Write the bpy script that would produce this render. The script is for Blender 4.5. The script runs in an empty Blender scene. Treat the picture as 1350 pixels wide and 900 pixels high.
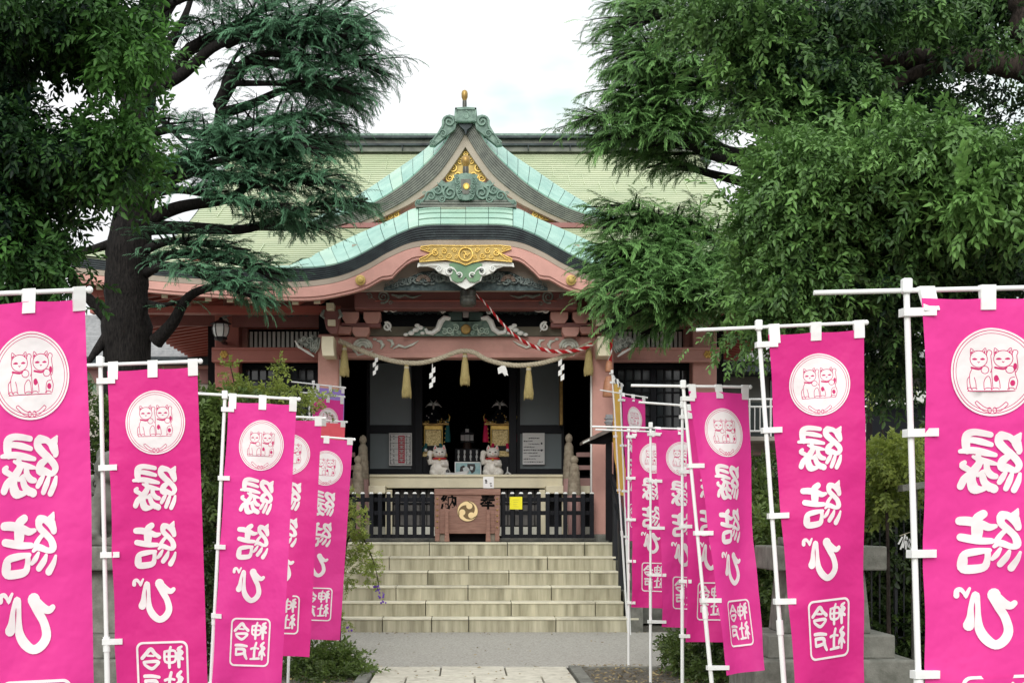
import bpy, bmesh, math, random
import numpy as np
from mathutils import Vector, Matrix, Euler
from mathutils.geometry import delaunay_2d_cdt, tessellate_polygon
random.seed(7); rng = np.random.default_rng(7)
scene = bpy.context.scene
col = scene.collection
R = math.radians
F, VX, VY, EYE = 2000.0, 614.0, 690.0, 1.40
# ---------------------------------------------------------------- camera
cam_d = bpy.data.cameras.new('camera'); cam = bpy.data.objects.new('camera', cam_d); col.objects.link(cam)
cam.location = (0, 0, EYE); cam.rotation_euler = (R(90), 0, 0)
cam_d.sensor_width = 36; cam_d.lens = F / 1350 * 36
cam_d.shift_x = (675 - VX) / 1350; cam_d.shift_y = (VY - 450) / 1350
cam_d.clip_start = 0.1; cam_d.clip_end = 3000
scene.camera = cam
# ---------------------------------------------------------------- sky, sun, exposure
SUN_EL, SUN_AZ = 30.0, 190.0      # degrees; azimuth clockwise from +Y, so the sun stands behind the photographer
w = bpy.data.worlds.new('World'); scene.world = w; w.use_nodes = True
nt = w.node_tree; nt.nodes.clear()
def wn(t, **k):
    n = nt.nodes.new(t)
    for a, b in k.items(): setattr(n, a, b)
    return n
bg = wn('ShaderNodeBackground'); out = wn('ShaderNodeOutputWorld'); sky = wn('ShaderNodeTexSky')
sky.sky_type = 'NISHITA'; sky.sun_disc = False; sky.sun_elevation = R(SUN_EL); sky.sun_rotation = R(SUN_AZ)
tc = wn('ShaderNodeTexCoord'); mp = wn('ShaderNodeMapping'); mp.inputs['Scale'].default_value = (1.0, 1.0, 2.4)
n1 = wn('ShaderNodeTexNoise'); n1.inputs['Scale'].default_value = 4.2; n1.inputs['Detail'].default_value = 4; n1.inputs['Roughness'].default_value = .45
cr = wn('ShaderNodeValToRGB'); cr.color_ramp.elements[0].position = .30; cr.color_ramp.elements[1].position = .47
cr.color_ramp.elements[0].color = (6.3, 7.2, 6.9, 1); cr.color_ramp.elements[1].color = (7.95, 7.9, 8.0, 1)
mx = wn('ShaderNodeMix', data_type='RGBA'); mx.inputs['Factor'].default_value = .93
L = nt.links.new
L(tc.outputs['Generated'], mp.inputs[0]); L(mp.outputs[0], n1.inputs['Vector']); L(n1.outputs['Fac'], cr.inputs[0])
n3 = wn('ShaderNodeTexNoise'); n3.inputs['Scale'].default_value = 16; n3.inputs['Detail'].default_value = 3; L(mp.outputs[0], n3.inputs['Vector'])
nv = wn('ShaderNodeVectorMath', operation='NORMALIZE'); L(tc.outputs['Generated'], nv.inputs[0])
dots = []
for (px_, py_, sz_) in ((735, 118, .040), (672, 142, .034), (620, 150, .022), (1500, 60, .2), (-500, 20, .25)):
    q_ = Vector(((px_ - VX) / F, 1, -(py_ - VY) / F)).normalized()
    dn = wn('ShaderNodeVectorMath', operation='DISTANCE'); dn.inputs[1].default_value = q_; L(nv.outputs[0], dn.inputs[0])
    m_ = wn('ShaderNodeMapRange'); m_.inputs['From Min'].default_value = 0; m_.inputs['From Max'].default_value = sz_; m_.inputs['To Min'].default_value = 1; m_.inputs['To Max'].default_value = 0; m_.interpolation_type = 'SMOOTHSTEP'
    L(dn.outputs['Value'], m_.inputs['Value']); dots.append(m_)
acc = dots[0].outputs[0]
for d_ in dots[1:]:
    a_ = wn('ShaderNodeMath', operation='MAXIMUM'); L(acc, a_.inputs[0]); L(d_.outputs[0], a_.inputs[1]); acc = a_.outputs[0]
n3r = wn('ShaderNodeMapRange'); n3r.inputs['From Min'].default_value = .36; n3r.inputs['From Max'].default_value = .58; L(n3.outputs['Fac'], n3r.inputs['Value'])
am = wn('ShaderNodeMath', operation='MULTIPLY'); L(acc, am.inputs[0]); L(n3r.outputs[0], am.inputs[1])
cm = wn('ShaderNodeMix', data_type='RGBA'); L(am.outputs[0], cm.inputs['Factor']); L(cr.outputs[0], cm.inputs['A']); cm.inputs['B'].default_value = (5.6, 6.9, 6.5, 1)
L(sky.outputs[0], mx.inputs['A']); L(cm.outputs['Result'], mx.inputs['B'])
# overcast sky: luminance grows from the horizon to the zenith (CIE overcast distribution, softened)
sx = wn('ShaderNodeSeparateXYZ'); mr = wn('ShaderNodeMapRange'); mr.inputs['From Min'].default_value = 0.0; mr.inputs['From Max'].default_value = 1.0
mr.inputs['To Min'].default_value = .92; mr.inputs['To Max'].default_value = 2.1
vm = wn('ShaderNodeVectorMath', operation='SCALE'); L(tc.outputs['Generated'], sx.inputs[0]); L(sx.outputs['Z'], mr.inputs['Value'])
L(mx.outputs['Result'], vm.inputs[0]); L(mr.outputs[0], vm.inputs['Scale']); L(vm.outputs[0], bg.inputs['Color'])
bg.inputs['Strength'].default_value = .10; L(bg.outputs[0], out.inputs[0])
sd = bpy.data.lights.new('sun', 'SUN'); sd.energy = 1.9; sd.angle = R(36); sd.color = (1, .97, .92)
sun = bpy.data.objects.new('sun', sd); col.objects.link(sun)
_sv = Vector((math.sin(R(SUN_AZ)) * math.cos(R(SUN_EL)), math.cos(R(SUN_AZ)) * math.cos(R(SUN_EL)), math.sin(R(SUN_EL))))
sun.rotation_euler = _sv.to_track_quat('Z', 'Y').to_euler()
vs = scene.view_settings; vs.view_transform = 'Standard'; vs.look = 'None'; vs.exposure = 0.26; vs.gamma = 1.0

# ---------------------------------------------------------------- helpers
def at(px, py, Y):
    return Vector(((px - VX) * Y / F, Y, EYE - (py - VY) * Y / F))
def X_(px, Y): return (px - VX) * Y / F
def Z_(py, Y): return EYE - (py - VY) * Y / F

_M = {}
def mat(name, c, rough=.6, metal=0., var=.12, scale=6., bump=.0, bscale=60., c2=None, stain=0., streak=False, spec=.5, stretch=None, sat=None):
    """principled paint/stone/metal with two octaves of colour variation and fine relief"""
    if name in _M: return _M[name]
    m = bpy.data.materials.new(name); m.use_nodes = True; t = m.node_tree; N = t.nodes; K = t.links.new
    b = N['Principled BSDF']; b.inputs['Roughness'].default_value = rough; b.inputs['Metallic'].default_value = metal
    b.inputs['Specular IOR Level'].default_value = spec if rough < .6 or spec != .5 else .15
    g = N.new('ShaderNodeTexCoord'); mp = N.new('ShaderNodeMapping'); K(g.outputs['Object'], mp.inputs[0])
    if streak: mp.inputs['Scale'].default_value = (4, 4, .35)
    if stretch: mp.inputs['Scale'].default_value = stretch
    n = N.new('ShaderNodeTexNoise'); n.inputs['Scale'].default_value = scale; n.inputs['Detail'].default_value = 6; n.inputs['Roughness'].default_value = .62
    K(mp.outputs[0], n.inputs['Vector'])
    r = N.new('ShaderNodeValToRGB'); r.color_ramp.elements[0].position = .3; r.color_ramp.elements[1].position = .7
    if c2 is None:
        a = [x * (1 - var) for x in c]; d = [min(1, x * (1 + var)) for x in c]
    else: a, d = c, c2
    r.color_ramp.elements[0].color = (*a, 1); r.color_ramp.elements[1].color = (*d, 1)
    K(n.outputs['Fac'], r.inputs[0]); src = r.outputs[0]
    if stain > 0:
        n2 = N.new('ShaderNodeTexNoise'); n2.inputs['Scale'].default_value = scale * .35; n2.inputs['Detail'].default_value = 8; n2.inputs['Roughness'].default_value = .7
        K(mp.outputs[0], n2.inputs['Vector'])
        r2 = N.new('ShaderNodeValToRGB'); r2.color_ramp.elements[0].position = .5; r2.color_ramp.elements[1].position = .68
        K(n2.outputs['Fac'], r2.inputs[0])
        q = N.new('ShaderNodeMix'); q.data_type = 'RGBA'; q.blend_type = 'MULTIPLY'
        mu = N.new('ShaderNodeMath'); mu.operation = 'MULTIPLY'; mu.inputs[1].default_value = stain
        K(r2.outputs[0], mu.inputs[0]); K(mu.outputs[0], q.inputs['Factor']); K(src, q.inputs['A']); q.inputs['B'].default_value = (.28, .27, .24, 1)
        src = q.outputs['Result']
    K(src, b.inputs['Base Color'])
    if bump > 0:
        nb = N.new('ShaderNodeTexNoise'); nb.inputs['Scale'].default_value = bscale; nb.inputs['Detail'].default_value = 5
        K(mp.outputs[0], nb.inputs['Vector'])
        bp = N.new('ShaderNodeBump'); bp.inputs['Strength'].default_value = bump; bp.inputs['Distance'].default_value = .01
        K(nb.outputs['Fac'], bp.inputs['Height']); K(bp.outputs[0], b.inputs['Normal'])
    _M[name] = m; return m

def leafmat(name, lo, hi, trans=.35, rough=.45, spec=.4):
    """two-sided leaf: colour mixed by painted shade and leaf age (attribute 'age')"""
    m = bpy.data.materials.new(name); m.use_nodes = True; t = m.node_tree; N = t.nodes; K = t.links.new
    b = N['Principled BSDF']; o = N['Material Output']; b.inputs['Roughness'].default_value = rough; b.inputs['Specular IOR Level'].default_value = spec
    a = N.new('ShaderNodeAttribute'); a.attribute_name = 'age_shade'
    mx = N.new('ShaderNodeMix'); mx.data_type = 'RGBA'; mx.inputs['A'].default_value = (*lo, 1); mx.inputs['B'].default_value = (*hi, 1)
    K(a.outputs['Fac'], mx.inputs['Factor']); K(mx.outputs['Result'], b.inputs['Base Color'])
    tr = N.new('ShaderNodeBsdfTranslucent'); K(mx.outputs['Result'], tr.inputs['Color'])
    ms = N.new('ShaderNodeMixShader'); ms.inputs[0].default_value = trans
    K(b.outputs[0], ms.inputs[1]); K(tr.outputs[0], ms.inputs[2]); K(ms.outputs[0], o.inputs['Surface'])
    return m

def worigin(o):
    v = Vector((0, 0, 0))
    while o is not None: v = v + o.location; o = o.parent
    return v
def tag(o, label=None, cat=None, group=None, kind=None):
    if label: o['label'] = label
    if cat: o['category'] = cat
    if group: o['group'] = group
    if kind: o['kind'] = kind
    return o
def thing(name, loc, label, cat, group=None):
    o = bpy.data.objects.new(name, None); col.objects.link(o); o.location = loc; o.empty_display_size = .2
    return tag(o, label, cat, group)
def link(name, me, parent=None, loc=None):
    o = bpy.data.objects.new(name, me); col.objects.link(o)
    if parent is not None: o.parent = parent
    if loc is not None: o.location = loc
    return o
def copy_tree(o, parent=None):
    c = o.copy(); col.objects.link(c); c.parent = parent
    for ch in list(o.children): copy_tree(ch, c)
    return c

def catmull(pts, n=8, closed=False):
    P = [Vector(p) for p in pts]; out = []; N = len(P)
    rngk = range(N) if closed else range(N - 1)
    for i in rngk:
        if closed: a, b, c, d = P[i - 1], P[i], P[(i + 1) % N], P[(i + 2) % N]
        else: a, b, c, d = P[max(i - 1, 0)], P[i], P[i + 1], P[min(i + 2, N - 1)]
        for k in range(n):
            t = k / n
            out.append(.5 * ((2 * b) + (c - a) * t + (2 * a - 5 * b + 4 * c - d) * t * t + (3 * b - a - 3 * c + d) * t ** 3))
    if not closed: out.append(P[-1])
    return out
def interp(pts, x):
    xs = [p[0] for p in pts]; 
    return float(np.interp(x, xs, [p[1] for p in pts]))
def smooth_fn(pts):
    """monotone-x curve through pts, Catmull-Rom resampled, as a function"""
    c = catmull([(p[0], p[1], 0) for p in pts], 10); xs = [q.x for q in c]; ys = [q.y for q in c]
    return lambda x: float(np.interp(x, xs, ys))

LR = {'white_leaf_carving', 'scroll_relief', 'block_scroll', 'white_curl', 'green_leaf_carving', 'beam_scroll', 'painted_scroll', 'dark_eye', 'cloud_carving', 'frieze_carving', 'gold_scrollwork', 'gable_gold'}
class MB:
    def __init__(s): s.v = []; s.f = []; s.m = []
    def add(s, vs, fs, m=0):
        n = len(s.v); s.v += [tuple(v) for v in vs]; s.f += [tuple(i + n for i in f) for f in fs]; s.m += [m] * len(fs); return s
    def box(s, c, d, rot=None, m=0, taper=1.0):
        hx, hy, hz = d[0] / 2, d[1] / 2, d[2] / 2
        vs = []
        for z in (-1, 1):
            k = taper if z > 0 else 1
            for x, y in ((-1, -1), (1, -1), (1, 1), (-1, 1)): vs.append(Vector((x * hx * k, y * hy * k, z * hz)))
        if rot is not None: 
            M = Euler(rot).to_matrix() if not isinstance(rot, Matrix) else rot
            vs = [M @ v for v in vs]
        c = Vector(c)
        return s.add([v + c for v in vs], [(0, 3, 2, 1), (4, 5, 6, 7), (0, 1, 5, 4), (1, 2, 6, 5), (2, 3, 7, 6), (3, 0, 4, 7)], m)
    def pbox(s, x0, y0, x1, y1, Y, d, m=0):
        """box whose front face covers the rectangle seen at depth Y, d metres deep"""
        a, b = at(x0, y1, Y), at(x1, y0, Y)
        return s.box(((a.x + b.x) / 2, Y + d / 2, (a.z + b.z) / 2), (abs(b.x - a.x), d, abs(b.z - a.z)), m=m)
    def tube(s, path, rad, n=8, m=0, cap=True, flat=None):
        P = [Vector(p) for p in path]; k = len(P)
        if isinstance(rad, (int, float)): rad = [rad] * k
        vs = []; up = None
        for i, p in enumerate(P):
            t = (P[min(i + 1, k - 1)] - P[max(i - 1, 0)])
            if t.length < 1e-9: t = Vector((0, 0, 1))
            t.normalize()
            if up is None: up = Vector((0, 1, 0)) if abs(t.y) < .9 else Vector((1, 0, 0))
            a = (up - t * up.dot(t))
            if a.length < 1e-6: a = t.orthogonal()
            a.normalize(); b = t.cross(a); up = a
            for j in range(n):
                q = 2 * math.pi * j / n
                vs.append(p + (a * math.cos(q) * (flat or 1) + b * math.sin(q)) * rad[i])
        fs = [(i * n + j, i * n + (j + 1) % n, (i + 1) * n + (j + 1) % n, (i + 1) * n + j) for i in range(k - 1) for j in range(n)]
        if cap: fs += [tuple(reversed(range(n))), tuple(range((k - 1) * n, k * n))]
        return s.add(vs, fs, m)
    def prism(s, pts, d, m=0):
        """closed outline of 3D points in one XZ plane, extruded d towards +Y"""
        P = [Vector(p) for p in pts]; n = len(P); tr = tessellate_polygon([P])
        vs = P + [p + Vector((0, d, 0)) for p in P]
        fs = []
        for a, b, c in tr:
            nrm = (P[b] - P[a]).cross(P[c] - P[a])
            if nrm.y > 0: a, c = c, a
            fs.append((a, b, c)); fs.append((c + n, b + n, a + n))
        fs += [(i, (i + 1) % n, (i + 1) % n + n, i + n) for i in range(n)]
        return s.add(vs, fs, m)
    def lathe(s, c, prof, n=16, m=0, axis='z'):
        c = Vector(c); vs = []
        for r, z in prof:
            for j in range(n):
                q = 2 * math.pi * j / n
                v = Vector((r * math.cos(q), r * math.sin(q), z))
                if axis == 'y': v = Vector((v.x, z, v.y))
                vs.append(c + v)
        k = len(prof)
        fs = [(i * n + j, i * n + (j + 1) % n, (i + 1) * n + (j + 1) % n, (i + 1) * n + j) for i in range(k - 1) for j in range(n)]
        fs += [tuple(reversed(range(n))), tuple(range((k - 1) * n, k * n))]
        return s.add(vs, fs, m)
    def loft(s, curves, m=0, close=False):
        k = len(curves[0]); vs = [p for c in curves for p in c]
        fs = [(i * k + j, i * k + j + 1, (i + 1) * k + j + 1, (i + 1) * k + j) for i in range(len(curves) - 1) for j in range(k - 1)]
        if close: fs += [((len(curves) - 1) * k + j, (len(curves) - 1) * k + j + 1, j + 1, j) for j in range(k - 1)]
        return s.add(vs, fs, m)
    def ball(s, c, r, n=10, k=6, m=0):
        if isinstance(r, (int, float)): r = (r, r, r)
        vs = [Vector(c) + Vector((0, 0, -r[2]))]
        for i in range(1, k):
            a = math.pi * i / k - math.pi / 2
            for j in range(n):
                q = 2 * math.pi * j / n; vs.append(Vector(c) + Vector((r[0] * math.cos(a) * math.cos(q), r[1] * math.cos(a) * math.sin(q), r[2] * math.sin(a))))
        vs.append(Vector(c) + Vector((0, 0, r[2]))); e = len(vs) - 1
        fs = [(0, 1 + (j + 1) % n, 1 + j) for j in range(n)]
        fs += [(1 + i * n + j, 1 + i * n + (j + 1) % n, 1 + (i + 1) * n + (j + 1) % n, 1 + (i + 1) * n + j) for i in range(k - 2) for j in range(n)]
        fs += [(e, 1 + (k - 2) * n + j, 1 + (k - 2) * n + (j + 1) % n) for j in range(n)]
        return s.add(vs, fs, m)
    def scroll(s, cx, cy, r, Y, turns=1.6, d=1, a0=0., w=.22, m=0, tail=None, n=5):
        """carved spiral lying in the facade plane: centre, radius in seen units; tail = extra points"""
        k = int(turns * 12); path = []; rad = []
        u = Y / F
        for i in range(k + 1):
            t = i / k; rr = r * (.12 + .88 * t); a = a0 + d * (t - 1) * turns * 2 * math.pi
            path.append(at(cx + rr * math.cos(a), cy - rr * math.sin(a), Y)); rad.append(r * w * u * (.45 + .55 * t))
        if tail:
            tl = catmull([(cx + r * math.cos(a0), cy - r * math.sin(a0), 0)] + [(x, y, 0) for x, y in tail], 5)[1:]
            for i, q in enumerate(tl):
                path.append(at(q.x, q.y, Y)); rad.append(r * w * u * (1 - .85 * (i + 1) / len(tl)))
        return s.tube(path, rad, n, m, flat=.8)
    def split_lr(s, name, mats, parent, smooth, bevel, loc):
        """mirrored carvings become one part on each side of the centre line"""
        par = list(range(len(s.v)))
        def find(a):
            while par[a] != a: par[a] = par[par[a]]; a = par[a]
            return a
        for f in s.f:
            r0 = find(f[0])
            for q in f[1:]: par[find(q)] = r0
        sm = {}
        for i, v in enumerate(s.v): k = find(i); a = sm.setdefault(k, [0, 0]); a[0] += v[0]; a[1] += 1
        res = None
        for sd in (0, 1):
            h = MB(); h.half = 1; mp_ = {}
            for f, m in zip(s.f, s.m):
                a = sm[find(f[0])]
                if (a[0] / a[1] > -.02) != bool(sd): continue
                for q in f:
                    if q not in mp_: mp_[q] = len(h.v); h.v.append(s.v[q])
                h.f.append(tuple(mp_[q] for q in f)); h.m.append(m)
            if h.f: res = h.build(name, mats, parent, smooth, bevel, loc)
        return res
    def build(s, name, mats, parent=None, smooth=False, bevel=0, loc=None):
        if name in LR and not getattr(s, 'half', 0):
            return s.split_lr(name, mats, parent, smooth, bevel, loc)
        if not isinstance(mats, (list, tuple)): mats = [mats]
        o0 = worigin(parent) if parent is not None else Vector((0, 0, 0))
        if loc is not None: o0 = o0 + Vector(loc)
        me = bpy.data.meshes.new(name); me.from_pydata([(v[0] - o0.x, v[1] - o0.y, v[2] - o0.z) for v in s.v], [], s.f)
        for q in mats: me.materials.append(q)
        if len(mats) > 1: me.polygons.foreach_set('material_index', s.m)
        if smooth: me.polygons.foreach_set('use_smooth', [True] * len(me.polygons))
        me.update()
        ob = link(name, me, parent, loc)
        if bevel:
            b = ob.modifiers.new('edge', 'BEVEL'); b.width = bevel; b.segments = 2; b.limit_method = 'ANGLE'; b.angle_limit = R(40)
        if smooth:
            try: me.set_sharp_from_angle(angle=R(50))
            except Exception: pass
        return ob

def capsule_poly(stroke, n=6):
    """variable-width brush stroke -> list of convex polygons whose union is the stroke"""
    c = catmull([(p[0], p[1], p[2]) for p in stroke], 4) if len(stroke) > 2 else [Vector(p) for p in stroke]
    left = []; right = []
    k = len(c)
    for i, p in enumerate(c):
        t = Vector((c[min(i + 1, k - 1)].x - c[max(i - 1, 0)].x, c[min(i + 1, k - 1)].y - c[max(i - 1, 0)].y)); t.normalize()
        nrm = Vector((-t.y, t.x)); h = p.z / 2
        left.append((p.x + nrm.x * h, p.y + nrm.y * h)); right.append((p.x - nrm.x * h, p.y - nrm.y * h))
    def arc(p, q, a0):
        return [(p.x + math.cos(a0 + math.pi * j / n) * p.z / 2, p.y + math.sin(a0 + math.pi * j / n) * p.z / 2) for j in range(1, n)]
    t1 = math.atan2(c[-1].y - c[-2].y, c[-1].x - c[-2].x); t0 = math.atan2(c[1].y - c[0].y, c[1].x - c[0].x)
    e1 = list(reversed(arc(c[-1], None, t1 - math.pi / 2))); e0 = list(reversed(arc(c[0], None, t0 + math.pi / 2)))
    return left + e1 + list(reversed(right)) + e0
def winding(poly, pts):
    """nonzero winding test for many points"""
    x, y = pts[:, 0], pts[:, 1]; wn = np.zeros(len(pts), int); P = np.array(poly); Q = np.roll(P, -1, 0)
    for (x0, y0), (x1, y1) in zip(P, Q):
        cr = (x1 - x0) * (y - y0) - (x - x0) * (y1 - y0)
        wn += ((y0 <= y) & (y1 > y) & (cr > 0)).astype(int) - ((y0 > y) & (y1 <= y) & (cr < 0)).astype(int)
    return wn != 0
def region(layers, grid, box):
    """layers: list of (value, [polygons]); later layers win. Returns verts, tris, value per triangle (0 = nothing)"""
    V = []; E = []
    for val, polys in layers:
        for p in polys:
            n = len(V); V += [Vector(q) for q in p]; E += [(n + i, n + (i + 1) % len(p)) for i in range(len(p))]
    x0, y0, x1, y1 = box
    for i in range(int((x1 - x0) / grid) + 1):
        for j in range(int((y1 - y0) / grid) + 1): V.append(Vector((x0 + (i + .013) * grid, y0 + (j + .017) * grid)))
    r = delaunay_2d_cdt(V, E, [], 0, 1e-6)
    v = np.array([(q.x, q.y) for q in r[0]]); t = np.array(r[2]); cen = v[t].mean(1); val = np.zeros(len(t), int)
    for k, polys in layers:
        for p in polys: val[winding(p, cen)] = k
    return v, t, val

def text_mesh(body, size, bold=.0):
    cu = bpy.data.curves.new('text', 'FONT'); cu.body = body; cu.size = size; cu.offset = bold; cu.align_x = 'CENTER'; cu.align_y = 'CENTER'; cu.resolution_u = 3
    o = bpy.data.objects.new('text', cu); col.objects.link(o); dg = bpy.context.evaluated_depsgraph_get()
    me = bpy.data.meshes.new_from_object(o.evaluated_get(dg)); vs = [v.co.copy() for v in me.vertices]; fs = [tuple(p.vertices) for p in me.polygons]
    bpy.data.objects.remove(o); bpy.data.curves.remove(cu); bpy.data.meshes.remove(me); return vs, fs
def remeshed(mb, voxel, name, mats, parent, smooth_it=4):
    """fuse overlapping volumes into one continuous skin"""
    o = mb.build('tmp', mats, None); md = o.modifiers.new('r', 'REMESH'); md.mode = 'VOXEL'; md.voxel_size = voxel
    ms = o.modifiers.new('s', 'SMOOTH'); ms.iterations = smooth_it; ms.factor = .5
    dg = bpy.context.evaluated_depsgraph_get(); me = bpy.data.meshes.new_from_object(o.evaluated_get(dg)); bpy.data.objects.remove(o)
    me.polygons.foreach_set('use_smooth', [True] * len(me.polygons)); me.materials.clear()
    for q in (mats if isinstance(mats, (list, tuple)) else [mats]): me.materials.append(q)
    w0 = worigin(parent) if parent is not None else Vector((0, 0, 0)); me.transform(Matrix.Translation(-w0)); me.name = name
    return link(name, me, parent)

# ---------------------------------------------------------------- materials
PINK = mat('pink_painted_timber', (.57, .30, .25), .55, var=.10, scale=3, bump=.15, bscale=30, stain=.25)
RED = mat('red_painted_timber', (.36, .10, .075), .5, var=.12, scale=3, bump=.15, bscale=30, stain=.2)
DRED = mat('dark_red_timber', (.24, .095, .085), .5, var=.15, scale=3, bump=.1, stain=.2)
BEIGE = mat('beige_painted_board', (.46, .40, .33), .6, var=.1, scale=3, stain=.3)
CREAM = mat('cream_painted_timber', (.78, .72, .52), .55, var=.06, scale=5, stain=.15)
WHITE = mat('white_paint', (.78, .80, .76), .5, var=.05, scale=8)
COPPER = mat('verdigris_copper', (.17, .36, .30), .45, var=.18, scale=3.5, c2=(.31, .52, .43), bump=.1, bscale=12, spec=.5, stain=.25)
COPPER_B = mat('verdigris_copper_brown', (.22, .34, .26), .45, scale=3, c2=(.32, .42, .30), bump=.1, bscale=12)
ROOFG = mat('pale_green_copper_sheet', (.37, .46, .27), .38, scale=1.1, c2=(.54, .59, .39), bump=.1, bscale=20, spec=.7, stain=.15)
EDGE = mat('dark_layered_copper', (.008, .012, .018), .5, scale=6, c2=(.045, .065, .068), bump=.2, bscale=25, spec=.3)
ROOFL = mat('dark_sheet_lip', (.15, .19, .10), .5, scale=2, c2=(.26, .29, .17))  # lip darker than the sheet, drawing the row lines
EDGE2 = mat('weathered_layered_copper', (.07, .08, .068), .5, scale=7, c2=(.17, .185, .15), bump=.2, bscale=25)
SEAMD = mat('dark_copper_seam', (.10, .20, .17), .6)
BRONZE = mat('green_bronze', (.05, .11, .085), .5, scale=14, c2=(.22, .34, .27), bump=.3, bscale=40)
GOLD = mat('gold_leaf', (.58, .37, .07), .42, metal=.5, scale=22, c2=(.90, .66, .20), bump=.2, bscale=50)
GOLDD = mat('dull_gold_ground', (.36, .25, .07), .5, metal=.3, scale=12, c2=(.55, .40, .12))
BROWNG = mat('tarnished_brass', (.24, .14, .04), .4, metal=.5, scale=12, c2=(.42, .28, .08))
CARV = mat('grey_green_carving', (.09, .12, .105), .6, scale=14, c2=(.40, .42, .38), bump=.3)
CARVD = mat('dark_teal_carving', (.03, .05, .055), .6, scale=18, c2=(.14, .19, .19), bump=.3)
CGREEN = mat('painted_green', (.10, .22, .12), .5, scale=6, c2=(.17, .32, .17))
DTEAL = mat('dark_green_block', (.02, .05, .04), .5)
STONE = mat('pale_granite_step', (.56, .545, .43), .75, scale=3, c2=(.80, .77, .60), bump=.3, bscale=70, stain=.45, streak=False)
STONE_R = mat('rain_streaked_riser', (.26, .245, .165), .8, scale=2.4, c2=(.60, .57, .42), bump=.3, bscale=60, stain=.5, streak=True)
GREYST = mat('grey_granite', (.12, .125, .105), .85, scale=9, c2=(.25, .25, .22), bump=.4, bscale=90, stain=.5)
PAVER = mat('pale_paving_stone', (.44, .42, .34), .85, scale=14, c2=(.64, .62, .52), bump=.5, bscale=60, stain=.35)
ASPH = mat('old_asphalt', (.24, .235, .205), .9, scale=45, c2=(.52, .505, .45), bump=.6, bscale=180, stain=.3)
SOIL = mat('dark_soil', (.075, .07, .055), .95, scale=20, c2=(.19, .18, .15), bump=.8, bscale=60)
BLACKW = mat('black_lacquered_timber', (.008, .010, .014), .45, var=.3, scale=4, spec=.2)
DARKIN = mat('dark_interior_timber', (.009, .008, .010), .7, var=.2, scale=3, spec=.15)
PANEL = mat('slate_door_panel', (.16, .205, .215), .35, var=.1, scale=1.2)
GLASSD = mat('dark_window_glass', (.03, .04, .045), .08, var=.3, scale=1.5, spec=.8)
WOOD = mat('keyaki_wood', (.18, .085, .06), .5, scale=5, c2=(.33, .18, .13), bump=.15, bscale=20, stretch=(1, 4, 9))
ROPE = mat('straw_rope', (.40, .36, .26), .9, scale=30, c2=(.62, .56, .43), bump=.5, bscale=120)
STRAW = mat('straw_tassel', (.30, .24, .09), .9, scale=40, c2=(.55, .46, .22), bump=.5, bscale=100, stretch=(6, 6, .5))
PAPER = mat('white_paper', (.85, .86, .84), .7, var=.03)
ROPER = mat('red_cord', (.45, .02, .025), .7, var=.2, scale=30)
ROPEW = mat('white_cord', (.78, .70, .66), .7, var=.1, scale=30)
METD = mat('dark_bell_metal', (.05, .055, .05), .4, metal=.5, scale=10, c2=(.12, .12, .10))
IRON = mat('black_iron', (.02, .022, .026), .4, metal=.3, var=.2)
POLE = mat('white_plastic_pole', (.80, .82, .80), .35, var=.03)
BARK = mat('dark_cedar_bark', (.003, .003, .0035), .95, scale=16, c2=(.028, .025, .023), bump=1.0, bscale=30, stretch=(4, 4, .7))
BARK2 = mat('brown_bark', (.008, .007, .006), .95, scale=14, c2=(.065, .05, .042), bump=1.0, bscale=25, stretch=(3, 3, .8))
TILE = mat('grey_roof_tile', (.20, .21, .22), .5, scale=10, c2=(.34, .35, .36))
# ================================================================ GROUND
def sheet(name, x0, x1, y0, y1, z, m, kind='structure', nx=1, ny=1, rough=0.0, label=None):
    mb = MB(); vs = []
    for j in range(ny + 1):
        for i in range(nx + 1):
            vs.append((x0 + (x1 - x0) * i / nx, y0 + (y1 - y0) * j / ny, z + (random.uniform(-rough, rough) if rough else 0)))
    fs = [(j * (nx + 1) + i, j * (nx + 1) + i + 1, (j + 1) * (nx + 1) + i + 1, (j + 1) * (nx + 1) + i) for j in range(ny) for i in range(nx)]
    mb.add(vs, fs); o = mb.build(name, m); tag(o, label, None, None, kind); return o
sheet('ground', -600, 600, -200, 900, -.03, SOIL)
sheet('soil_bed', 1.12, 9, 3, 14.62, .0, SOIL, nx=60, ny=80, rough=.012)
sheet('soil_bed', -9, -.98, 3, 14.62, .0, SOIL, nx=60, ny=80, rough=.012)
sheet('asphalt_path', -8, 8, 14.66, 19.52, .006, ASPH, nx=40, ny=20, rough=.002)
path = tag(MB().box((.07, 8.8, -.022), (2.1, 11.6, .04)).build('paved_path', SOIL), kind='structure')
pav = None
for r_ in range(9):
    yb = 14.60 - r_ * .9; yf = yb - .888
    off = 0 if r_ % 2 == 0 else .3
    xs = [-.84, -.235, .372, .97]
    if r_ % 2: xs = [-.84, -.53, .08, .68, .97]
    for i in range(len(xs) - 1):
        mb = MB().box(((xs[i] + xs[i + 1]) / 2, (yb + yf) / 2, .0 + random.uniform(0, .006)), (xs[i + 1] - xs[i] - .014, yb - yf, .05))
        mb.build('paving_stone', PAVER, path, bevel=.008)
for sx in (-.91, 1.045):
    for r_ in range(7):
        MB().box((sx, 14.6 - .6 - r_ * 1.22, .01), (.115, 1.2, .06)).build('kerb_stone', GREYST, path, bevel=.008)
for k in range(14):   # edging between asphalt and beds
    if -1.0 < -7.7 + k * 1.1 + .5 < 1.15: continue
    MB().box((-7.2 + k * 1.1, 14.63, .0), (1.085, .05, .05)).build('kerb_stone', GREYST, path, bevel=.006)

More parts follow.
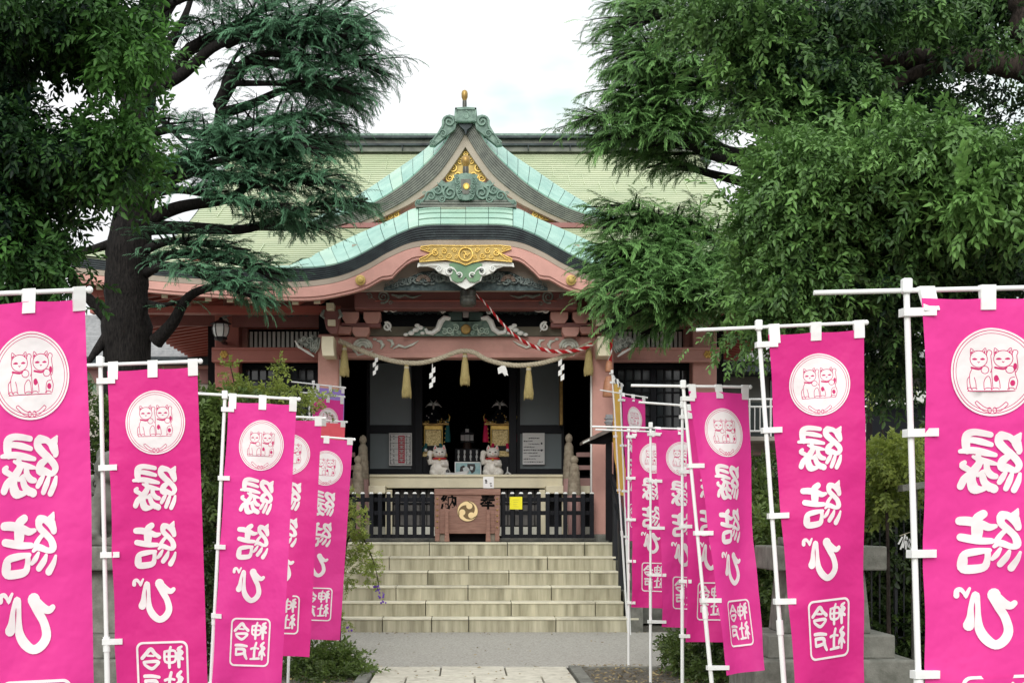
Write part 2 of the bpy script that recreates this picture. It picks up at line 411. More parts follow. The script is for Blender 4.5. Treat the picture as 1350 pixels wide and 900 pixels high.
# ================================================================ STONE STAIRS
SY, RI, TR = 19.5, .19, .34
stairs = thing('stone_stairs', (0, SY, 0), 'pale stone stairs of six wide steps rising to the shrine porch', 'stairs')
hw0, hw1 = 2.07, 2.07
joints = [[-1.1, -.62, -.10, .96], [-.85, -.28+.35, 1.28], [-.10-.5, .15+.42, 1.65], [-.9, -.1, 1.05], [-1.45+.8, .42, 1.48+.1], [-1.05, -.02, .98]]
for k in range(6):
    y0 = SY + k * TR; z0 = k * RI
    zz = (k + 1) * RI
    # joints seen at px (target) for each riser, converted at that depth
    pxj = [[504, 569, 618, 733], [562, 674, 785], [617, 727, 823 - 30], [564, 671, 778], [513, 618, 722], [566, 670, 771]][k] if k < 6 else []
    xs = [-hw0] + [X_(p, y0) for p in pxj] + [hw0]
    if k in (0,): xs = [-hw0, X_(504, y0), X_(569, y0), X_(618, y0), X_(733, y0), hw0 + .16]
    elif k == 1: xs = [-hw0, X_(466+95, y0), X_(674, y0), X_(785, y0), hw0]
    elif k == 2: xs = [-hw0, X_(522, y0), X_(617, y0), X_(727, y0), hw0]
    elif k == 3: xs = [-hw0, X_(564, y0), X_(671, y0), X_(778, y0), hw0]
    elif k == 4: xs = [-hw0, X_(513, y0), X_(618, y0), X_(722, y0), hw0]
    elif k == 5: xs = [-hw0, X_(566, y0), X_(669, y0), X_(771, y0), hw0]
    dep = TR + .05
    for i in range(len(xs) - 1):
        a, b = xs[i] + .005, xs[i + 1] - .005
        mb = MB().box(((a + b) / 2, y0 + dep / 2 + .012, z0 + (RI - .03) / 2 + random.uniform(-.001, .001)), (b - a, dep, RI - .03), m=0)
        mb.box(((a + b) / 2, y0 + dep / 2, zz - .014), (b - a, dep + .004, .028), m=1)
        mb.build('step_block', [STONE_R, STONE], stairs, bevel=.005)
for s in (-1, 1):
    MB().box((s * (hw0 + .12), SY + 1.0, .25), (.18, 2.0, .5)).build('side_wall', GREYST, stairs, bevel=.01)
plat = MB().box((0, 28.7, .57 - .002), (7.7, 14.8, 1.135), m=0).build('porch_platform', [GREYST]); tag(plat, kind='structure')
# ================================================================ SHRINE HALL
hall = thing('shrine_hall', (0, 22.8, 0), 'pink painted shrine hall with curved green copper roofs and gilded gables', 'building')
C = VX
def both(fn):
    for s in (-1, 1): fn(s)
def mx_(s, dx): return C + s * dx
def sbox(name, s, dx0, y0, dx1, y1, Y, d, m, bevel=.006, parent=hall):
    a, b = sorted((mx_(s, dx0), mx_(s, dx1)))
    return MB().pbox(a, y0, b, y1, Y, d).build(name, m, parent, bevel=bevel)

# ---- main roof surface
HW, RY, EY, EZ, RZ = 5.35, 28.5, 20.6, 4.87, 8.38
def upturn(x, t): return .19 * max(0, (abs(x) - 2.9) / 2.45) ** 2 * max(0, 1 - t * 2.2)
def zroof(x, y):
    t = (y - EY) / (RY - EY)
    return EZ + (RZ - EZ) * t - .16 * math.sin(math.pi * min(max(t, 0), 1)) + upturn(x, t)
def hwid(y):
    return max(4.32, HW - (y - EY) * .55)
mb = MB(); rows = 60; nseg = 48
for side in (0, 1):
    for r_ in range(rows):
        ya = EY + (RY - EY) * r_ / rows; yb = EY + (RY - EY) * (r_ + 1) / rows
        w_ = hwid(ya); wb = hwid(yb)
        c0 = []; c1 = []; c2 = []
        for i in range(nseg + 1):
            u = -1 + 2 * i / nseg; x = u * w_; x2 = u * wb
            z0 = zroof(x, ya) + .012; z1 = zroof(x2, yb) + .0
            yy = (lambda y: y) if side == 0 else (lambda y: 2 * RY - y)
            c0.append((x, yy(ya), zroof(x, ya) - .02)); c1.append((x, yy(ya), z0)); c2.append((x2, yy(yb + .01), z1))
        gaps = [(0, nseg + 1)]
        if side == 0 and ya < 22.2:      # the curved porch roof takes over in the middle
            l = max(i for i in range(nseg + 1) if (-1 + 2 * i / nseg) * w_ < -np.interp(ya, [20.6, 21.0, 21.55, 22, 22.5], [2.42, 2.2, 1.86, 1.45, 1.0])); gaps = [(0, l + 1), (nseg - l, nseg + 1)]
        for ga, gb in gaps:
            q0, q1, q2 = c0[ga:gb], c1[ga:gb], c2[ga:gb]
            if side: q0, q1, q2 = q0[::-1], q1[::-1], q2[::-1]
            mb.loft([q0, q1], m=1); mb.loft([q1, q2], m=0)
for s in (-1, 1):      # lower side slopes
    for r_ in range(8):
        xa = HW - (HW - 4.1) * r_ / 8; xb = HW - (HW - 4.1) * (r_ + 1) / 8
        ca = []; cb = []; cc = []
        for i in range(21):
            f = i / 20
            def pt(x, up):
                d = (HW - x) / .55; y = EY + d + f * (2 * (RY - EY) - 2 * d)
                tt = d / (RY - EY); e = upturn(HW, 0) * (1 - r_ / 8) * (abs(2 * f - 1) ** 5)
                return (s * x, y, EZ + (RZ - EZ) * tt * 1.0 - .16 * math.sin(math.pi * tt) + e + up)
            ca.append(pt(xa, -.02)); cb.append(pt(xa, .018)); cc.append(pt(xb, 0))
        cur = [ca, cb, cc]
        if s < 0: cur = [c[::-1] for c in cur]
        mb.loft([c[::-1] for c in cur])
roof = mb.build('roof', [ROOFG, ROOFL], hall)
# seams running up the roof: standing joints in the copper, one joined part
mb = MB()
for i in range(-17, 18):
    x = i * .25 + .06
    for (ya, yb) in [(EY + .3 + (i * 37 % 5) * .5 + q * 1.6, EY + .3 + (i * 37 % 5) * .5 + q * 1.6 + .8) for q in range(4)]:
        yb = min(yb, RY - .3)
        if ya >= yb or (abs(x) < 2.5 and ya < 22.1): continue
        mb.box((x, (ya + yb) / 2, (zroof(x, ya) + zroof(x, yb)) / 2 + .016), (.008, yb - ya, .012), (math.atan2(zroof(x, yb) - zroof(x, ya), yb - ya), 0, 0))
tag(mb.build('roof_seam', ROOFG, hall), kind='stuff')
# ridge: layered cap
rg = MB()
for (dz, hh, ww, mi) in ((.0, .10, .5, 1), (.10, .045, .62, 0), (.145, .09, .46, 1), (.235, .05, .66, 0), (.285, .06, .5, 2)):
    rg.box((0, RY, RZ - .06 + dz + hh / 2), (8.9 if mi != 0 else 9.0, ww, hh), m=mi)
ridge = rg.build('roof_ridge', [EDGE, EDGE2, BRONZE], hall, bevel=.01)
for i in range(12):
    MB().box((-4.3 + i * .78, RY - .318, RZ - .06 + .05), (.012, .14, .08)).build('ridge_joint', EDGE, ridge)
for s in (-1, 1):
    MB().box((s * 4.5, RY, RZ + .08), (.12, .7, .75)).box((s * 4.53, RY, RZ + .5), (.1, .3, .2)).build('ridge_end_tile', BRONZE, hall, bevel=.03)
    # rake boards of the side gables and the recessed gable wall
    g = MB()
    for q in (-1, 1):
        c0, c1 = [], []
        for i in range(21):
            y = 22.5 + (RY - 22.5) * i / 20
            yy = y if q < 0 else 2 * RY - y
            c0.append((s * 4.34, yy, zroof(0, y) + .0)); c1.append((s * 4.34, yy, zroof(0, y) - .24))
        g.loft([c0, c1]); g.loft([[(v[0] - s * .08, v[1], v[2]) for v in c0], [(v[0] - s * .08, v[1], v[2]) for v in c1]])
        g.loft([c1, [(v[0] - s * .08, v[1], v[2]) for v in c1]])
    g.build('rake_board', EDGE2, hall)
    g = MB(); H_ = [22.9 + (RY - 22.9) * i / 10 for i in range(11)]
    P0 = [(s * 4.05, 22.9, 5.4)] + [(s * 4.05, y, zroof(0, y) - .06) for y in H_] + [(s * 4.05, 2 * RY - y, zroof(0, y) - .06) for y in reversed(H_[:-1])] + [(s * 4.05, 2 * RY - 22.9, 5.4)]
    g.add(P0, [tuple(range(len(P0)))]); g.build('side_gable_wall', PINK, hall)

# ---- eave edge: karahafu curve in the middle, straight outside, layered dark copper
TOP = smooth_fn([(0, 296.5), (55, 297.5), (90, 309), (119, 325), (154, 343), (190, 352), (240, 353.5), (300, 352.5), (400, 347), (520, 335)])
BOT = smooth_fn([(0, 315), (62, 316.5), (98, 329), (130, 347), (162, 361), (197, 368), (240, 370.5), (300, 369), (400, 363), (520, 351)])
CRN = smooth_fn([(0, 272), (62, 274), (94, 288), (147, 311), (201, 336), (240, 347), (270, 352.8)])
FY = 20.6
def curve(fn, Y, dy=0., d0=-520, d1=520, n=160, dyp=0.):
    return [at(C + dx, fn(abs(dx)) + dyp, Y) + Vector((0, dy, 0)) for dx in np.linspace(d0, d1, n + 1)]
mb = MB(); LAY = 6; curves = []
for k in range(LAY):
    f0, f1 = k / LAY, (k + 1) / LAY
    fn0 = lambda d, f=f0: TOP(d) * (1 - f) + BOT(d) * f
    fn1 = lambda d, f=f1: TOP(d) * (1 - f) + BOT(d) * f
    o = .012 * k
    curves += [curve(fn0, FY, o), curve(lambda d, f=f1: fn1(d) - .7, FY, o), curve(lambda d: fn1(d) - .7, FY, o + .028), curve(fn1, FY, o + .028)]
curves.append(curve(BOT, FY, .35))
mb.loft(curves[::-1]); eave = mb.build('eave_edge', EDGE, hall)
# narrow beige moulding under the edge
mb = MB(); b1 = lambda d: BOT(d) + 7
mb.loft([curve(BOT, FY, .07), curve(b1, FY, .09), curve(b1, FY, .3)][::-1]); mb.build('eave_moulding', BEIGE, hall)
# bargeboard (pink) with its notched lower line
BB = smooth_fn([(0, 344), (62, 340), (85, 352), (98, 365), (104, 366), (112, 367), (137, 380), (183, 391), (218, 394), (260, 393), (330, 390), (420, 383), (520, 369)])
mb = MB(); mb.loft([curve(b1, FY, .10), curve(lambda d: b1(d) + 2, FY, .09), curve(lambda d: BB(d) - 4, FY, .09), curve(lambda d: BB(d) - 4, FY, .115), curve(BB, FY, .115), curve(BB, FY, .24)][::-1]); mb.build('bargeboard', PINK, hall)
# ---- karahafu roof: copper sheets, each its own piece
kroof = MB().loft([curve(TOP, FY, .0, -262, 262, 80, 1), curve(lambda d: CRN(d) + 3, 21.55, 0, -262, 262, 80), curve(lambda d: CRN(d) + 3, 21.6, 0, -262, 262, 80)]).build('curved_porch_roof', SEAMD, hall)
def kpoint(dx, t):
    """t 0 front edge .. 1 crown, beyond 1 runs back level"""
    if t <= 1:
        Y = FY + .95 * (t ** .8); py = TOP(abs(dx)) * (1 - t) + CRN(abs(dx)) * t
        bulge = math.sin(math.pi * t) * 3.0
        return at(C + dx, py - bulge, Y)
    p = at(C + dx, CRN(abs(dx)), FY + .95); return p + Vector((0, (t - 1) * 2.6, 0))
def panels(pt, edges, tb, parent, mats, name='copper_sheet', skew=1, lift=.006):
    for i in range(len(edges) - 1):
        for j in range(len(tb) - 1):
            a, b = edges[i] + .3, edges[i + 1] - .3; t0, t1 = tb[j], tb[j + 1] - (.0 if j == len(tb) - 2 else .02)
            n = 3; g = []
            for ii in range(n + 1):
                row = []
                for jj in range(n + 1):
                    t = t0 + (t1 - t0) * jj / n; dx = a + (b - a) * ii / n
                    dx += 9 * (1 if dx > 0 else -1) * math.sin(t * 1.6) * (0 if abs(dx) < 61 else min(1, (abs(dx) - 61) / 60)) * skew
                    row.append(pt(dx, t))
                g.append(row)
            cen = g[1][1]; nrm = (g[n][0] - g[0][0]).cross(g[0][n] - g[0][0]); nrm.normalize()
            if nrm.z < 0: nrm = -nrm
            vs = []; e = .018
            for ii in range(n + 1):
                for jj in range(n + 1):
                    p = g[ii][jj]; 
                    vs.append(p + nrm * (lift + .012 * (1 - jj / n)))
            fs = [(ii * (n + 1) + jj, (ii + 1) * (n + 1) + jj, (ii + 1) * (n + 1) + jj + 1, ii * (n + 1) + jj + 1) for ii in range(n) for jj in range(n)]
            # turned-down lips front and sides
            N0 = len(vs)
            for jj in range(n + 1): vs.append(g[n][jj] - nrm * .01)
            for ii in range(n + 1): vs.append(g[ii][0] - nrm * .01)
            fs += [(n * (n + 1) + jj, N0 + jj, N0 + jj + 1, n * (n + 1) + jj + 1) for jj in range(n)]
            fs += [(ii * (n + 1), N0 + n + 1 + ii, N0 + n + 2 + ii, (ii + 1) * (n + 1)) for ii in range(n)]
            m = mats[0] if random.random() > (.12 if len(mats) > 1 else 0) else mats[1]
            MB().add(vs, fs).build(name, m, parent, smooth=True)
COP2 = mat('verdigris_copper_paler', (.24, .42, .33), .42, scale=2.5, c2=(.36, .54, .42), bump=.1, bscale=12)
COP3 = mat('verdigris_copper_browned', (.27, .34, .25), .45, scale=3, c2=(.38, .44, .32), bump=.1, bscale=12)
ed = [-262 + 15.6 * i for i in range(14)] ; ed = [e for e in ed if e < -62] + [-62]
edges_r = [-e for e in reversed(ed)]
panels(kpoint, ed, [0, 1.0], kroof, [COPPER, COP2])
panels(kpoint, edges_r, [0, 1.0], kroof, [COPPER, COP2])
panels(kpoint, [-62, -33, 0, 30, 62], [0, .25, .5, .75, 1.0], kroof, [COP2, COP3])
mb = MB(); mb.loft([[kpoint(dx, 1) for dx in np.linspace(-262, 262, 61)], [kpoint(dx, 2) for dx in np.linspace(-262, 262, 61)]]); mb.build('porch_roof_back', COPPER, kroof)

# ---- big front gable (chidori-hafu)
GY = 23.2
GT = smooth_fn([(0, 152), (12.7, 165), (28.7, 190.7), (52.7, 217), (87, 246.7), (132.7, 273), (183, 289), (215, 295)])
GB = smooth_fn([(0, 172), (4, 181), (18, 204), (39, 231), (71, 257), (108.7, 278.7), (159, 298.7), (215, 309)])
GBG = smooth_fn([(0, 191), (14, 212), (34, 238), (66, 262), (92.7, 276), (140.7, 297), (215, 313)])
GC = smooth_fn([(0, 143), (12, 155), (23, 169), (55, 198.7), (92.7, 225), (132.7, 252), (183, 281), (215, 293)])
def gcurve(fn, Y, dy=0, n=90, a=-205, b=205):
    return [at(C - .5 + dx, fn(abs(dx)), Y) + Vector((0, dy, 0)) for dx in np.linspace(a, b, n + 1)]
gable = thing('front_gable', (0, 0, 0), None, None); gable.parent = hall
mb = MB(); cs = []
for k in range(7):
    f0, f1 = k / 7, (k + 1) / 7
    g0 = lambda d, f=f0: GT(d) * (1 - f) + GB(d) * f
    g1 = lambda d, f=f1: GT(d) * (1 - f) + GB(d) * f
    cs += [gcurve(g0, GY, .010 * k), gcurve(lambda d, g=g1: g(d) - .6, GY, .010 * k), gcurve(lambda d, g=g1: g(d) - .6, GY, .010 * k + .024), gcurve(g1, GY, .010 * k + .024)]
cs.append(gcurve(GB, GY, .5)); mb.loft(cs[::-1]); mb.build('gable_edge', EDGE2, gable)
mb = MB(); mb.loft([gcurve(GB, GY, .09), gcurve(GBG, GY, .12), gcurve(GBG, GY, .4)][::-1]); mb.build('gable_board', BEIGE, gable)
# pink field
pts = gcurve(GBG, GY, .3, 60); low = [at(C + 215, 330, GY) + Vector((0, .3, 0)), at(C - 215, 330, GY) + Vector((0, .3, 0))]
MB().prism(pts + low, .06).build('gable_field', PINK, gable)
sbox('gable_sill', 1, -205, 293.5, 205, 300, GY + .05, .2, DRED, parent=gable)
def gpoint(dx, t):
    if t <= 1: return at(C - .5 + dx, GT(abs(dx)) * (1 - t) + GC(abs(dx)) * t - 3 * math.sin(math.pi * t), GY + 1.0 * t)
    p = at(C - .5 + dx, GC(abs(dx)), GY + 1.0); return p + Vector((0, (t - 1) * 3.3, 0))
gsheet = MB().loft([gcurve(lambda d: GT(d) + 1, GY), gcurve(lambda d: GC(d) + 2, GY + .98)]).build('gable_roof', SEAMD, hall)
ge = [14 + 13.5 * i for i in range(15)]
panels(gpoint, [-e for e in reversed(ge)], [0, 1.0], gsheet, [COPPER, COP2])
panels(gpoint, ge, [0, 1.0], gsheet, [COPPER, COP2])
mb = MB(); mb.loft([[gpoint(dx, 1) for dx in np.linspace(-200, 200, 81)], [gpoint(dx, 2) for dx in np.linspace(-200, 200, 81)]]); mb.build('gable_roof_back', COPPER, gsheet)

# ---- onigawara ornaments
def mirror_scroll(mb, dx, cy, r, Y, d=1, a0=0., m=0, cx=C, tail=None, **k):
    tl = tail
    mb.scroll(cx + dx, cy, r, Y, d=d, a0=a0, m=m, tail=[(cx + x, y) for x, y in tl] if tl else None, **k)
    mb.scroll(cx - dx, cy, r, Y, d=-d, a0=math.pi - a0, m=m, tail=[(cx - x, y) for x, y in tl] if tl else None, **k)
def poly_m(half, cx=C):
    return half + [(2 * cx - x, y) for x, y in reversed(half)]
top = thing('ridge_ornament', (0, 0, 0), None, None); top.parent = hall
Yo = GY - .12
half = [(614, 141), (628, 142), (629, 153), (636, 151), (643, 155), (646, 166), (652, 176), (660, 186), (662, 191), (655, 192), (648, 186), (638, 178), (628, 170), (626, 161), (614, 160)]
MB().prism([at(x, y, Yo + .03) for x, y in poly_m(half)], .14).build('scroll_plate', BRONZE, top)
mb = MB(); mirror_scroll(mb, 22, 160, 8.5, Yo, d=-1, a0=-.4, tail=[(32, 170), (40, 180), (46, 190)])
mirror_scroll(mb, 30, 176, 5.5, Yo, d=-1, a0=0); mirror_scroll(mb, 43, 188, 4, Yo, d=-1)
mb.pbox(600, 142, 602, 160, Yo - .02, .05); mb.pbox(626, 142, 628, 160, Yo - .02, .05); mb.pbox(600, 142, 628, 144.5, Yo - .02, .05)
mb.scroll(614, 152, 6, Yo, 1.2, 1, 1.6)
mb.build('scroll_relief', BRONZE, top)
MB().pbox(600, 144, 628, 161, Yo, .3).build('ornament_block', BRONZE, top, bevel=.02)
def oni_stick(name, cx, y0, y1, wdt, Y, par):
    c = at(cx, (y0 + y1) / 2, Y); h = (y1 - y0) * Y / F; r = wdt / 2 * Y / F
    MB().lathe((c.x, c.y, c.z - h / 2), [(r * .55, 0), (r * .6, h * .25), (r * .62, h * .45), (r * .95, h * .6), (r, h * .8), (r * .85, h * .93), (r * .4, h)], 16).build(name, BROWNG, par, smooth=True)
    MB().lathe((c.x, c.y, c.z - h / 2 - .0), [(r * .62, 0), (r * .68, h * .2), (r * .64, h * .42)], 16).build(name + '_stem', METD, par, smooth=True)
oni_stick('finial', 612.5, 119, 143, 8.6, Yo + .12, top)
MB().prism([at(x, y, GY - .05) for x, y in [(603, 161), (625, 161), (621, 167), (616, 171), (614, 178), (612, 171), (607, 167)]], .1).build('gable_peak_cap', EDGE, gable)
low = thing('porch_ornament', (0, 0, 0), None, None); low.parent = hall
Yl = 21.45
half = [(614, 228), (626, 230), (632, 238), (640, 241), (646, 237), (652, 246), (660, 250), (664, 257), (672, 262), (681, 266), (681, 270), (676, 272), (614, 266)]
MB().prism([at(x, y, Yl + .03) for x, y in poly_m(half)], .12).build('scroll_plate', BRONZE, low)
mb = MB()
mirror_scroll(mb, 21, 254, 9.5, Yl, d=1, a0=1.2, turns=1.8, tail=[(34, 244), (38, 240)])
mirror_scroll(mb, 37, 250, 7, Yl, d=-1, a0=2, turns=1.5); mirror_scroll(mb, 46, 258, 6.5, Yl, d=-1, a0=.5, turns=1.4, tail=[(56, 264), (64, 268)])
mirror_scroll(mb, 62, 266.5, 3.6, Yl, d=-1); mirror_scroll(mb, 31, 262, 5, Yl, d=1)
mirror_scroll(mb, 54, 255, 3, Yl, d=-1)
mb.build('scroll_relief', BRONZE, low)
hb_ = [(614, 228), (622, 229), (625, 233), (624, 240), (627, 248), (626, 256), (623, 263), (614, 264)]
MB().prism([at(x, y, Yl - .04) for x, y in poly_m(hb_)], .15).build('ornament_block', BRONZE, low, bevel=.012)
MB().prism([at(x, y, Yl - .05) for x, y in [(608, 236), (620, 236), (621, 250), (617, 256), (611, 256), (607, 250)]], .03).build('ornament_recess', METD, low)
mbv = MB()
for k in range(5): mirror_scroll(mbv, 12 - k * 1.2, 233 + k * 6.5, 3.2, Yl - .06, d=1 if k % 2 else -1, a0=k, w=.3)
mbv.build('block_scroll', BRONZE, low)
c = at(614.7, 246, Yl - .04); MB().lathe((c.x, c.y, c.z), [(.03, -.025), (.036, -.03), (.047, -.02), (.047, .03)], 20, axis='y').build('crest', GOLD, low)
oni_stick('finial', 614, 205, 231, 12, Yl + .05, low)
mb = MB(); mb.pbox(548, 270, 681, 273.5, Yl - .02, .3); mb.pbox(553, 266.5, 676, 269.5, Yl, .3); mb.pbox(558, 263.5, 670, 266, Yl + .02, .3)
mb.build('ornament_base', EDGE2, low, bevel=.008)
# ---- gold on the gable
def relief(name, outline, scrolls, Y, mats, par, d=.03):
    MB().prism([at(x, y, Y + .02) for x, y in outline], d).build(name + '_ground', mats[0], par)
    m = MB()
    for a in scrolls: mirror_scroll(m, *a[0], **a[1]) if a[1].pop('both', True) else m.scroll(*a[0], **a[1])
    m.build(name, mats[1], par)
Yg = GY + .22
half = [(614, 193), (624, 206), (632, 221), (646, 233), (640, 236), (633, 232), (634, 240), (628, 243), (614, 243)]
relief('gable_gold', poly_m(half), [((8, 213, 5, Yg), dict(d=-1)), ((17, 222, 6, Yg), dict(d=-1, a0=1)), ((11, 231, 6, Yg), dict(d=1)), ((21, 235, 5, Yg), dict(d=1, a0=.5)), ((26, 230, 3.5, Yg), dict(d=-1, tail=[(32, 234)])), ((0, 202, 3.5, Yg), dict(d=1))], Yg, [GOLDD, GOLD], gable)
for s in (-1, 1):
    ol = [(s * (x - C) + C, y) for x, y in [(696, 269), (703, 271), (709, 278), (722, 284), (736, 291), (742, 294), (700, 288), (694, 284), (704, 281), (699, 275)]]
    if s < 0: ol = ol[::-1]
    MB().prism([at(x, y, Yg + .02) for x, y in ol], .03).build('gable_corner_gold_ground', GOLDD, gable)
    m = MB()
    for (x, y, r) in ((703, 276, 3.5), (706, 283, 4.5), (714, 286, 3.6), (722, 288, 3.2), (730, 290.5, 2.4), (698, 271, 2.2)):
        m.scroll(C + s * (x - C), y, r, Yg, d=-s, a0=1 if s > 0 else 2)
    m.build('gable_corner_gold', GOLD, gable)
# ---- gold plate and pendant on the porch bargeboard
Yp = FY + .05
half = [(614, 324), (660, 323.5), (673, 325), (674, 328), (662, 332), (660, 334), (668, 338), (675, 341), (675, 345), (640, 342), (622, 346), (614, 349.5)]
gp = MB().prism([at(x, y, Yp + .02) for x, y in poly_m(half)], .03).build('gold_plate', GOLDD, hall)
mb = MB()
for a, k in (((40, 333, 5, Yp), dict(d=1, a0=2, turns=1.7, tail=[(52, 340), (59, 343)])), ((29, 331, 4.2, Yp), dict(d=-1, a0=1)), ((22, 337, 4, Yp), dict(d=1)), ((15, 330, 3.4, Yp), dict(d=-1)), ((33, 338, 3, Yp), dict(d=1)), ((12, 339, 3, Yp), dict(d=1, a0=3)), ((50, 327, 2.5, Yp), dict(d=1, tail=[(59, 326)]))):
    mirror_scroll(mb, *a, **k)
cr_ = MB(); cr_.tube([at(614 + 9 * math.cos(a), 335 - 8.6 * math.sin(a), Yp - .005) for a in np.linspace(0, 2 * math.pi, 25)], .012, 5)
for a0_ in (0, 2.09, 4.19): cr_.scroll(614 + 2.6 * math.cos(a0_ + .9), 335 - 2.6 * math.sin(a0_ + .9), 3.6, Yp - .01, turns=.8, a0=a0_, w=.24)
cr_.build('gold_crest', GOLD, gp)
edge = poly_m(half); mb.tube([at(x, y, Yp + .01) for x, y in edge + edge[:1]], .008, 5)
mb.build('gold_scrollwork', GOLD, gp)
Yh = FY + .08
half = [(614, 345), (640, 345), (668, 345), (677, 347), (678, 352), (674, 351), (664, 351), (655, 354), (650, 359), (642, 362), (636, 364), (634, 370), (628, 373), (622, 377), (614, 381)]
pend = MB().prism([at(x, y, Yh + .03) for x, y in poly_m(half)], .05).build('gable_pendant', WHITE, hall)
half = [(614, 350), (630, 346), (636, 348), (632, 356), (634, 363), (632, 369), (626, 372), (619, 371), (614, 365)]
MB().prism([at(x, y, Yh) for x, y in poly_m(half)], .03).build('green_heart', CGREEN, pend)
mb = MB(); mirror_scroll(mb, 21, 358, 6, Yh - .005, d=1, a0=2.4, turns=1.4, w=.26, tail=[(14, 356), (10, 362)]); mirror_scroll(mb, 8, 363, 4.4, Yh - .005, d=-1, a0=.4, turns=1.4, w=.26)
mirror_scroll(mb, 36, 354, 4.5, Yh - .005, d=-1, a0=1.5, w=.3, tail=[(48, 349), (62, 351)]); mb.build('white_curl', WHITE, pend)
mb = MB(); mirror_scroll(mb, 20, 356, 2.2, Yh - .02, d=1, w=.6, turns=.8); mirror_scroll(mb, 8, 363, 1.8, Yh - .02, d=1, w=.6, turns=.8); mb.build('dark_eye', BLACKW, pend)
for s in (-1, 1):
    c = at(C + s * 139, 369, FY + .05); MB().lathe((c.x, c.y, c.z), [(.02, -.02), (.045, -.012), (.05, .0), (.07, .005), (.07, .03)], 20, axis='y').build('gold_boss', GOLDD, hall, smooth=True)

# ---- porch frame below the curved roof
sbox('tympanum_board', 1, -150, 322, 150, 384, 21.05, .05, BEIGE)
ty = MB()
for i in range(34):
    f = i / 33; dx = 6 + 98 * f; yy = 378 - 18 * (1 - f) ** .8 + random.uniform(-3, 3); r = 7 * (1 - f) + 2.6
    mirror_scroll(ty, dx, yy, r, 20.98 + random.uniform(-.02, .02), d=random.choice((-1, 1)), a0=random.uniform(0, 6), turns=1.4, w=.24)
ty.build('cloud_carving', mat('teal_cloud_highlight', (.05, .075, .075), .55, scale=22, c2=(.26, .32, .30), bump=.3), hall)
half = [(614, 352), (640, 354), (658, 357), (672, 358), (690, 366), (705, 372), (722, 379), (722, 383), (614, 383)]
MB().prism([at(x, y, 21.02) for x, y in poly_m(half)], .03).build('cloud_carving_ground', CARVD, hall)
for s in (-1, 1):     # fan shells on the clouds
    for k in range(9):
        a = math.pi * (k + .5) / 9; cx_, cy_ = C + s * 56, 371
        MB().tube([at(cx_ + 5 * math.cos(a), cy_ - 4 * math.sin(a), 20.95), at(cx_ + 9.5 * math.cos(a), cy_ - 9 * math.sin(a), 20.93)], [.008, .017], 6).build('shell_rib', mat('carved_brown_rib', (.2, .14, .12), .6, scale=20, c2=(.38, .32, .27)), hall)
UB = sbox('rainbow_beam', 1, -147, 382, 147, 407, 21.6, .3, DRED, bevel=.02)
sbox('beam_groove', 1, -120, 395, 120, 397, 21.58, .03, RED); 
mb = MB()
for s in (-1, 1):
    mb.scroll(C + s * 109, 391, 8.5, 21.58, d=s, a0=-1.2 if s > 0 else math.pi + 1.2, turns=2, w=.19, tail=None)
    mb.scroll(C + s * 127, 391, 5, 21.58, d=-s, a0=.8 if s > 0 else math.pi - .8, turns=1, w=.15, tail=[(C + s * 118, 396)])
    mb.tube([at(C + s * x, y, 21.585) for x, y in ((98, 388), (88, 391), (80, 389), (70, 392), (58, 389))], [.014, .026, .016, .02, .004], 5)
    mb.scroll(C + s * 99, 399, 3, 21.58, d=s, w=.2)
mb.build('beam_scroll', CARV, UB)
# void behind the frieze
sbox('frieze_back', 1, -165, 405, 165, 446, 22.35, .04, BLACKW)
sbox('frieze_sill', 1, -150, 430.5, 150, 443, 22.02, .1, mat('olive_board', (.17, .16, .12), .6), bevel=.003)
mb = MB()
for i in range(26):
    mirror_scroll(mb, 22 + i * 3.2, 411 + random.uniform(-1.5, 1.5), 3.2, 22.2, d=random.choice((-1, 1)), a0=random.uniform(0, 6), w=.25)
mb.build('frieze_carving', CARVD, hall)
# frog-leg strut in the middle
strut = thing('carved_strut', (0, 0, 0), None, None); strut.parent = hall
Ys = 21.86
half = [(614, 424), (632, 424), (640, 418), (646, 420), (650, 430), (656, 437), (664, 437), (668, 431), (676, 429), (684, 434), (692, 438), (696, 442), (614, 443)]
MB().prism([at(x, y, Ys + .03) for x, y in poly_m(half)], .08).build('strut_plate', BRONZE, strut)
mb = MB()
for s in (-1, 1):
    mb.tube([at(C + s * x, y, Ys) for x, y in ((20, 420), (28, 419), (33, 424), (37, 434), (44, 439), (51, 438), (53, 433))], [.03, .04, .045, .04, .035, .03, .02], 7)
    for x, y, r in ((60, 432, 4), (66, 435, 4), (64, 429, 3.4), (72, 439, 4), (79, 441, 3), (57, 439, 3)):
        c = at(C + s * x, y, Ys); mb.ball(c, (r * .012, .03, r * .0085), 8, 5)
    mb.scroll(C + s * 30, 411, 3, Ys, d=s, w=.3, tail=[(C + s * 40, 409), (C + s * 50, 406)])
mb.build('white_leaf_carving', WHITE, strut)
mb = MB()
for a in ((13, 432, 4.5), (21, 435, 5), (28, 437, 4.2), (18, 440, 2.5), (9, 439, 3)): mirror_scroll(mb, *a, Ys - .01, d=-1, a0=random.uniform(0, 3), w=.26)
mb.build('green_leaf_carving', mat('pale_green_carving', (.25, .42, .33), .5, scale=10, c2=(.5, .62, .52)), strut)
c = at(614, 433.5, Ys - .03); MB().lathe((c.x, c.y, c.z), [(.06, 0), (.072, .01), (.072, .05)], 20, axis='y').build('crest', BROWNG, strut)
for s in (-1, 1): MB().pbox(C + s * 13.5 - 9, 411, C + s * 13.5 + 9, 422, Ys - .02, .12).build('green_block', DTEAL, strut, bevel=.008)
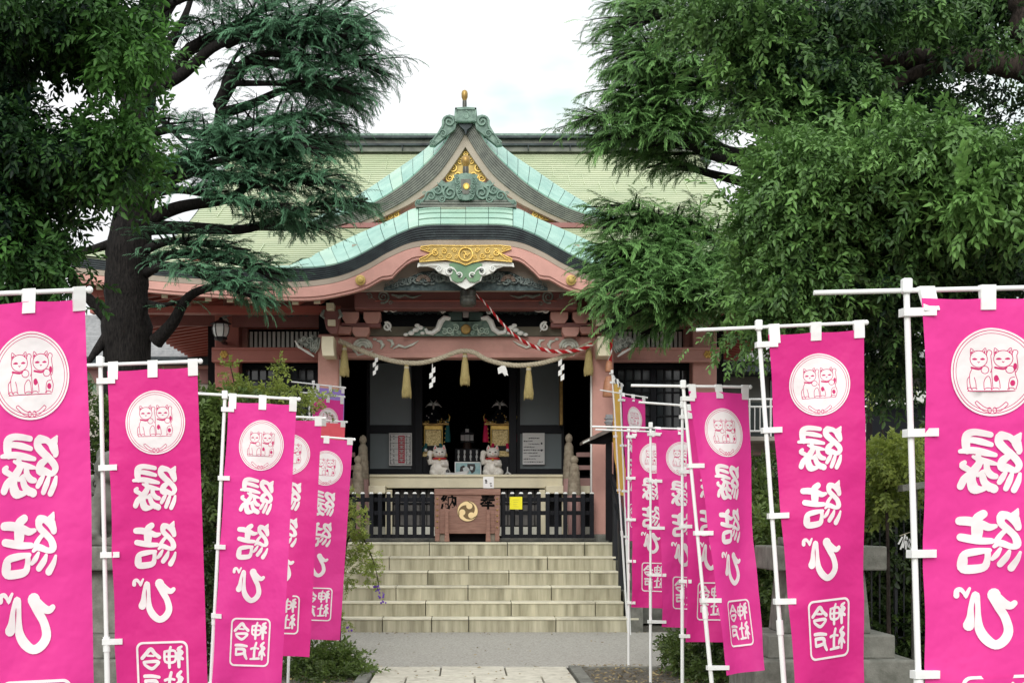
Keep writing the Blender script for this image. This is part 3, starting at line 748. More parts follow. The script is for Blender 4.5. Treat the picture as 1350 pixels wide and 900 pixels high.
MB().pbox(596, 405, 632, 411, Ys - .01, .14).pbox(610, 411, 618, 418, Ys - .01, .14).build('strut_cap', mat('grey_lilac_block', (.35, .33, .32), .6), strut, bevel=.01)
# bracket blocks and lintel
def bracket(s):
    def masu(dx0, dx1, y0, y1, Y=21.8):
        a, b = C + s * dx0, C + s * dx1; x0, x1 = min(a, b), max(a, b); h = y1 - y0; mid = y0 + h * .55; i = h * .28
        MB().prism([at(x, y, Y) for x, y in ((x0, y0), (x1, y0), (x1, mid), (x1 - i, y1), (x0 + i, y1), (x0, mid))], .3).build('bracket_block', PINK, hall, bevel=.008)
    masu(112, 135, 411, 426); masu(141, 163, 411, 426); masu(127, 149.5, 431, 443, 21.78)
    masu(150, 176, 429, 440, 21.85)
    sbox('bracket_arm', s, 112, 425, 165, 431.5, 21.85, .28, DRED, bevel=.01)
    sbox('bracket_arm', s, 118, 405, 172, 411.5, 21.9, .28, DRED, bevel=.01)
    m = MB(); m.scroll(C + s * 104, 430.5, 6, 21.82, d=-s, a0=1.2 if s > 0 else 2, w=.3, tail=[(C + s * 98, 437)]); m.scroll(C + s * 105, 408, 4.5, 21.8, d=s, w=.3, tail=[(C + s * 96, 411), (C + s * 90, 409)])
    m.build('white_nosing', WHITE, hall)
    # cream ends of the bracket arms above the column
    sbox('bracket_nose', s, 174, 399, 184, 408, 21.5, .5, CREAM); sbox('bracket_nose', s, 172, 421, 182, 429, 21.55, .5, CREAM)
    a, b = sorted((C + s * 174, C + s * 190))
    MB().prism([at(x, y, 21.5) for x, y in ((a, 443), (b, 443), (b - .5, 456), (b + 1, 469), (a + 1, 469), (a - .5, 456))], .5).build('beam_nose', CREAM, hall, bevel=.01)
    m = MB(); m.prism([at(C + s * x, y, 21.65) for x, y in ((168, 408), (190, 408), (192, 414), (187, 420), (184, 433), (178, 440), (170, 440), (166, 420))][::s], .35); m.build('bracket_stack', DRED, hall, bevel=.01)
    m = MB(); m.tube([at(C + s * x, y, 21.62) for x, y in ((167, 408), (164, 416), (168, 420))], [.02, .03, .012], 6); m.tube([at(C + s * x, y, 21.62) for x, y in ((187, 408), (190, 416), (186, 420))], [.02, .03, .012], 6); m.build('white_nosing', CARV, hall)
    # carved beast-head nosing beside the column
    hd = [(192, 445), (200, 443), (206, 445), (212, 442), (219, 445), (223, 449), (219, 453), (213, 454), (212, 458), (207, 459), (205, 463), (199, 463), (194, 458)]
    m = MB(); m.prism([at(C + s * x, y, 21.98) for x, y in hd][::s], .14); m.build('beast_head_nosing', CARV, hall)
    m = MB()
    for x, y, r in ((206, 449, 4.5), (214, 447, 3.4), (199, 453, 4), (219, 450, 2.2), (211, 455, 2.6), (203, 444, 2.6)): m.scroll(C + s * x, y, r, 21.95, d=s, w=.28)
    for x, y in ((216, 449), (196, 448)): m.ball(at(C + s * x, y, 21.94), .02, 8, 5)
    for k in range(5): m.tube([at(C + s * (192 + k * 3), 447 + k * .5, 21.97), at(C + s * (194 + k * 2.6), 458, 21.95), at(C + s * (199 + k * 2), 466 - k * 2.2, 21.97)], [.01, .016, .006], 5)
    m.build('beast_mane', mat('pale_carved_mane', (.22, .27, .24), .55, scale=16, c2=(.60, .64, .58), bump=.3), hall)
    MB().tube([at(C + s * x, y, 21.96) for x, y in ((225, 449), (220, 457), (214, 461), (207, 465), (200, 470))], [.012, .022, .016, .022, .01], 6).build('beast_white_jaw', WHITE, hall)
both(bracket)
lint = sbox('lintel_beam', 1, -168, 443.5, 168, 469, 22.0, .26, PINK, bevel=.015)
sbox('lintel_fillet', 1, -166, 464.5, 166, 471.5, 21.97, .3, PINK, bevel=.01)
mb = MB()
for s in (-1, 1):
    for rr in (12, 8.5, 5.2): mb.tube([at(C + s * 136 + rr * math.cos(a), 459 - rr * math.sin(a), 21.98) for a in np.linspace(0, math.pi, 12)], [.006] + [.023] * 10 + [.006], 5)
    mb.tube([at(C + s * x, y, 21.98) for x, y in ((148, 460), (142, 468), (132, 466), (122, 462))], [.02, .022, .014, .004], 5)
    mb.tube([at(C + s * x, y, 21.98) for x, y in ((118, 449), (112, 450), (109, 455), (112, 460))], [.008, .028, .034, .01], 5)
    mb.tube([at(C + s * x, y, 21.98) for x, y in ((104, 448), (98, 449), (96, 454), (99, 458))], [.008, .028, .028, .008], 5)
    mb.tube([at(C + s * x, y, 21.98) for x, y in ((96, 460), (88, 455), (80, 458), (70, 454), (62, 449))], [.006, .026, .018, .018, .004], 5)
    mb.ball(at(C + s * 120, 447, 21.98), (.03, .015, .02), 8, 5)
mb.build('painted_scroll', mat('pale_grey_green_paint', (.46, .52, .45), .6, scale=14, c2=(.78, .80, .72)), lint)

def side(s):
    # porch column with metal shoe
    cl = sbox('porch_column', s, 167, 440, 195, 712, 22.0, .31, PINK, bevel=.025)
    sbox('column_fillet', s, 164.5, 474, 167.5, 700, 22.05, .05, WHITE)
    # outer wall column, beam with rosette, upper wall, lattice vent
    sbox('wall_column', s, 299, 405, 331, 712, 22.8, .36, PINK if s > 0 else mat('pink_timber_sunlit_tint', (.45, .16, .125), .55, var=.08, scale=3, stain=.15), bevel=.02)  # left side's sunlit redness is painted into this timber colour
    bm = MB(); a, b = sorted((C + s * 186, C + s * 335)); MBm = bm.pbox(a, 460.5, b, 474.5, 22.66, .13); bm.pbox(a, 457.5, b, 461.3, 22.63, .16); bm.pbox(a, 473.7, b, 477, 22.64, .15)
    beam = bm.build('wall_beam', PINK if s > 0 else mat('pink_timber_sunlit_tint', (.45, .16, .125)), hall, bevel=.008)
    m = MB()
    for k in range(6):
        an = math.pi * k / 3; c = at(C + s * 319 + 3.4 * math.cos(an), 467 - 3.4 * math.sin(an), 22.64); m.ball(c, (.024, .014, .024), 8, 4)
    m.ball(at(C + s * 319, 467, 22.63), (.022, .02, .022), 8, 4); m.build('gold_rosette', GOLD, beam)
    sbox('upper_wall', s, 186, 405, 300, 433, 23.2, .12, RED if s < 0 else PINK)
    sbox('wall_post', s, 288, 432, 300, 462, 23.15, .14, PINK); sbox('cream_post', s, 300.5, 432, 306, 712, 23.1, .1, CREAM)
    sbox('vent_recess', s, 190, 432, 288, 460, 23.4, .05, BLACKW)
    for k in range(16):
        dx = 191 + k * 6.0
        sbox('vent_slat', s, dx, 437, dx + 3.7, 458, 23.3, .04, WHITE, bevel=0)
    # window: frame, muntins, panes
    wf = MB(); a, b = sorted((C + s * 194, C + s * 301))
    for (x0, y0, x1, y1) in ((a, 480, b, 486), (a, 486, a + 6, 640), (b - 6, 486, b, 640), ((a + b) / 2 - 4, 486, (a + b) / 2 + 4, 640), (a, 626, b, 640)): wf.pbox(x0, y0, x1, y1, 23.25 if x1 - x0 > 20 else 23.24, .08)
    win = wf.build('window', BLACKW, hall, bevel=.004)
    for h in range(2):
        xs0 = a + 6 if h == 0 else (a + b) / 2 + 4; xs1 = (a + b) / 2 - 4 if h == 0 else b - 6; pw = (xs1 - xs0) / 4
        for i in range(4):
            for j in range(9):
                x0 = xs0 + i * pw; y0 = 486 + j * 15.55
                p = MB().pbox(x0 + .8, y0 + .8, x0 + pw - .8, y0 + 15, 23.31, .012).build('pane', GLASSD, win)
                p.rotation_euler = (0, 0, 0)
        mt = MB()
        for i in range(1, 4): mt.pbox(xs0 + i * pw - 1.1, 486, xs0 + i * pw + 1.1, 626, 23.26, .05)
        for j in range(1, 9): mt.pbox(xs0, 486 + j * 15.55 - 1, xs1, 486 + j * 15.55 + 1, 23.265, .04)
        mt.build('muntin', BLACKW, win)
    sbox('lower_wall', s, 186, 640, 330, 716, 23.2, .12, DRED)
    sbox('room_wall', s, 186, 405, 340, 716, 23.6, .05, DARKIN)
    # side wall going back and reveal beside the opening
    MB().box((s * 3.62, 28.4, 3.0), (.14, 10.6, 3.8)).build('side_wall', PINK, hall)
    MB().box((s * 2.12, 23.4, 3.0), (.16, 1.4, 3.75)).build('reveal_wall', DARKIN, hall)
    # rafters with cream ends, front
    dx = 196
    while dx < 500:
        x = C + s * dx; x0 = X_(x, 20.9)
        z = Z_(BB(dx) + 2.5, 20.9)
        r_ = MB(); r_.box((x0, 21.95, z + .0 + .21), (.10, 2.1, .12), (math.atan(.2), 0, 0)); rf = r_.build('rafter', RED, hall)
        MB().box((x0, 20.905, z), (.085, .03, .10)).build('rafter_end', CREAM, rf, bevel=.004)
        dx += 28.7
    sbox('eave_beam', s, 186, 405, 400, 413, 21.9, .2, DRED)
    MB().box((s * 3.6, 21.9, Z_(409, 21.9)), (3.6, .2, .1)).build('purlin', RED, hall)
    # side rafters
    for k in range(44):
        y = 21.2 + k * .34
        MB().box((s * 4.42, y, 4.68 + .06), (1.7, .09, .12), (0, s * .16, 0)).build('rafter', RED, hall)
    MB().box((s * 5.27, 28.5, 4.735), (.10, 15.0, .17)).build('side_eave_board', RED, hall); MB().box((s * 5.32, 28.5, 4.80), (.05, 15.3, .13)).build('side_eave_edge', EDGE, hall)
    MB().box((s * 4.4, 28.5, 4.93), (1.8, 15.2, .03), (0, s * .16, 0)).build('side_soffit', RED, hall)
    # ear carving under the eave near the outer column
    m = MB(); m.tube([at(C + s * x, y, 22.7) for x, y in ((300, 412), (312, 414), (322, 420), (334, 430))], [.03, .03, .025, .01], 6); m.scroll(C + s * 318, 424, 5, 22.68, d=s, w=.3); m.build('eave_scroll', CARV, hall)
    m = MB()
    for k in range(16): m.scroll(C + s * (205 + k * 5.6), 413.5 + (k % 2), 3.2, 22.55, d=1 if k % 2 else -1, a0=k, w=.22)
    m.tube([at(C + s * x, y, 22.5) for x, y in ((212, 410), (222, 411), (230, 416), (237, 412))], [.02, .03, .02, .01], 6)
    m.build('eave_carving', CARVD, hall)
both(side)
# soffit over the porch, interior shell
MB().box((0, 22.9, 4.83), (4.6, 1.6, .03)).build('porch_soffit', DRED, hall)
for s in (-1, 1): MB().box((s * 3.4, 22.2, 4.80), (2.4, 2.4, .03), (math.atan(.2), 0, 0)).build('porch_soffit', RED, hall)
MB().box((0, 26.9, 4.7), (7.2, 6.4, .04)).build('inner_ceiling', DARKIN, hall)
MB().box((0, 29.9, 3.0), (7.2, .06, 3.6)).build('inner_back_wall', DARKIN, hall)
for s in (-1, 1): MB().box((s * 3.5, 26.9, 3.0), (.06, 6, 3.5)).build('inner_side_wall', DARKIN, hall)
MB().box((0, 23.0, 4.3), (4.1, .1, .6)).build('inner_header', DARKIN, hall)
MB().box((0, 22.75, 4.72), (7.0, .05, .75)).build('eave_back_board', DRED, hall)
for s in (-1, 1): MB().box((s * 4.3, 23.6, 4.72), (1.9, .05, .5)).build('eave_back_board', DRED, hall)
# ---- veranda deck and the boards under it
DZ = Z_(627, 23.4)
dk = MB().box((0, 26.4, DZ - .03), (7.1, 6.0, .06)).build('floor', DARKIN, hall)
sbox('deck_edge', 1, -127, 627.5, 128, 643, 23.36, .16, CREAM, bevel=.01)
sbox('deck_lip', 1, -127, 625, 128, 628.5, 23.33, .2, CREAM, bevel=.005)
for s in (-1, 1):
    sbox('under_deck_post', s, 97, 645, 106, 704, 23.35, .1, CREAM); sbox('under_deck_post', s, 127, 640, 138, 704, 23.2, .12, CREAM)
    sbox('deck_step', s, 106, 640, 164, 650, 23.0, .4, CREAM)
for k in range(24):
    x = -104 + k * 8.9
    sbox('under_deck_slat', 1, x, 645, x + 7.6, 692, 23.6, .03, mat('dusty_grey_board', (.13, .125, .12), .7, var=.25, scale=9), bevel=0)
sbox('under_deck_rail', 1, -110, 662, 110, 664, 23.57, .03, BLACKW); sbox('under_deck_plinth', 1, -165, 694, 165, 706, 23.5, .2, mat('pale_plinth_stone', (.66, .66, .58), .7, stain=.2))
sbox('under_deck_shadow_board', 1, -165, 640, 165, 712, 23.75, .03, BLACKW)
# ---- doors
def doors(s):
    y0, y1 = 478, 636
    fr = MB(); a = C + s * 127; b = C + s * 71; x0, x1 = min(a, b), max(a, b)
    fr.pbox(x0 - 2, 470, x1 + 2, 478.5, 24.2, .08); fr.pbox(x0 - 2, 560, x1 + 2, 571, 24.2, .07); fr.pbox(x0 - 2, 617.5, x1 + 2, 630, 24.2, .08)
    fr.pbox(x0 - 4, 478, x0 + .6, 630, 24.19, .09); fr.pbox(x1 - .6, 478, x1 + 10 * (1 if s < 0 else .3), 630, 24.19, .09)
    d = fr.build('sliding_door', BLACKW, hall, bevel=.004)
    MB().pbox(x0, 478, x1, 561, 24.24, .02).build('door_panel', PANEL, d); MB().pbox(x0, 570, x1, 618, 24.24, .02).build('door_panel', PANEL, d)
    p = MB(); c = C + s * 62; p.pbox(c - 5, 470, c + 5, 634, 24.1, .12); p.build('door_post', BLACKW, hall, bevel=.006)
    # hanging gilt edge of the folded lattice door beside the column
    if s > 0: MB().pbox(738, 486, 742, 560, 23.9, .2).build('door_gilt_edge', BROWNG, hall, bevel=.004)
both(doors)
sbox('inner_header_board', 1, -127, 468, 128, 476, 24.1, .1, BLACKW)
# ---- inner wooden stair balustrades: newels with ribbed bronze caps
CAPM = mat('ribbed_bronze_cap', (.22, .18, .13), .6, metal=.1, scale=14, c2=(.42, .37, .28), bump=.2)
def newel(px, ptop, pbot, wpx, Y, lab):
    t = thing('newel_post', (X_(px, Y), Y, Z_(pbot, Y)), lab, 'newel post', 'pink newel posts with bronze caps')
    r = wpx / 2 * Y / F; H = (pbot - ptop) * Y / F; zc = H * .62; b = Vector((X_(px, Y), Y, Z_(pbot, Y)))
    MB().lathe(b, [(r, 0), (r, H * .52), (r * .97, H * .55)], 16).build('post', mat('faded_pink_timber', (.44, .27, .25), .6, var=.1, scale=4, stain=.3), t, smooth=True)
    prof = [(r * 1.02, H * .50)]
    for k in range(5): prof += [(r * (1.05 - .065 * k), H * (.50 + .075 * k)), (r * (1.07 - .065 * k), H * (.515 + .075 * k)), (r * (1.05 - .065 * k), H * (.56 + .075 * k))]
    prof += [(r * .55, H * .885), (r * .42, H * .90), (r * .62, H * .925), (r * .66, H * .95), (r * .5, H * .98), (r * .1, H)]
    MB().lathe(b, prof, 20).build('cap', CAPM, t, smooth=True)
newel(478.5, 573, 690, 15, 23.0, 'rear left pink newel post with bronze onion cap, taller of the left pair')
newel(472, 600, 705, 16, 22.6, 'front left pink newel post with ribbed bronze cap, just above the black fence')
newel(750, 571, 690, 15, 23.0, 'rear right pink newel post with bronze onion cap, taller of the right pair')
newel(757, 600, 705, 17, 22.6, 'front right pink newel post with ribbed bronze cap, beside the railing boards')
for s in (-1, 1):
    bal = thing('veranda_railing', (s * 1.9, 23.3, DZ), 'pink horizontal veranda railing on the %s side of the inner steps' % ('left' if s < 0 else 'right'), 'railing', 'pink veranda railings')
    for y0, y1 in ((596, 602), (613, 619), (630, 641)):
        a, b = sorted((C + s * 146, C + s * 170)); MB().pbox(a, y0, b, y1, 23.2, .07).build('rail', mat('faded_pink_timber', (.44, .27, .25)), bal, bevel=.006)
    MB().pbox(C + s * 168 - 2, 590, C + s * 168 + 2, 645, 23.18, .1).build('baluster', mat('faded_pink_timber', (.44, .27, .25)), bal)
# ================================================================ THINGS ON THE PORCH
PZ = 6 * RI
# ---- black picket fences
def fence(x0, x1, n, lab):
    Y = 21.75; t = thing('picket_fence', (X_((x0 + x1) / 2, Y), Y, PZ), lab, 'fence', 'black picket fences')
    for y0, y1, dy in ((655.5, 661, .035), (673, 678.5, .035), (704, 710, .03)): MB().pbox(x0, y0, x1, y1, Y + dy, .04).build('rail', BLACKW, t, bevel=.004)
    MB().pbox(x0 - 3, 709, x1 + 3, 713.4, Y - .04, .2).build('foot_beam', METD, t, bevel=.006)
    for i in range(n):
        x = x0 + 2.6 + (x1 - x0 - 5.2) * i / (n - 1)
        p = MB().pbox(x - 2.7, 650.5, x + 2.7, 709, Y - .012, .045).build('picket', BLACKW, t, bevel=.004)
        q = MB(); a = at(x, 650.5, Y - .012); q.box((a.x, Y + .0105, a.z + .012), (.066, .052, .024), taper=.55).build('picket_cap', WHITE, p)
fence(464, 572, 10, 'black picket fence with white caps to the left of the offertory box')
fence(661, 783, 11, 'black picket fence with white caps to the right of the offertory box')
# yellow notice
c = at(680, 662.5, 21.72); yn = MB().pbox(672, 654.5, 688.5, 671, 21.715, .008).build('yellow_notice', mat('yellow_plastic', (.95, .88, .02), .35, var=.02), None, loc=(c.x, c.y, c.z)); tag(yn, 'square bright yellow notice fixed to the right picket fence', 'notice')
# small grey printed lines on it (illegible in the photo)
mbx = MB()
for k in range(4): mbx.pbox(676 + k % 2, 658 + k * 3, 684 - k % 3, 658.7 + k * 3, 21.711, .003)
mbx.build('lettering', mat('faint_print', (.72, .68, .05), .5), yn)

# ---- offertory box
OB = 21.45
box = thing('offertory_box', (X_(616, OB), OB, PZ), 'brown wooden offertory box with gold crest between two fences', 'offertory box')
b = MB().pbox(573, 652, 659, 703, OB, .55).build('body', WOOD, box, bevel=.006)
MB().pbox(572.5, 644, 660, 652.2, OB - .025, .62).build('rim', WOOD, box, bevel=.008)
for x0, x1 in ((573.5, 579.5), (652.5, 658.5)):
    MB().pbox(x0 + (0 if x0 < 600 else 0), 652.5, x1, 713, OB - .012, .03).build('side_board', WOOD, box, bevel=.004)
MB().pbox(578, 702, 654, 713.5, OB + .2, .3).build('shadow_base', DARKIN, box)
MB().pbox(576, 702, 587, 713.3, OB + .04, .06).build('kick_board', mat('grey_kick_board', (.30, .27, .22), .7), box)
MB().pbox(645, 702, 657, 713.3, OB + .04, .06).build('kick_board', mat('grey_kick_board', (.30, .27, .22), .7), box)
for px in (589, 643.5):
    o = [(px - 2.2, 673), (px + 2.2, 673), (px + 2.4, 698), (px + 3.6, 713.6), (px - 3.2, 713.6), (px - 2.4, 698)]
    MB().prism([at(x, y, OB - .10) for x, y in o], .11).build('leg', WOOD, box, bevel=.006)
studs = 0
for x in (576.5, 655.5):
    for y in (657, 664, 672, 679.5, 687, 695):
        c = at(x, y, OB - .014); MB().ball(c, (.014, .01, .014), 8, 4).build('stud', BROWNG, box, smooth=True)
for ch, px in (('納', 592), ('奉', 643.5)):
    v, f = text_mesh(ch, .235, .007); c = at(px, 662, OB - .004)
    MB().add([(c.x + p.x, c.y, c.z + p.y) for p in v], f).build('lettering', mat('black_ink', (.004, .004, .004), .8, spec=.05), box)
# crest: three commas
def tomoe(cx, cz, Rr, y, m0, m1, par, rot=0., d=.012, direction=1):
    n = 28; MB().lathe((cx, y, cz), [(Rr, 0), (Rr, d)], 36, axis='y').build('crest_ground', m0, par)
    for k in range(3):
        a0 = rot + k * 2 * math.pi / 3; pts_o = []; pts_i = []
        for i in range(n + 1):
            t = i / n; a = a0 + direction * t * 2.35
            ro = Rr * (.97 if t > .25 else .97 - .30 * (1 - t / .25) ** 2 * .9); ri = ro - Rr * (.50 * (1 - t) ** 1.1 + .01)
            pts_o.append((ro, a)); pts_i.append((max(ri, Rr * .2), a))
        hc = (Rr * .53, a0 + direction * .05); head = []
        P = [(r * math.cos(a), r * math.sin(a)) for r, a in pts_o] + [(r * math.cos(a), r * math.sin(a)) for r, a in reversed(pts_i)]
        hx, hy = hc[0] * math.cos(hc[1]), hc[0] * math.sin(hc[1]); hr = Rr * .30
        circ = [(hx + hr * math.cos(q), hy + hr * math.sin(q)) for q in np.linspace(0, 2 * math.pi, 25)[:-1]]
        v, tt, val = region([(1, [P, circ])], Rr * .5, (-Rr, -Rr, Rr, Rr))
        tt = tt[val == 1]; fs = [tuple(int(x) for x in t) for t in tt]
        fs = [f if ((v[f[1]][0] - v[f[0]][0]) * (v[f[2]][1] - v[f[0]][1]) - (v[f[1]][1] - v[f[0]][1]) * (v[f[2]][0] - v[f[0]][0])) > 0 else f[::-1] for f in fs]
        us = sorted({q for f in fs for q in f}); ix = {q: i for i, q in enumerate(us)}
        MB().add([(cx + v[q][0], y - .006, cz + v[q][1]) for q in us], [tuple(ix[q] for q in f) for f in fs]).build('crest_comma', m1, par)
c = at(616.5, 673.5, OB)
tomoe(c.x, c.z, 13.6 * OB / F, OB - .014, mat('brown_crest_ground', (.16, .10, .035), .5), mat('pale_gold_comma', (.86, .66, .34), .45, var=.04), box, rot=1.2)
# papers and card on the deck edge behind the box
o = MB(); c = at(600, 629, 23.3); o.box((c.x, 23.45, DZ + .02), (.30, .22, .012), (.25, .05, .1)).box((c.x + .1, 23.42, DZ + .045), (.2, .16, .012), (.3, -.1, -.2)); tag(o.build('paper_sheets', PAPER, None, loc=(c.x, 23.45, DZ)), 'loose white paper sheets lying on the cream deck edge', 'papers')
Yc = 22.0; c = at(644, 642, Yc)
cd = thing('price_card', (c.x, Yc, Z_(643, Yc)), 'white card with two small dark marks above the right end of the offertory box', 'card')
MB().pbox(637, 628, 651, 643, Yc, .02).build('card_body', PAPER, cd); m = MB()
for x, y in ((641, 634), (641, 636), (647, 637), (647.5, 640), (640.5, 632.5)): m.pbox(x - 1.3, y - .8, x + 1.3, y + .7, Yc - .004, .004)
m.build('lettering', mat('grey_print', (.12, .12, .12), .6), cd)
MB().box((X_(644, Yc), Yc + .01, (Z_(643, Yc) + DZ * 0 + PZ) / 2), (.03, .02, Z_(643, Yc) - PZ)).build('card_stake', METD, cd)

# ---- beckoning cats
CW = mat('glazed_white_ceramic', (.80, .77, .70), .25, var=.04, scale=8, stain=.1); CRD = mat('red_glaze', (.55, .03, .03), .3); CBK = mat('black_glaze', (.02, .02, .02), .3)
def cat(px, lab, spots):
    Y = 23.75; s = Y / F; base = Vector((X_(px, Y), Y, DZ))
    t = thing('beckoning_cat', base, lab, 'cat figurine', 'white ceramic beckoning cats')
    def P(x, y, z): return base + Vector((x * s, y * s, z * s))
    m = MB()
    m.ball(P(0, 2, 10), (12.5 * s, 9 * s, 11 * s), 20, 12); m.ball(P(0, 1, 19), (8.5 * s, 7 * s, 8 * s), 16, 10)      # body
    m.ball(P(0, 0, 31), (9.2 * s, 8 * s, 7.6 * s), 20, 12)                                                     # head
    m.ball(P(0, -6.5, 29), (4 * s, 3 * s, 3 * s), 12, 8)                                                        # muzzle
    m.ball(P(-8, -4, 5.5), (5.5 * s, 6 * s, 5.5 * s), 14, 8); m.ball(P(9, -4, 5.5), (5.5 * s, 6 * s, 5.5 * s), 14, 8)    # haunches
    m.ball(P(-4.5, -8, 2), (3.2 * s, 4 * s, 2.3 * s), 12, 6); m.ball(P(4.5, -8, 2), (3.2 * s, 4 * s, 2.3 * s), 12, 6)
    m.tube([P(-8, -1, 20), P(-12.5, -3, 18), P(-13.5, -4, 24), P(-12.5, -4.5, 30)], [3.6 * s, 3.6 * s, 3.5 * s, 3.6 * s], 10); m.ball(P(-12.3, -4.8, 31), (3.9 * s, 3.4 * s, 3.6 * s), 12, 8)   # raised paw
    m.tube([P(8, -1, 20), P(9, -5, 15), P(5, -8, 16)], [3.6 * s, 3.5 * s, 3 * s], 10); m.ball(P(4.5, -8.6, 16.3), (3.2 * s, 2.6 * s, 3 * s), 12, 8)
    for e in (-1, 1): m.lathe(P(e * 5.6, 0, 35), [(3.2 * s, 0), (2.4 * s, 3 * s), (.6 * s, 7 * s)], 10)
    remeshed(m, .0075, 'body', CW, t, 3)
    for e in (-1, 1):
        o = MB(); o.prism([P(e * 5.6 - 1.6, -3.2, 36), P(e * 5.6 + 1.6, -3.2, 36), P(e * 5.6 + .1, -2.3, 40.5)], .012); o.build('inner_ear', CRD, t)
        MB().ball(P(e * 3.6, -7.4, 32), (1.5 * s, .7 * s, .8 * s), 8, 5).build('eye', CBK, t)
    MB().ball(P(0, -9.6, 29.8), (.9 * s, .6 * s, .6 * s), 8, 5).build('nose', CRD, t)
    MB().tube([P(8.2 * math.cos(a), .5 + 7.4 * math.sin(a), 23.6) for a in np.linspace(0, 2 * math.pi, 21)], 1.25 * s, 7).build('collar', CRD, t)
    MB().ball(P(0, -7.8, 22.2), 1.6 * s, 8, 6).build('bell', GOLD, t)
    for (x, y, z, r) in spots: MB().ball(P(x, y, z), (r * s, 1.4 * s, r * 1.2 * s), 10, 6).build('spot', CBK, t)
cat(579.5, 'white beckoning cat with black spots on paw and hip, left of the framed picture', [(-14.8, -6.3, 25, 2.6), (10.5, -9.2, 6.3, 2.6)])
cat(649.5, 'plain white beckoning cat figurine with red collar, right of the framed picture', [])

# ---- portable shrines
GLINT = mat('pierced_gilt_panel', (.30, .18, .03), .4, metal=.3, scale=60, c2=(1.0, .86, .45), bump=.5, bscale=120)
def mikoshi(px, lab, cord):
    Y = 24.35; s = Y / F * 1.14; b = at(px, 602.5, Y)
    t = thing('portable_shrine', (b.x, b.y, DZ), lab, 'portable shrine', 'gilded portable shrines inside the hall')
    def P(x, z, y=0): return (b.x + x * s, b.y + y * s, b.z + z * s)
    MB().box((b.x, b.y, (DZ + b.z) / 2), (32 * s, 28 * s, b.z - DZ)).build('table', BLACKW, t)
    MB().box(P(0, 2), (32 * s, 28 * s, 4 * s)).box(P(0, 5.5), (28 * s, 24 * s, 3 * s)).build('base', GLINT, t, bevel=.01)
    MB().box(P(0, 23), (22 * s, 19 * s, 32 * s)).build('body', BLACKW, t, bevel=.01)
    MB().box(P(0, 22, -9.8), (18 * s, .6 * s, 18 * s)).build('door_panel', GLINT, t); MB().box(P(0, 34, -10), (20 * s, .8 * s, 5 * s)).build('frieze', GOLD, t, bevel=.004)
    for e in (-1, 1):
        MB().lathe(P(e * 10.2, 8, -9.5), [(1.0 * s, 0), (1.1 * s, 1 * s), (.8 * s, 2 * s), (.8 * s, 26 * s), (1.1 * s, 28 * s)], 8).build('post', GOLD, t)
        MB().ball(P(e * 8.5, 7.5, -14.5), 2.0 * s, 10, 6).build('mirror', PAPER, t, smooth=True)
        MB().tube([P(e * 8, 15, -11), P(e * 9, 10, -13), P(e * 13, 7, -13.5), P(e * 14, 4, -13)], [1.6 * s, 2.4 * s, 2.2 * s, 1.6 * s], 7).build('cord', cord, t)
        MB().lathe(P(e * 16.5, 17, -10), [(3.4 * s, 0), (3.2 * s, 8 * s), (2.4 * s, 16 * s), (1.0 * s, 27 * s)], 8).build('tassel', cord, t)
        MB().tube([P(e * 15, 42, -10), P(e * 18, 41, -13), P(e * 19, 46, -14), P(e * 17.3, 49, -13)], [.8 * s, .8 * s, .7 * s, .3 * s], 6).build('roof_curl', GOLD, t)
    # flared roof
    prof = [(16.5, 38), (17.5, 39.5), (16.5, 41), (12, 44), (8, 48), (5, 53), (3, 55)]
    MB().lathe(P(0, 0), [(r * s * 1.15, z * s) for r, z in prof], 4).build('roof', BLACKW, t).rotation_euler = (0, 0, 0)
    for k in range(7): MB().lathe(P(-13 + k * 4.3, 40, -14), [(1.2 * s, -.5 * s), (1.5 * s, 0), (1.2 * s, .5 * s)], 8).build('roof_stud', GOLD, t)
    MB().box(P(0, 37.6, -.5), (36 * s, 28 * s, 2.4 * s)).build('eave', BROWNG, t, bevel=.004)
    for k in range(26):
        a = random.uniform(-1, 1); MB().ball(P(a * 16, 39 + random.uniform(-1, 15) * (1 - abs(a)), -13 + 6 * (1 - abs(a)) * 0), random.uniform(.5, .95) * s, 6, 4).build('gilt_fitting', GOLD if k % 3 else PAPER, t)
    for e in (-1, 1):
        for q in range(5): MB().ball(P(e * (12.5 + q * .4), 12 + q * 5, -11), .9 * s, 6, 4).build('gilt_fitting', GOLD, t)
    ph = MB(); ph.tube([P(0, 55), P(0, 60), P(-1, 63, -2)], [1 * s, 1.6 * s, .8 * s], 7)
    for e in (-1, 1):
        for q in range(4): ph.tube([P(0, 60), P(e * (2 + q * 1.5), 64 - q * 1.2), P(e * (4 + q * 1.8), 66 - q * 2.8)], [.7 * s, .8 * s, .3 * s], 5)
    ph.build('phoenix', mat('tarnished_silver', (.3, .3, .28), .35, metal=.8), t)
mikoshi(571.5, 'gilded portable shrine with dark cords behind the left beckoning cat', mat('dark_teal_cord', (.02, .12, .13), .6))
mikoshi(659, 'gilded portable shrine with crimson cords behind the right beckoning cat', mat('crimson_cord', (.60, .02, .09), .6))
MB_ = MB().pbox(555, 505, 558, 512, 26, .02)
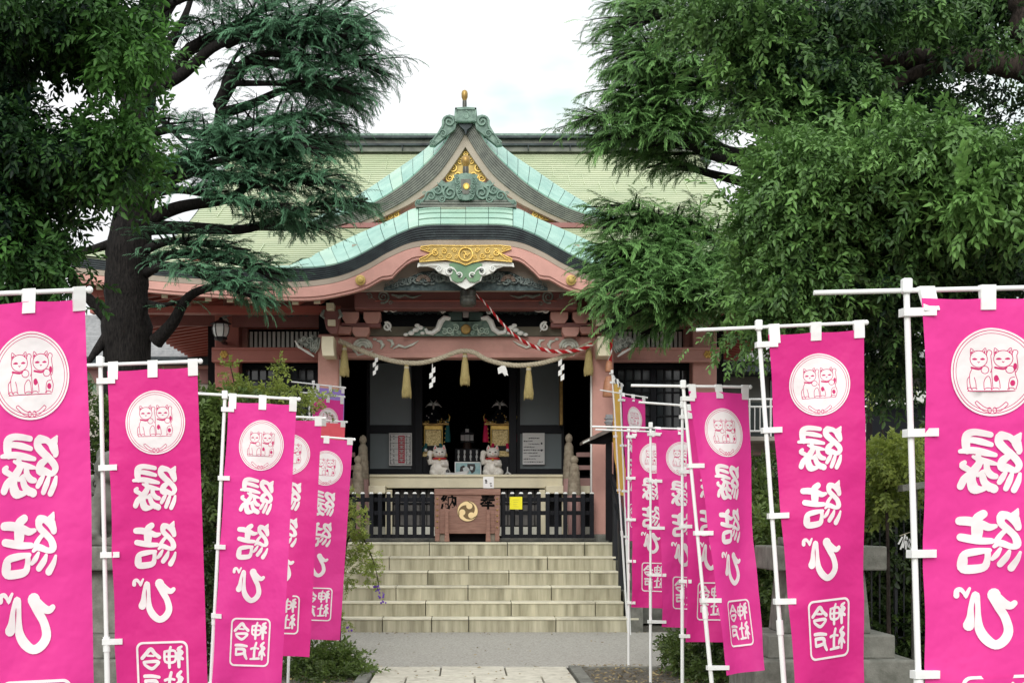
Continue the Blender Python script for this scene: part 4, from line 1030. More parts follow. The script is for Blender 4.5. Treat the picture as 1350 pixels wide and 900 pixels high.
# ---- hanging lamp group in the middle, on a stand
Y = 25.0; c = at(616, 600, Y); st = thing('white_lantern_stand', (c.x, Y, DZ), 'small white lantern on a dark wooden stand between the two portable shrines', 'lantern')
s = Y / F
MB().lathe((c.x, Y, DZ), [(.12, 0), (.10, .1), (.06, .2), (.05, c.z - DZ), (.09, c.z - DZ + .02), (.07, c.z - DZ + 18 * s)], 12).build('stand', mat('dark_brown_wood', (.05, .025, .015), .5), st)
for dx, wd, y0, y1 in ((-6, 2.6, 573, 580.5), (0, 3.1, 572, 581), (6, 2.2, 573, 580.5)): MB().pbox(616 + dx - wd, y0, 616 + dx + wd, y1, Y - .06, .05).build('lantern_pane', PAPER, st, bevel=.004)
MB().pbox(607, 570, 625, 572.6, Y - .07, .2).pbox(607, 581, 625, 583, Y - .07, .2).build('lantern_frame', BLACKW, st); MB().lathe((c.x, Y, Z_(570, Y)), [(.10, 0), (.05, .05), (.02, .09), (.02, .13)], 10).build('lantern_top', BLACKW, st)
m = MB(); m.pbox(613.5, 565, 618, 569.5, Y - .1, .05); m.build('white_label', PAPER, st)
# paper zigzag strips behind the framed picture
Y = 24.6; rk = thing('streamer_rack', (X_(616, Y), Y, DZ), 'black rack with four white paper streamers behind the framed picture', 'rack')
MB().pbox(600, 591, 632, 609, Y + .04, .04).build('board', BLACKW, rk)
MB().box((X_(616, Y), Y + .1, (Z_(609, Y) + DZ) / 2), (32 * Y / F, .1, Z_(609, Y) - DZ)).build('support', BLACKW, rk)
for k in range(4):
    x = 604.5 + k * 8; MB().prism([at(x + a, b, Y + .01) for a, b in ((-1, 593), (1, 593), (1.4, 597), (.6, 598), (1.5, 602), (.6, 604), (.8, 607), (-.8, 607), (-1, 604), (-1.6, 602), (-.6, 598), (-1.2, 597))], .01).build('streamer', PAPER, rk)
# framed picture between the cats
Y = 23.8; fp = thing('framed_picture', (X_(616.5, Y), Y, DZ), 'pale blue framed picture with dark figures standing between the two cats', 'picture')
MB().pbox(599.5, 608.5, 634.5, 632.5, Y, .03).build('frame', PAPER, fp, bevel=.003)
MB().pbox(600.8, 609.8, 633.2, 631.2, Y - .006, .006).build('print', mat('pale_blue_print', (.20, .42, .46), .5, scale=14, c2=(.42, .60, .60)), fp)
m = MB(); 
for o in ([(606, 620), (607, 615), (611, 613), (614, 615), (611, 619), (611, 624), (607, 623)], [(616, 611), (626, 611), (627, 616), (626, 621), (622, 624), (619, 619), (616, 616)]): m.prism([at(x, y, Y - .012) for x, y in o], .006)
m.build('dark_figure', CBK, fp)
m = MB(); m.prism([at(x, y, Y - .014) for x, y in [(610, 617), (615, 614), (619, 618), (618, 623), (612, 624)]], .006); m.prism([at(x, y, Y - .016) for x, y in [(620, 614), (624, 615), (623, 619), (620, 619)]], .006)
for k in range(9): m.pbox(603 + k * 3.2, 626.3, 604.9 + k * 3.2, 627.6, Y - .012, .004)
m.build('pale_figure', mat('pale_print', (.6, .66, .66), .6), fp)
# small things right of the cat and two brass candle lamps
for px, lab in ((553, 'small brass lamp left of the left portable shrine'), (679, 'small brass lamp right of the right portable shrine')):
    Y = 25.2; t = thing('brass_lamp', (X_(px, Y), Y, DZ), lab, 'lamp'); MB().pbox(px - 1.6, 597, px + 1.6, 606, Y, .04).build('lamp_body', GOLD, t); MB().box((X_(px, Y), Y + .02, (DZ + Z_(606, Y)) / 2), (.02, .02, Z_(606, Y) - DZ)).build('stem', METD, t)
Y = 23.9; t = thing('silver_tap_ornament', (X_(670, Y), Y, DZ), 'small white curled ornament to the right of the plain white cat', 'ornament')
MB().tube([at(666, 634, Y), at(666, 626, Y), at(669, 622, Y), at(673, 625, Y), at(676, 633, Y)], [.02, .018, .02, .018, .01], 7).build('curl', PAPER, t, smooth=True); MB().tube([at(669, 622, Y), at(669, 615, Y)], [.012, .008], 6).build('stem', PAPER, t)

# ---- posters on the door panels
def poster(x0, y0, x1, y1, lab):
    Y = 24.14; c = at((x0 + x1) / 2, (y0 + y1) / 2, Y); t = thing('poster', (c.x, Y, c.z), lab, 'poster'); MB().pbox(x0, y0, x1, y1, Y + .02, .008).build('sheet', PAPER, t); return t, Y + .016
t, Y = poster(513, 570.5, 543, 613.5, 'white poster with a red central column and small dark writing on the left door')
MB().pbox(525, 574, 533.5, 610, Y, .004).build('red_column', mat('red_print', (.60, .03, .07), .6), t)
m = MB(); ink = mat('black_print', (.06, .06, .07), .6)
for k in range(6):
    y = 575.5 + k * 5.7
    for (a, b, c_, d) in ((526.3, 0, 532.3, .9), (527, 1.6, 531.6, 2.3), (526.3, 3.2, 532.3, 4.0), (528.8, 0, 529.8, 4.4)): m.pbox(a, y + b, c_, y + d, Y - .003, .003)
m.build('lettering', PAPER, t)
m = MB(); random.seed(3)
for x in (515, 519, 536, 540):
    for k in range(20):
        if random.random() < .8: y = 574 + k * 1.9; m.pbox(x - random.uniform(.4, 1.2), y, x + random.uniform(.4, 1.2), y + .8, Y, .003)
for k in range(5): m.pbox(514.5, 576 + k * 7.6, 541.5, 576.35 + k * 7.6, Y, .003)
m.pbox(514.3, 572, 541.7, 572.4, Y, .003); m.pbox(514.3, 611.5, 541.7, 611.9, Y, .003); m.pbox(514.3, 572, 514.7, 611.9, Y, .003); m.pbox(541.3, 572, 541.7, 611.9, Y, .003)
tag(m.build('small_lettering', ink, t), kind='stuff')
t, Y = poster(689, 570.5, 718, 612, 'white poster with rows of small writing and two dark dots on the right door')
m = MB()
for k, (x0, x1) in enumerate(((697, 711), (690.5, 702), (697, 711), (690.5, 705), (690.5, 716), (690.5, 709), (698, 712), (690.5, 706), (690.5, 716))):
    y = 576.5 + k * 3.9; x = x0
    while x < x1: w_ = random.uniform(.8, 2); m.pbox(x, y + random.uniform(0, .5), min(x + w_, x1), y + random.uniform(1, 1.7), Y, .003); x += w_ + .6
m.pbox(713, 583, 715, 585.5, Y, .003); m.pbox(713, 592, 715, 594.5, Y, .003)
tag(m.build('small_lettering', ink, t), kind='stuff')

# ================================================================ ROPES, BELL
def twisted(path, r, strands, turns_per_m, mats, name, par, n=6, rs=None):
    """rope laid from helical strands; rs optionally scales radius along the path"""
    P = catmull(path, 14); L_ = [0]
    for i in range(1, len(P)): L_.append(L_[-1] + (P[i] - P[i - 1]).length)
    tot = L_[-1]; N = int(tot * turns_per_m * 9) + 4; res = []
    for q in range(strands):
        pts = []; rad = []
        for i in range(N + 1):
            d = tot * i / N; k = max(j for j in range(len(L_)) if L_[j] <= d + 1e-9); k = min(k, len(P) - 2)
            f = (d - L_[k]) / max(1e-6, L_[k + 1] - L_[k]); p = P[k].lerp(P[k + 1], f); tg = (P[k + 1] - P[k]).normalized()
            a = tg.cross(Vector((0, 1, 0))); a.normalize(); b_ = tg.cross(a); ph = d * turns_per_m * 2 * math.pi + q * 2 * math.pi / strands
            sc = rs(i / N) if rs else 1
            pts.append(p + (a * math.cos(ph) + b_ * math.sin(ph)) * r * .52 * sc); rad.append(r * .58 * sc)
        MB().tube(pts, rad, n).build(name, mats[q % len(mats)], par, smooth=True)
Y = 21.82
sh = thing('sacred_straw_rope', tuple(at(614, 462, Y)), 'twisted straw rope sagging across the porch opening with tassels and paper streamers', 'rope')
pts = [(447, 449), (470, 459), (496, 469.5), (520, 476), (542.7, 478.5), (562, 477), (583, 471), (600, 464.5), (613, 462.4), (626, 465), (639, 472.5), (658, 478.5), (680, 481.4), (700, 480.5), (720, 477), (748, 468), (765, 459), (780, 451)]
twisted([at(x, y, Y - .06 * math.sin(math.pi * (x - 447) / 333)) for x, y in pts], .034, 3, 8.0, [ROPE], 'strand', sh)
for x, y0, y1 in ((454, 455, 495), (536, 479, 523), (613, 464, 507), (697, 481, 525), (776, 454, 494)):
    c = at(x, y0, Y - .03); H = (y1 - y0) * Y / F; m = MB()
    m.lathe((c.x, c.y, c.z - H), [(.055, 0), (.066, .012), (.062, H * .3), (.048, H * .65), (.03, H * .86), (.034, H * .9), (.022, H)], 14)
    tb = m.build('tassel', STRAW, sh, smooth=True)
    m = MB()
    for k in range(26):
        a = 2 * math.pi * k / 26; m.tube([(c.x + .05 * math.cos(a), c.y + .05 * math.sin(a), c.z - H * .6), (c.x + .064 * math.cos(a), c.y + .064 * math.sin(a), c.z - H * .85), (c.x + (.06 + random.uniform(-.008, .01)) * math.cos(a), c.y + .062 * math.sin(a), c.z - H - random.uniform(-.01, .03))], [.006, .007, .003], 4, cap=False)
    m.build('straw', STRAW, tb); MB().lathe((c.x, c.y, c.z - H * .16), [(.036, 0), (.038, .012), (.036, .03)], 12).build('binding', ROPE, tb)
def streamer(x, y, sc, flip, tilt=0):
    m = MB(); ox, oy = 0, 0; zz = 0
    for k in range(4):
        w_, h = 2.6 * sc, 8 * sc; dx = (1.7 * sc if k % 2 == 0 else -1.7 * sc) * flip + tilt * k
        y0 = y + k * 7 * sc; yy = Y - .06 - .012 * k
        m.prism([at(x + dx - w_, y0 + 2, yy), at(x + dx + w_, y0 - 1, yy), at(x + dx + w_ * .9, y0 + h - 1, yy), at(x + dx - w_, y0 + h + 1.5, yy)], .004)
    m.tube([at(x, y - 5, Y - .03), at(x, y + 2, Y - .05)], .006, 5); m.build('paper_streamer', PAPER, sh)
streamer(495, 471, .78, 1); streamer(570, 484, .92, 1); streamer(740, 474, .92, -1)
m = MB(); m.prism([at(x, y, Y - .07) for x, y in [(656, 485), (661, 482), (663, 478), (667, 484), (669, 490), (666, 496), (662, 491), (657, 493)]], .004); m.prism([at(x, y, Y - .08) for x, y in [(658, 484), (666, 482), (670, 495), (664, 493)]], .004); m.build('paper_streamer', PAPER, sh)
# bell
Yb = 21.0; c = at(617, 392, Yb); bell = thing('shrine_bell', (c.x, c.y, c.z), 'dark round metal bell hanging under the white gable pendant', 'bell')
u = Yb / F
MB().lathe((c.x, c.y, c.z - 12.5 * u), [(2 * u, 0), (8 * u, .6 * u), (10.6 * u, 3 * u), (11 * u, 8 * u), (10.6 * u, 11 * u), (11.3 * u, 12 * u), (11.3 * u, 13 * u), (10.4 * u, 14 * u), (10.6 * u, 20 * u), (8.6 * u, 24 * u), (4 * u, 26 * u)], 24).build('bell_body', METD, bell, smooth=True)
MB().tube([(c.x, c.y, c.z + 12 * u), (c.x, c.y + .05, c.z + 26 * u)], .012, 6).build('hanger', METD, bell)
rr = thing('red_white_bell_rope', tuple(at(700, 440, 21.4)), 'red and white twisted bell rope swagged from the bell to the right column', 'rope')
pts = [(624, 385), (634, 394), (645, 406), (660, 424), (676, 440), (692, 451), (710, 459), (730, 463), (752, 463), (770, 459), (781, 453)]
twisted([at(x, y, 21.1 + .6 * min(1, i / 6)) for i, (x, y) in enumerate(pts)], .027, 3, 6.5, [ROPER, ROPER, ROPEW], 'strand', rr, rs=lambda t: .42 + .58 * min(1, t * 1.6))
r2 = thing('hanging_rope_with_wooden_grip', tuple(at(804, 480, 21.6)), 'red and white rope with hanging wooden grips beside the right porch column', 'rope')
twisted([at(806, 447, 21.6), at(804.5, 462, 21.6), at(804, 478, 21.6)], .028, 3, 4.2, [ROPER, ROPEW], 'strand', r2)
for y0, y1, w0 in ((475, 490, 5), (496, 523, 8)):
    c = at(803, y1, 21.6); H = (y1 - y0) * 21.6 / F; ww = w0 * 21.6 / F
    MB().lathe((c.x, c.y, c.z), [(ww, 0), (ww * 1.1, .01), (ww * .96, H * .45), (ww * .8, H * .8), (ww * .45, H)], 12).build('wooden_grip', mat('orange_wood', (.40, .17, .09), .5, c2=(.56, .28, .16), scale=8, stretch=(1, 1, 6)), r2, smooth=True)

# ---- wall lantern on the left column
Y = 22.35; c = at(291, 425, Y); u = Y / F
ln = thing('white_glass_lantern', (c.x, c.y, Z_(446, Y)), 'white glass lantern with black cap on the left corner of the hall', 'lantern')
MB().lathe((c.x, c.y, Z_(444, Y)), [(7.5 * u, 0), (10 * u, 5 * u), (11 * u, 12 * u), (9.5 * u, 17 * u)], 6).build('glass', mat('opal_glass', (.82, .85, .84), .25, var=.02), ln)
m = MB(); m.lathe((c.x, c.y, Z_(427.5, Y)), [(14.5 * u, 0), (14 * u, 1 * u), (8 * u, 4 * u), (3 * u, 6 * u), (2 * u, 9 * u)], 6); m.build('cap', IRON, ln)
for k in range(6):
    a = k * math.pi / 3; m = MB(); m.tube([(c.x + r * u * math.cos(a), c.y + r * u * math.sin(a), Z_(444, Y) + z * u) for r, z in ((7.8, 0), (10.3, 5), (11.3, 12), (9.8, 17))], .008, 5); m.build('rib', IRON, ln)
MB().lathe((c.x, c.y, Z_(449, Y)), [(6 * u, 0), (9 * u, 2 * u), (8 * u, 5 * u)], 6).build('base', IRON, ln); MB().box((c.x, Y + .2, Z_(448, Y)), (.05, .5, .04)).build('wall_arm', IRON, ln)

# ---- black handrail on the right of the stairs
hr = thing('stair_handrail', (X_(812, 20), 20.3, 0), 'black metal handrail down the right side of the stone stairs', 'handrail')
tp = [at(804, 634, 21.6), at(806, 627, 21.35), at(811, 644, 20.9), at(819, 676, 20.35), at(827, 712, 19.9), at(828, 722, 19.8)]
MB().tube(tp, .036, 8).build('top_rail', IRON, hr, smooth=True)
MB().tube([p + Vector((0, 0, -.20)) for p in tp[1:]], .022, 8).build('lower_rail', IRON, hr, smooth=True)
for p, zb in ((tp[1], PZ), (tp[2], 5 * RI), (tp[3], 3 * RI), (tp[4], 2 * RI)):
    MB().tube([(p.x, p.y, zb - .05), (p.x, p.y, p.z)], .040, 8).build('post', IRON, hr)
# ---- roofed notice post right of the porch
Y = 21.2; nb = thing('roofed_signpost', (X_(802, Y), Y, PZ), 'dark wooden post with small pitched roof beside the right porch column', 'signpost')
MB().pbox(799, 575, 807, 712, Y, .08).build('post', DARKIN, nb, bevel=.004)
MB().prism([at(x, y, Y - .22) for x, y in ((768, 581), (798, 566), (806, 560), (812, 560), (822, 568), (842, 582), (842, 585), (806, 568), (768, 585))], .5).build('roof_boards', mat('grey_brown_board', (.10, .085, .075), .7, c2=(.2, .17, .15), scale=12), nb)
MB().prism([at(x, y, Y - .05) for x, y in ((772, 584), (806, 567), (840, 584), (812, 585), (806, 579), (798, 585))], .14).build('bracket', DARKIN, nb)
for k in range(3): MB().tube([at(769 + k * 2.5, 583.5 - k * 1.2, Y - .25), at(772 + k * 2.5, 582 - k * 1.2, Y - .21)], .012, 6).build('rafter_tip', WHITE, nb)
MB().pbox(799, 546, 808, 560, Y, .1).pbox(797.5, 550, 809.5, 552, Y - .01, .12).pbox(797.5, 555, 809.5, 557, Y - .01, .12).build('roof_finial', TILE, nb, bevel=.006)
MB().pbox(808, 555, 812, 562, Y - .1, .06).build('red_tip', ROPER, nb)
# worn stone foot of the right column
cf = MB(); c = at(794, 706, 21.98); cf.box((c.x + .02, 22.15, PZ + .05), (.46, .42, .12)); tag(cf.build('column_foot', GREYST, hall, bevel=.02))
cf = MB(); c = at(432, 706, 21.98); cf.box((c.x, 22.15, PZ + .05), (.46, .42, .12)); cf.build('column_foot', GREYST, hall, bevel=.02)
# ================================================================ BANNERS (seen from behind, so the print reads mirrored)
PK = bpy.data.materials.new('pink_banner_cloth'); PK.use_nodes = True
def _cloth(m, c, tr):
    N = m.node_tree.nodes; K = m.node_tree.links.new; b = N['Principled BSDF']; b.inputs['Roughness'].default_value = .55; b.inputs['Specular IOR Level'].default_value = .3
    tc = N.new('ShaderNodeTexCoord'); n = N.new('ShaderNodeTexNoise'); n.inputs['Scale'].default_value = 6; n.inputs['Detail'].default_value = 3; K(tc.outputs['Object'], n.inputs['Vector'])
    bp = N.new('ShaderNodeBump'); bp.inputs['Strength'].default_value = .6; bp.inputs['Distance'].default_value = .03; K(n.outputs['Fac'], bp.inputs['Height']); K(bp.outputs[0], b.inputs['Normal'])
    b.inputs['Base Color'].default_value = (*c, 1); t = N.new('ShaderNodeBsdfTranslucent'); t.inputs['Color'].default_value = (*c, 1); ms = N.new('ShaderNodeMixShader'); ms.inputs[0].default_value = tr
    K(b.outputs[0], ms.inputs[1]); K(t.outputs[0], ms.inputs[2]); K(ms.outputs[0], N['Material Output'].inputs['Surface'])
_cloth(PK, (.78, .036, .29), .32)
PRINTW = bpy.data.materials.new('white_banner_print'); PRINTW.use_nodes = True; _cloth(PRINTW, (.88, .90, .88), .2)
PRINTP = bpy.data.materials.new('pink_banner_print'); PRINTP.use_nodes = True; _cloth(PRINTP, (.62, .03, .17), .2)
YEL = bpy.data.materials.new('yellow_banner_cloth'); YEL.use_nodes = True; _cloth(YEL, (.80, .50, .08), .28)
PUR = bpy.data.materials.new('violet_banner_cloth'); PUR.use_nodes = True; _cloth(PUR, (.36, .26, .68), .28)
CORAL = bpy.data.materials.new('coral_banner_cloth'); CORAL.use_nodes = True; _cloth(CORAL, (.85, .12, .16), .28)
# the layout is in banner units: u 0..1 across, v in the same unit downward; the cloth is 1 wide and 3.80 tall
BH = 3.80
def U(x): return (x - 1213) / 178.0
def Vv(y): return (y - 393) / 178.0
def glyph(strokes, ox, oy, k, du=0, dv=0):
    return [capsule_poly([(U(ox + x / k) + du, Vv(oy + y / k) + dv, w_ / k / 178.0) for x, y, w_ in st]) for st in strokes]
en = [[(535, 190, 58), (440, 170, 66), (350, 162, 70), (285, 195, 84), (278, 290, 90), (290, 345, 70)], [(540, 288, 50), (440, 258, 68), (350, 240, 62), (285, 240, 60)],
      [(578, 392, 46), (480, 368, 70), (380, 345, 70), (290, 342, 66), (215, 350, 42)], [(350, 405, 34), (430, 440, 62), (520, 465, 56), (590, 482, 30)],
      [(400, 400, 60), (410, 470, 76), (350, 560, 90), (335, 640, 92), (365, 720, 108), (440, 730, 60), (500, 700, 70), (560, 728, 88)],
      [(262, 462, 50), (240, 490, 66), (300, 530, 60), (345, 560, 70)], [(300, 590, 70), (260, 630, 78), (228, 695, 76)],
      [(485, 470, 60), (492, 540, 66), (530, 590, 72), (575, 605, 58)], [(405, 580, 44), (440, 590, 66), (465, 660, 74), (520, 715, 84)], [(400, 590, 40), (440, 555, 34), (490, 545, 44)],
      [(832, 185, 30), (810, 220, 76), (790, 260, 104), (815, 345, 74), (815, 365, 56)], [(640, 200, 90), (720, 215, 66), (770, 260, 66)],
      [(620, 215, 84), (620, 270, 88), (680, 340, 84), (740, 390, 76), (800, 460, 76), (810, 510, 70), (770, 548, 60), (690, 520, 80), (640, 510, 96), (650, 450, 84), (720, 400, 60)],
      [(672, 570, 44), (640, 620, 62), (612, 665, 52)], [(736, 585, 44), (710, 650, 62), (675, 728, 56)], [(818, 585, 36), (795, 660, 62), (752, 745, 62)]]
ketsu = [[(415, 165, 92), (350, 220, 108), (352, 330, 128), (345, 440, 100)], [(165, 235, 92), (260, 240, 100), (380, 270, 90), (470, 310, 84), (540, 300, 50)],
         [(175, 412, 84), (260, 430, 90), (380, 455, 80), (495, 460, 66)], [(470, 560, 50), (330, 572, 80), (215, 600, 84), (190, 680, 110), (195, 755, 100), (320, 760, 96), (420, 735, 84), (448, 650, 66), (450, 580, 66)],
         [(772, 122, 26), (755, 160, 70), (735, 210, 110), (765, 290, 84), (772, 320, 72)], [(610, 185, 100), (670, 190, 80), (730, 250, 70)], [(595, 200, 90), (600, 270, 80), (680, 350, 76), (740, 420, 80), (755, 500, 90), (700, 525, 64), (610, 490, 74), (550, 470, 66), (590, 400, 56), (640, 350, 50)],
         [(570, 480, 60), (520, 520, 40)], [(580, 545, 36), (540, 610, 62), (498, 655, 44)], [(672, 575, 40), (640, 640, 74), (582, 712, 72)], [(785, 590, 34), (755, 670, 66), (700, 755, 84)]]
bi = [[(280, 505, 112), (300, 430, 80), (310, 330, 56), (335, 230, 50), (365, 205, 72), (378, 300, 54), (378, 420, 62), (385, 540, 94), (440, 640, 104), (530, 703, 92), (620, 665, 96), (675, 570, 98), (650, 440, 90), (590, 330, 96), (545, 210, 136)],
      [(560, 230, 110), (650, 300, 90), (710, 320, 76), (750, 295, 60)], [(172, 208, 58), (180, 160, 52), (220, 150, 46), (258, 200, 36), (260, 215, 48), (305, 140, 30)]]
S9 = 69 / 615.0   # seal: R1 pixel per zoom pixel
def sealp(strokes):
    sc = .56 / 615.0; return [capsule_poly([(.515 + (x - 437) * sc, 3.13 + (y - 500) * sc, w_ * sc) for x, y, w_ in st]) for st in strokes]
seal = [[(190, 340, 42), (245, 285, 46), (300, 240, 50), (345, 290, 44), (398, 335, 46)], [(255, 312, 26), (330, 318, 26)], [(212, 385, 34), (380, 382, 40), (362, 425, 34), (300, 462, 40), (225, 420, 34), (208, 385, 30)],
        [(212, 546, 40), (300, 546, 42), (390, 560, 34)], [(222, 600, 40), (345, 605, 46), (350, 660, 40), (230, 682, 40)], [(222, 600, 34), (222, 682, 34)], [(350, 620, 46), (368, 690, 48), (394, 738, 36)],
        [(540, 222, 30), (520, 300, 38), (518, 450, 36)], [(465, 272, 30), (590, 268, 30), (585, 385, 30), (470, 385, 30), (465, 272, 30)], [(468, 328, 26), (585, 328, 26)], [(672, 220, 28), (630, 250, 44), (680, 285, 34), (635, 325, 50), (680, 358, 36)], [(632, 290, 44), (634, 445, 40)],
        [(538, 510, 36), (515, 600, 38), (512, 730, 40)], [(460, 596, 34), (515, 580, 30), (575, 590, 28)], [(455, 742, 28), (520, 736, 34), (590, 730, 38)], [(656, 502, 34), (615, 550, 46), (672, 580, 34), (610, 640, 46), (590, 690, 24)], [(636, 570, 44), (636, 738, 36)], [(640, 620, 34), (680, 682, 28)]]
def rrect(x0, y0, x1, y1, r):
    P = []
    for cx_, cy_, a0 in ((x1 - r, y0 + r, -90), (x1 - r, y1 - r, 0), (x0 + r, y1 - r, 90), (x0 + r, y0 + r, 180)):
        P += [(cx_ + r * math.cos(R(a0 + q)), cy_ + r * math.sin(R(a0 + q))) for q in range(0, 91, 18)]
    return P
ECX, ECY, ER = .515, .555, .330
def circ(r, n=64): return [(ECX + r * math.cos(2 * math.pi * i / n), ECY + r * math.sin(2 * math.pi * i / n)) for i in range(n)]
def ep(strokes):   # emblem zoom units: centre (480,455), radius 372 seen
    k = ER / 372.0; return [capsule_poly([(ECX + (x - 468) * k, ECY + (y - 455) * k * 1.04, w_ * k) for x, y, w_ in st], 3) for st in strokes]
LW = 7
def ol(cx_, cy_, rx, ry, a0=0, a1=360, n=12, w_=LW): return [(cx_ + rx * math.cos(R(a0 + (a1 - a0) * i / n)), cy_ + ry * math.sin(R(a0 + (a1 - a0) * i / n)), w_) for i in range(n + 1)]
def catlines(dx):
    a = [ol(352 + dx, 350, 78, 68, 0, 360, 16), [(278 + dx, 320, LW), (282 + dx, 262, LW), (318 + dx, 290, LW)], [(384 + dx, 288, LW), (415 + dx, 262, LW), (425 + dx, 325, LW)],
         [(288 + dx, 300, 16), (298 + dx, 284, 6)], [(404 + dx, 300, 16), (408 + dx, 280, 6)], [(285 + dx, 420, 18), (350 + dx, 432, 18), (380 + dx, 424, 14)],
         [(298 + dx, 352, 12), (318 + dx, 350, 20), (334 + dx, 352, 12)], [(372 + dx, 352, 12), (390 + dx, 350, 20), (404 + dx, 352, 12)], [(345 + dx, 372, LW), (352 + dx, 380, LW), (360 + dx, 372, LW)],
         ol(408 + dx, 438, 34, 30, 0, 360, 10), [(428 + dx, 300, LW), (436 + dx, 280, LW), (462 + dx, 285, LW), (468 + dx, 305, LW), (460 + dx, 330, LW), (470 + dx, 420, LW), (455 + dx, 460, LW)],
         [(312 + dx, 500, LW), (325 + dx, 545, LW), (328 + dx, 590, LW)]]
    return a
cats = catlines(0) + catlines(210) + [
    [(290, 430, LW), (268, 480, LW), (272, 560, LW), (292, 600, LW)], [(268, 490, LW), (245, 520, LW), (248, 585, LW), (262, 605, LW)], ol(265, 595, 20, 14, 180, 360, 6), ol(312, 597, 24, 14, 180, 360, 6), [(250, 608, LW), (660, 610, LW)],
    [(400, 595, LW), (400, 530, LW), (430, 490, LW), (455, 510, LW), (466, 600, LW)], ol(435, 598, 30, 14, 180, 360, 6), [(466, 430, LW), (470, 500, LW), (478, 590, LW)], ol(500, 598, 30, 14, 180, 360, 6),
    ol(505, 508, 12, 20, 0, 360, 8, 16), ol(505, 508, 4, 8, 0, 360, 6, 14), [(655, 430, LW), (662, 480, LW), (680, 540, LW), (665, 600, LW)], [(655, 500, LW), (620, 510, LW), (608, 560, LW), (612, 600, LW)], ol(640, 548, 12, 16, 0, 360, 8, 18), ol(640, 548, 3, 6, 0, 360, 6, 14), ol(658, 415, 8, 20, 0, 360, 8, 16), ol(628, 600, 28, 14, 180, 360, 6),
    [(335, 690, LW), (320, 708, LW), (390, 768, LW), (440, 780, LW)], [(335, 690, LW), (400, 738, LW), (450, 752, LW)], [(585, 700, LW), (602, 722, LW), (540, 770, LW), (500, 778, LW)], [(585, 700, LW), (530, 742, LW), (490, 752, LW)],
    ol(445, 765, 16, 22, 0, 360, 8), ol(490, 765, 16, 22, 0, 360, 8)]
layers = [(1, glyph(en, 1230, 550, 7.5) + glyph(ketsu, 1240, 660, 8.18) + glyph(bi, 1230, 760, 7.5) + sealp(seal)),
          (1, [rrect(.515 - .285, 3.13 - .315, .515 + .285, 3.13 + .315, .07)]), (0, [rrect(.515 - .262, 3.13 - .292, .515 + .262, 3.13 + .292, .055)]), (1, sealp(seal)),
          (2, [circ(ER)]), (3, [circ(ER * .955)]), (2, [circ(ER * .935)]), (3, [circ(ER * .885)]), (2, [circ(ER * .87)]), (3, ep(cats))]
PV, PT, PVAL = region(layers, .05, (0.02, 0.1, .98, 3.7))
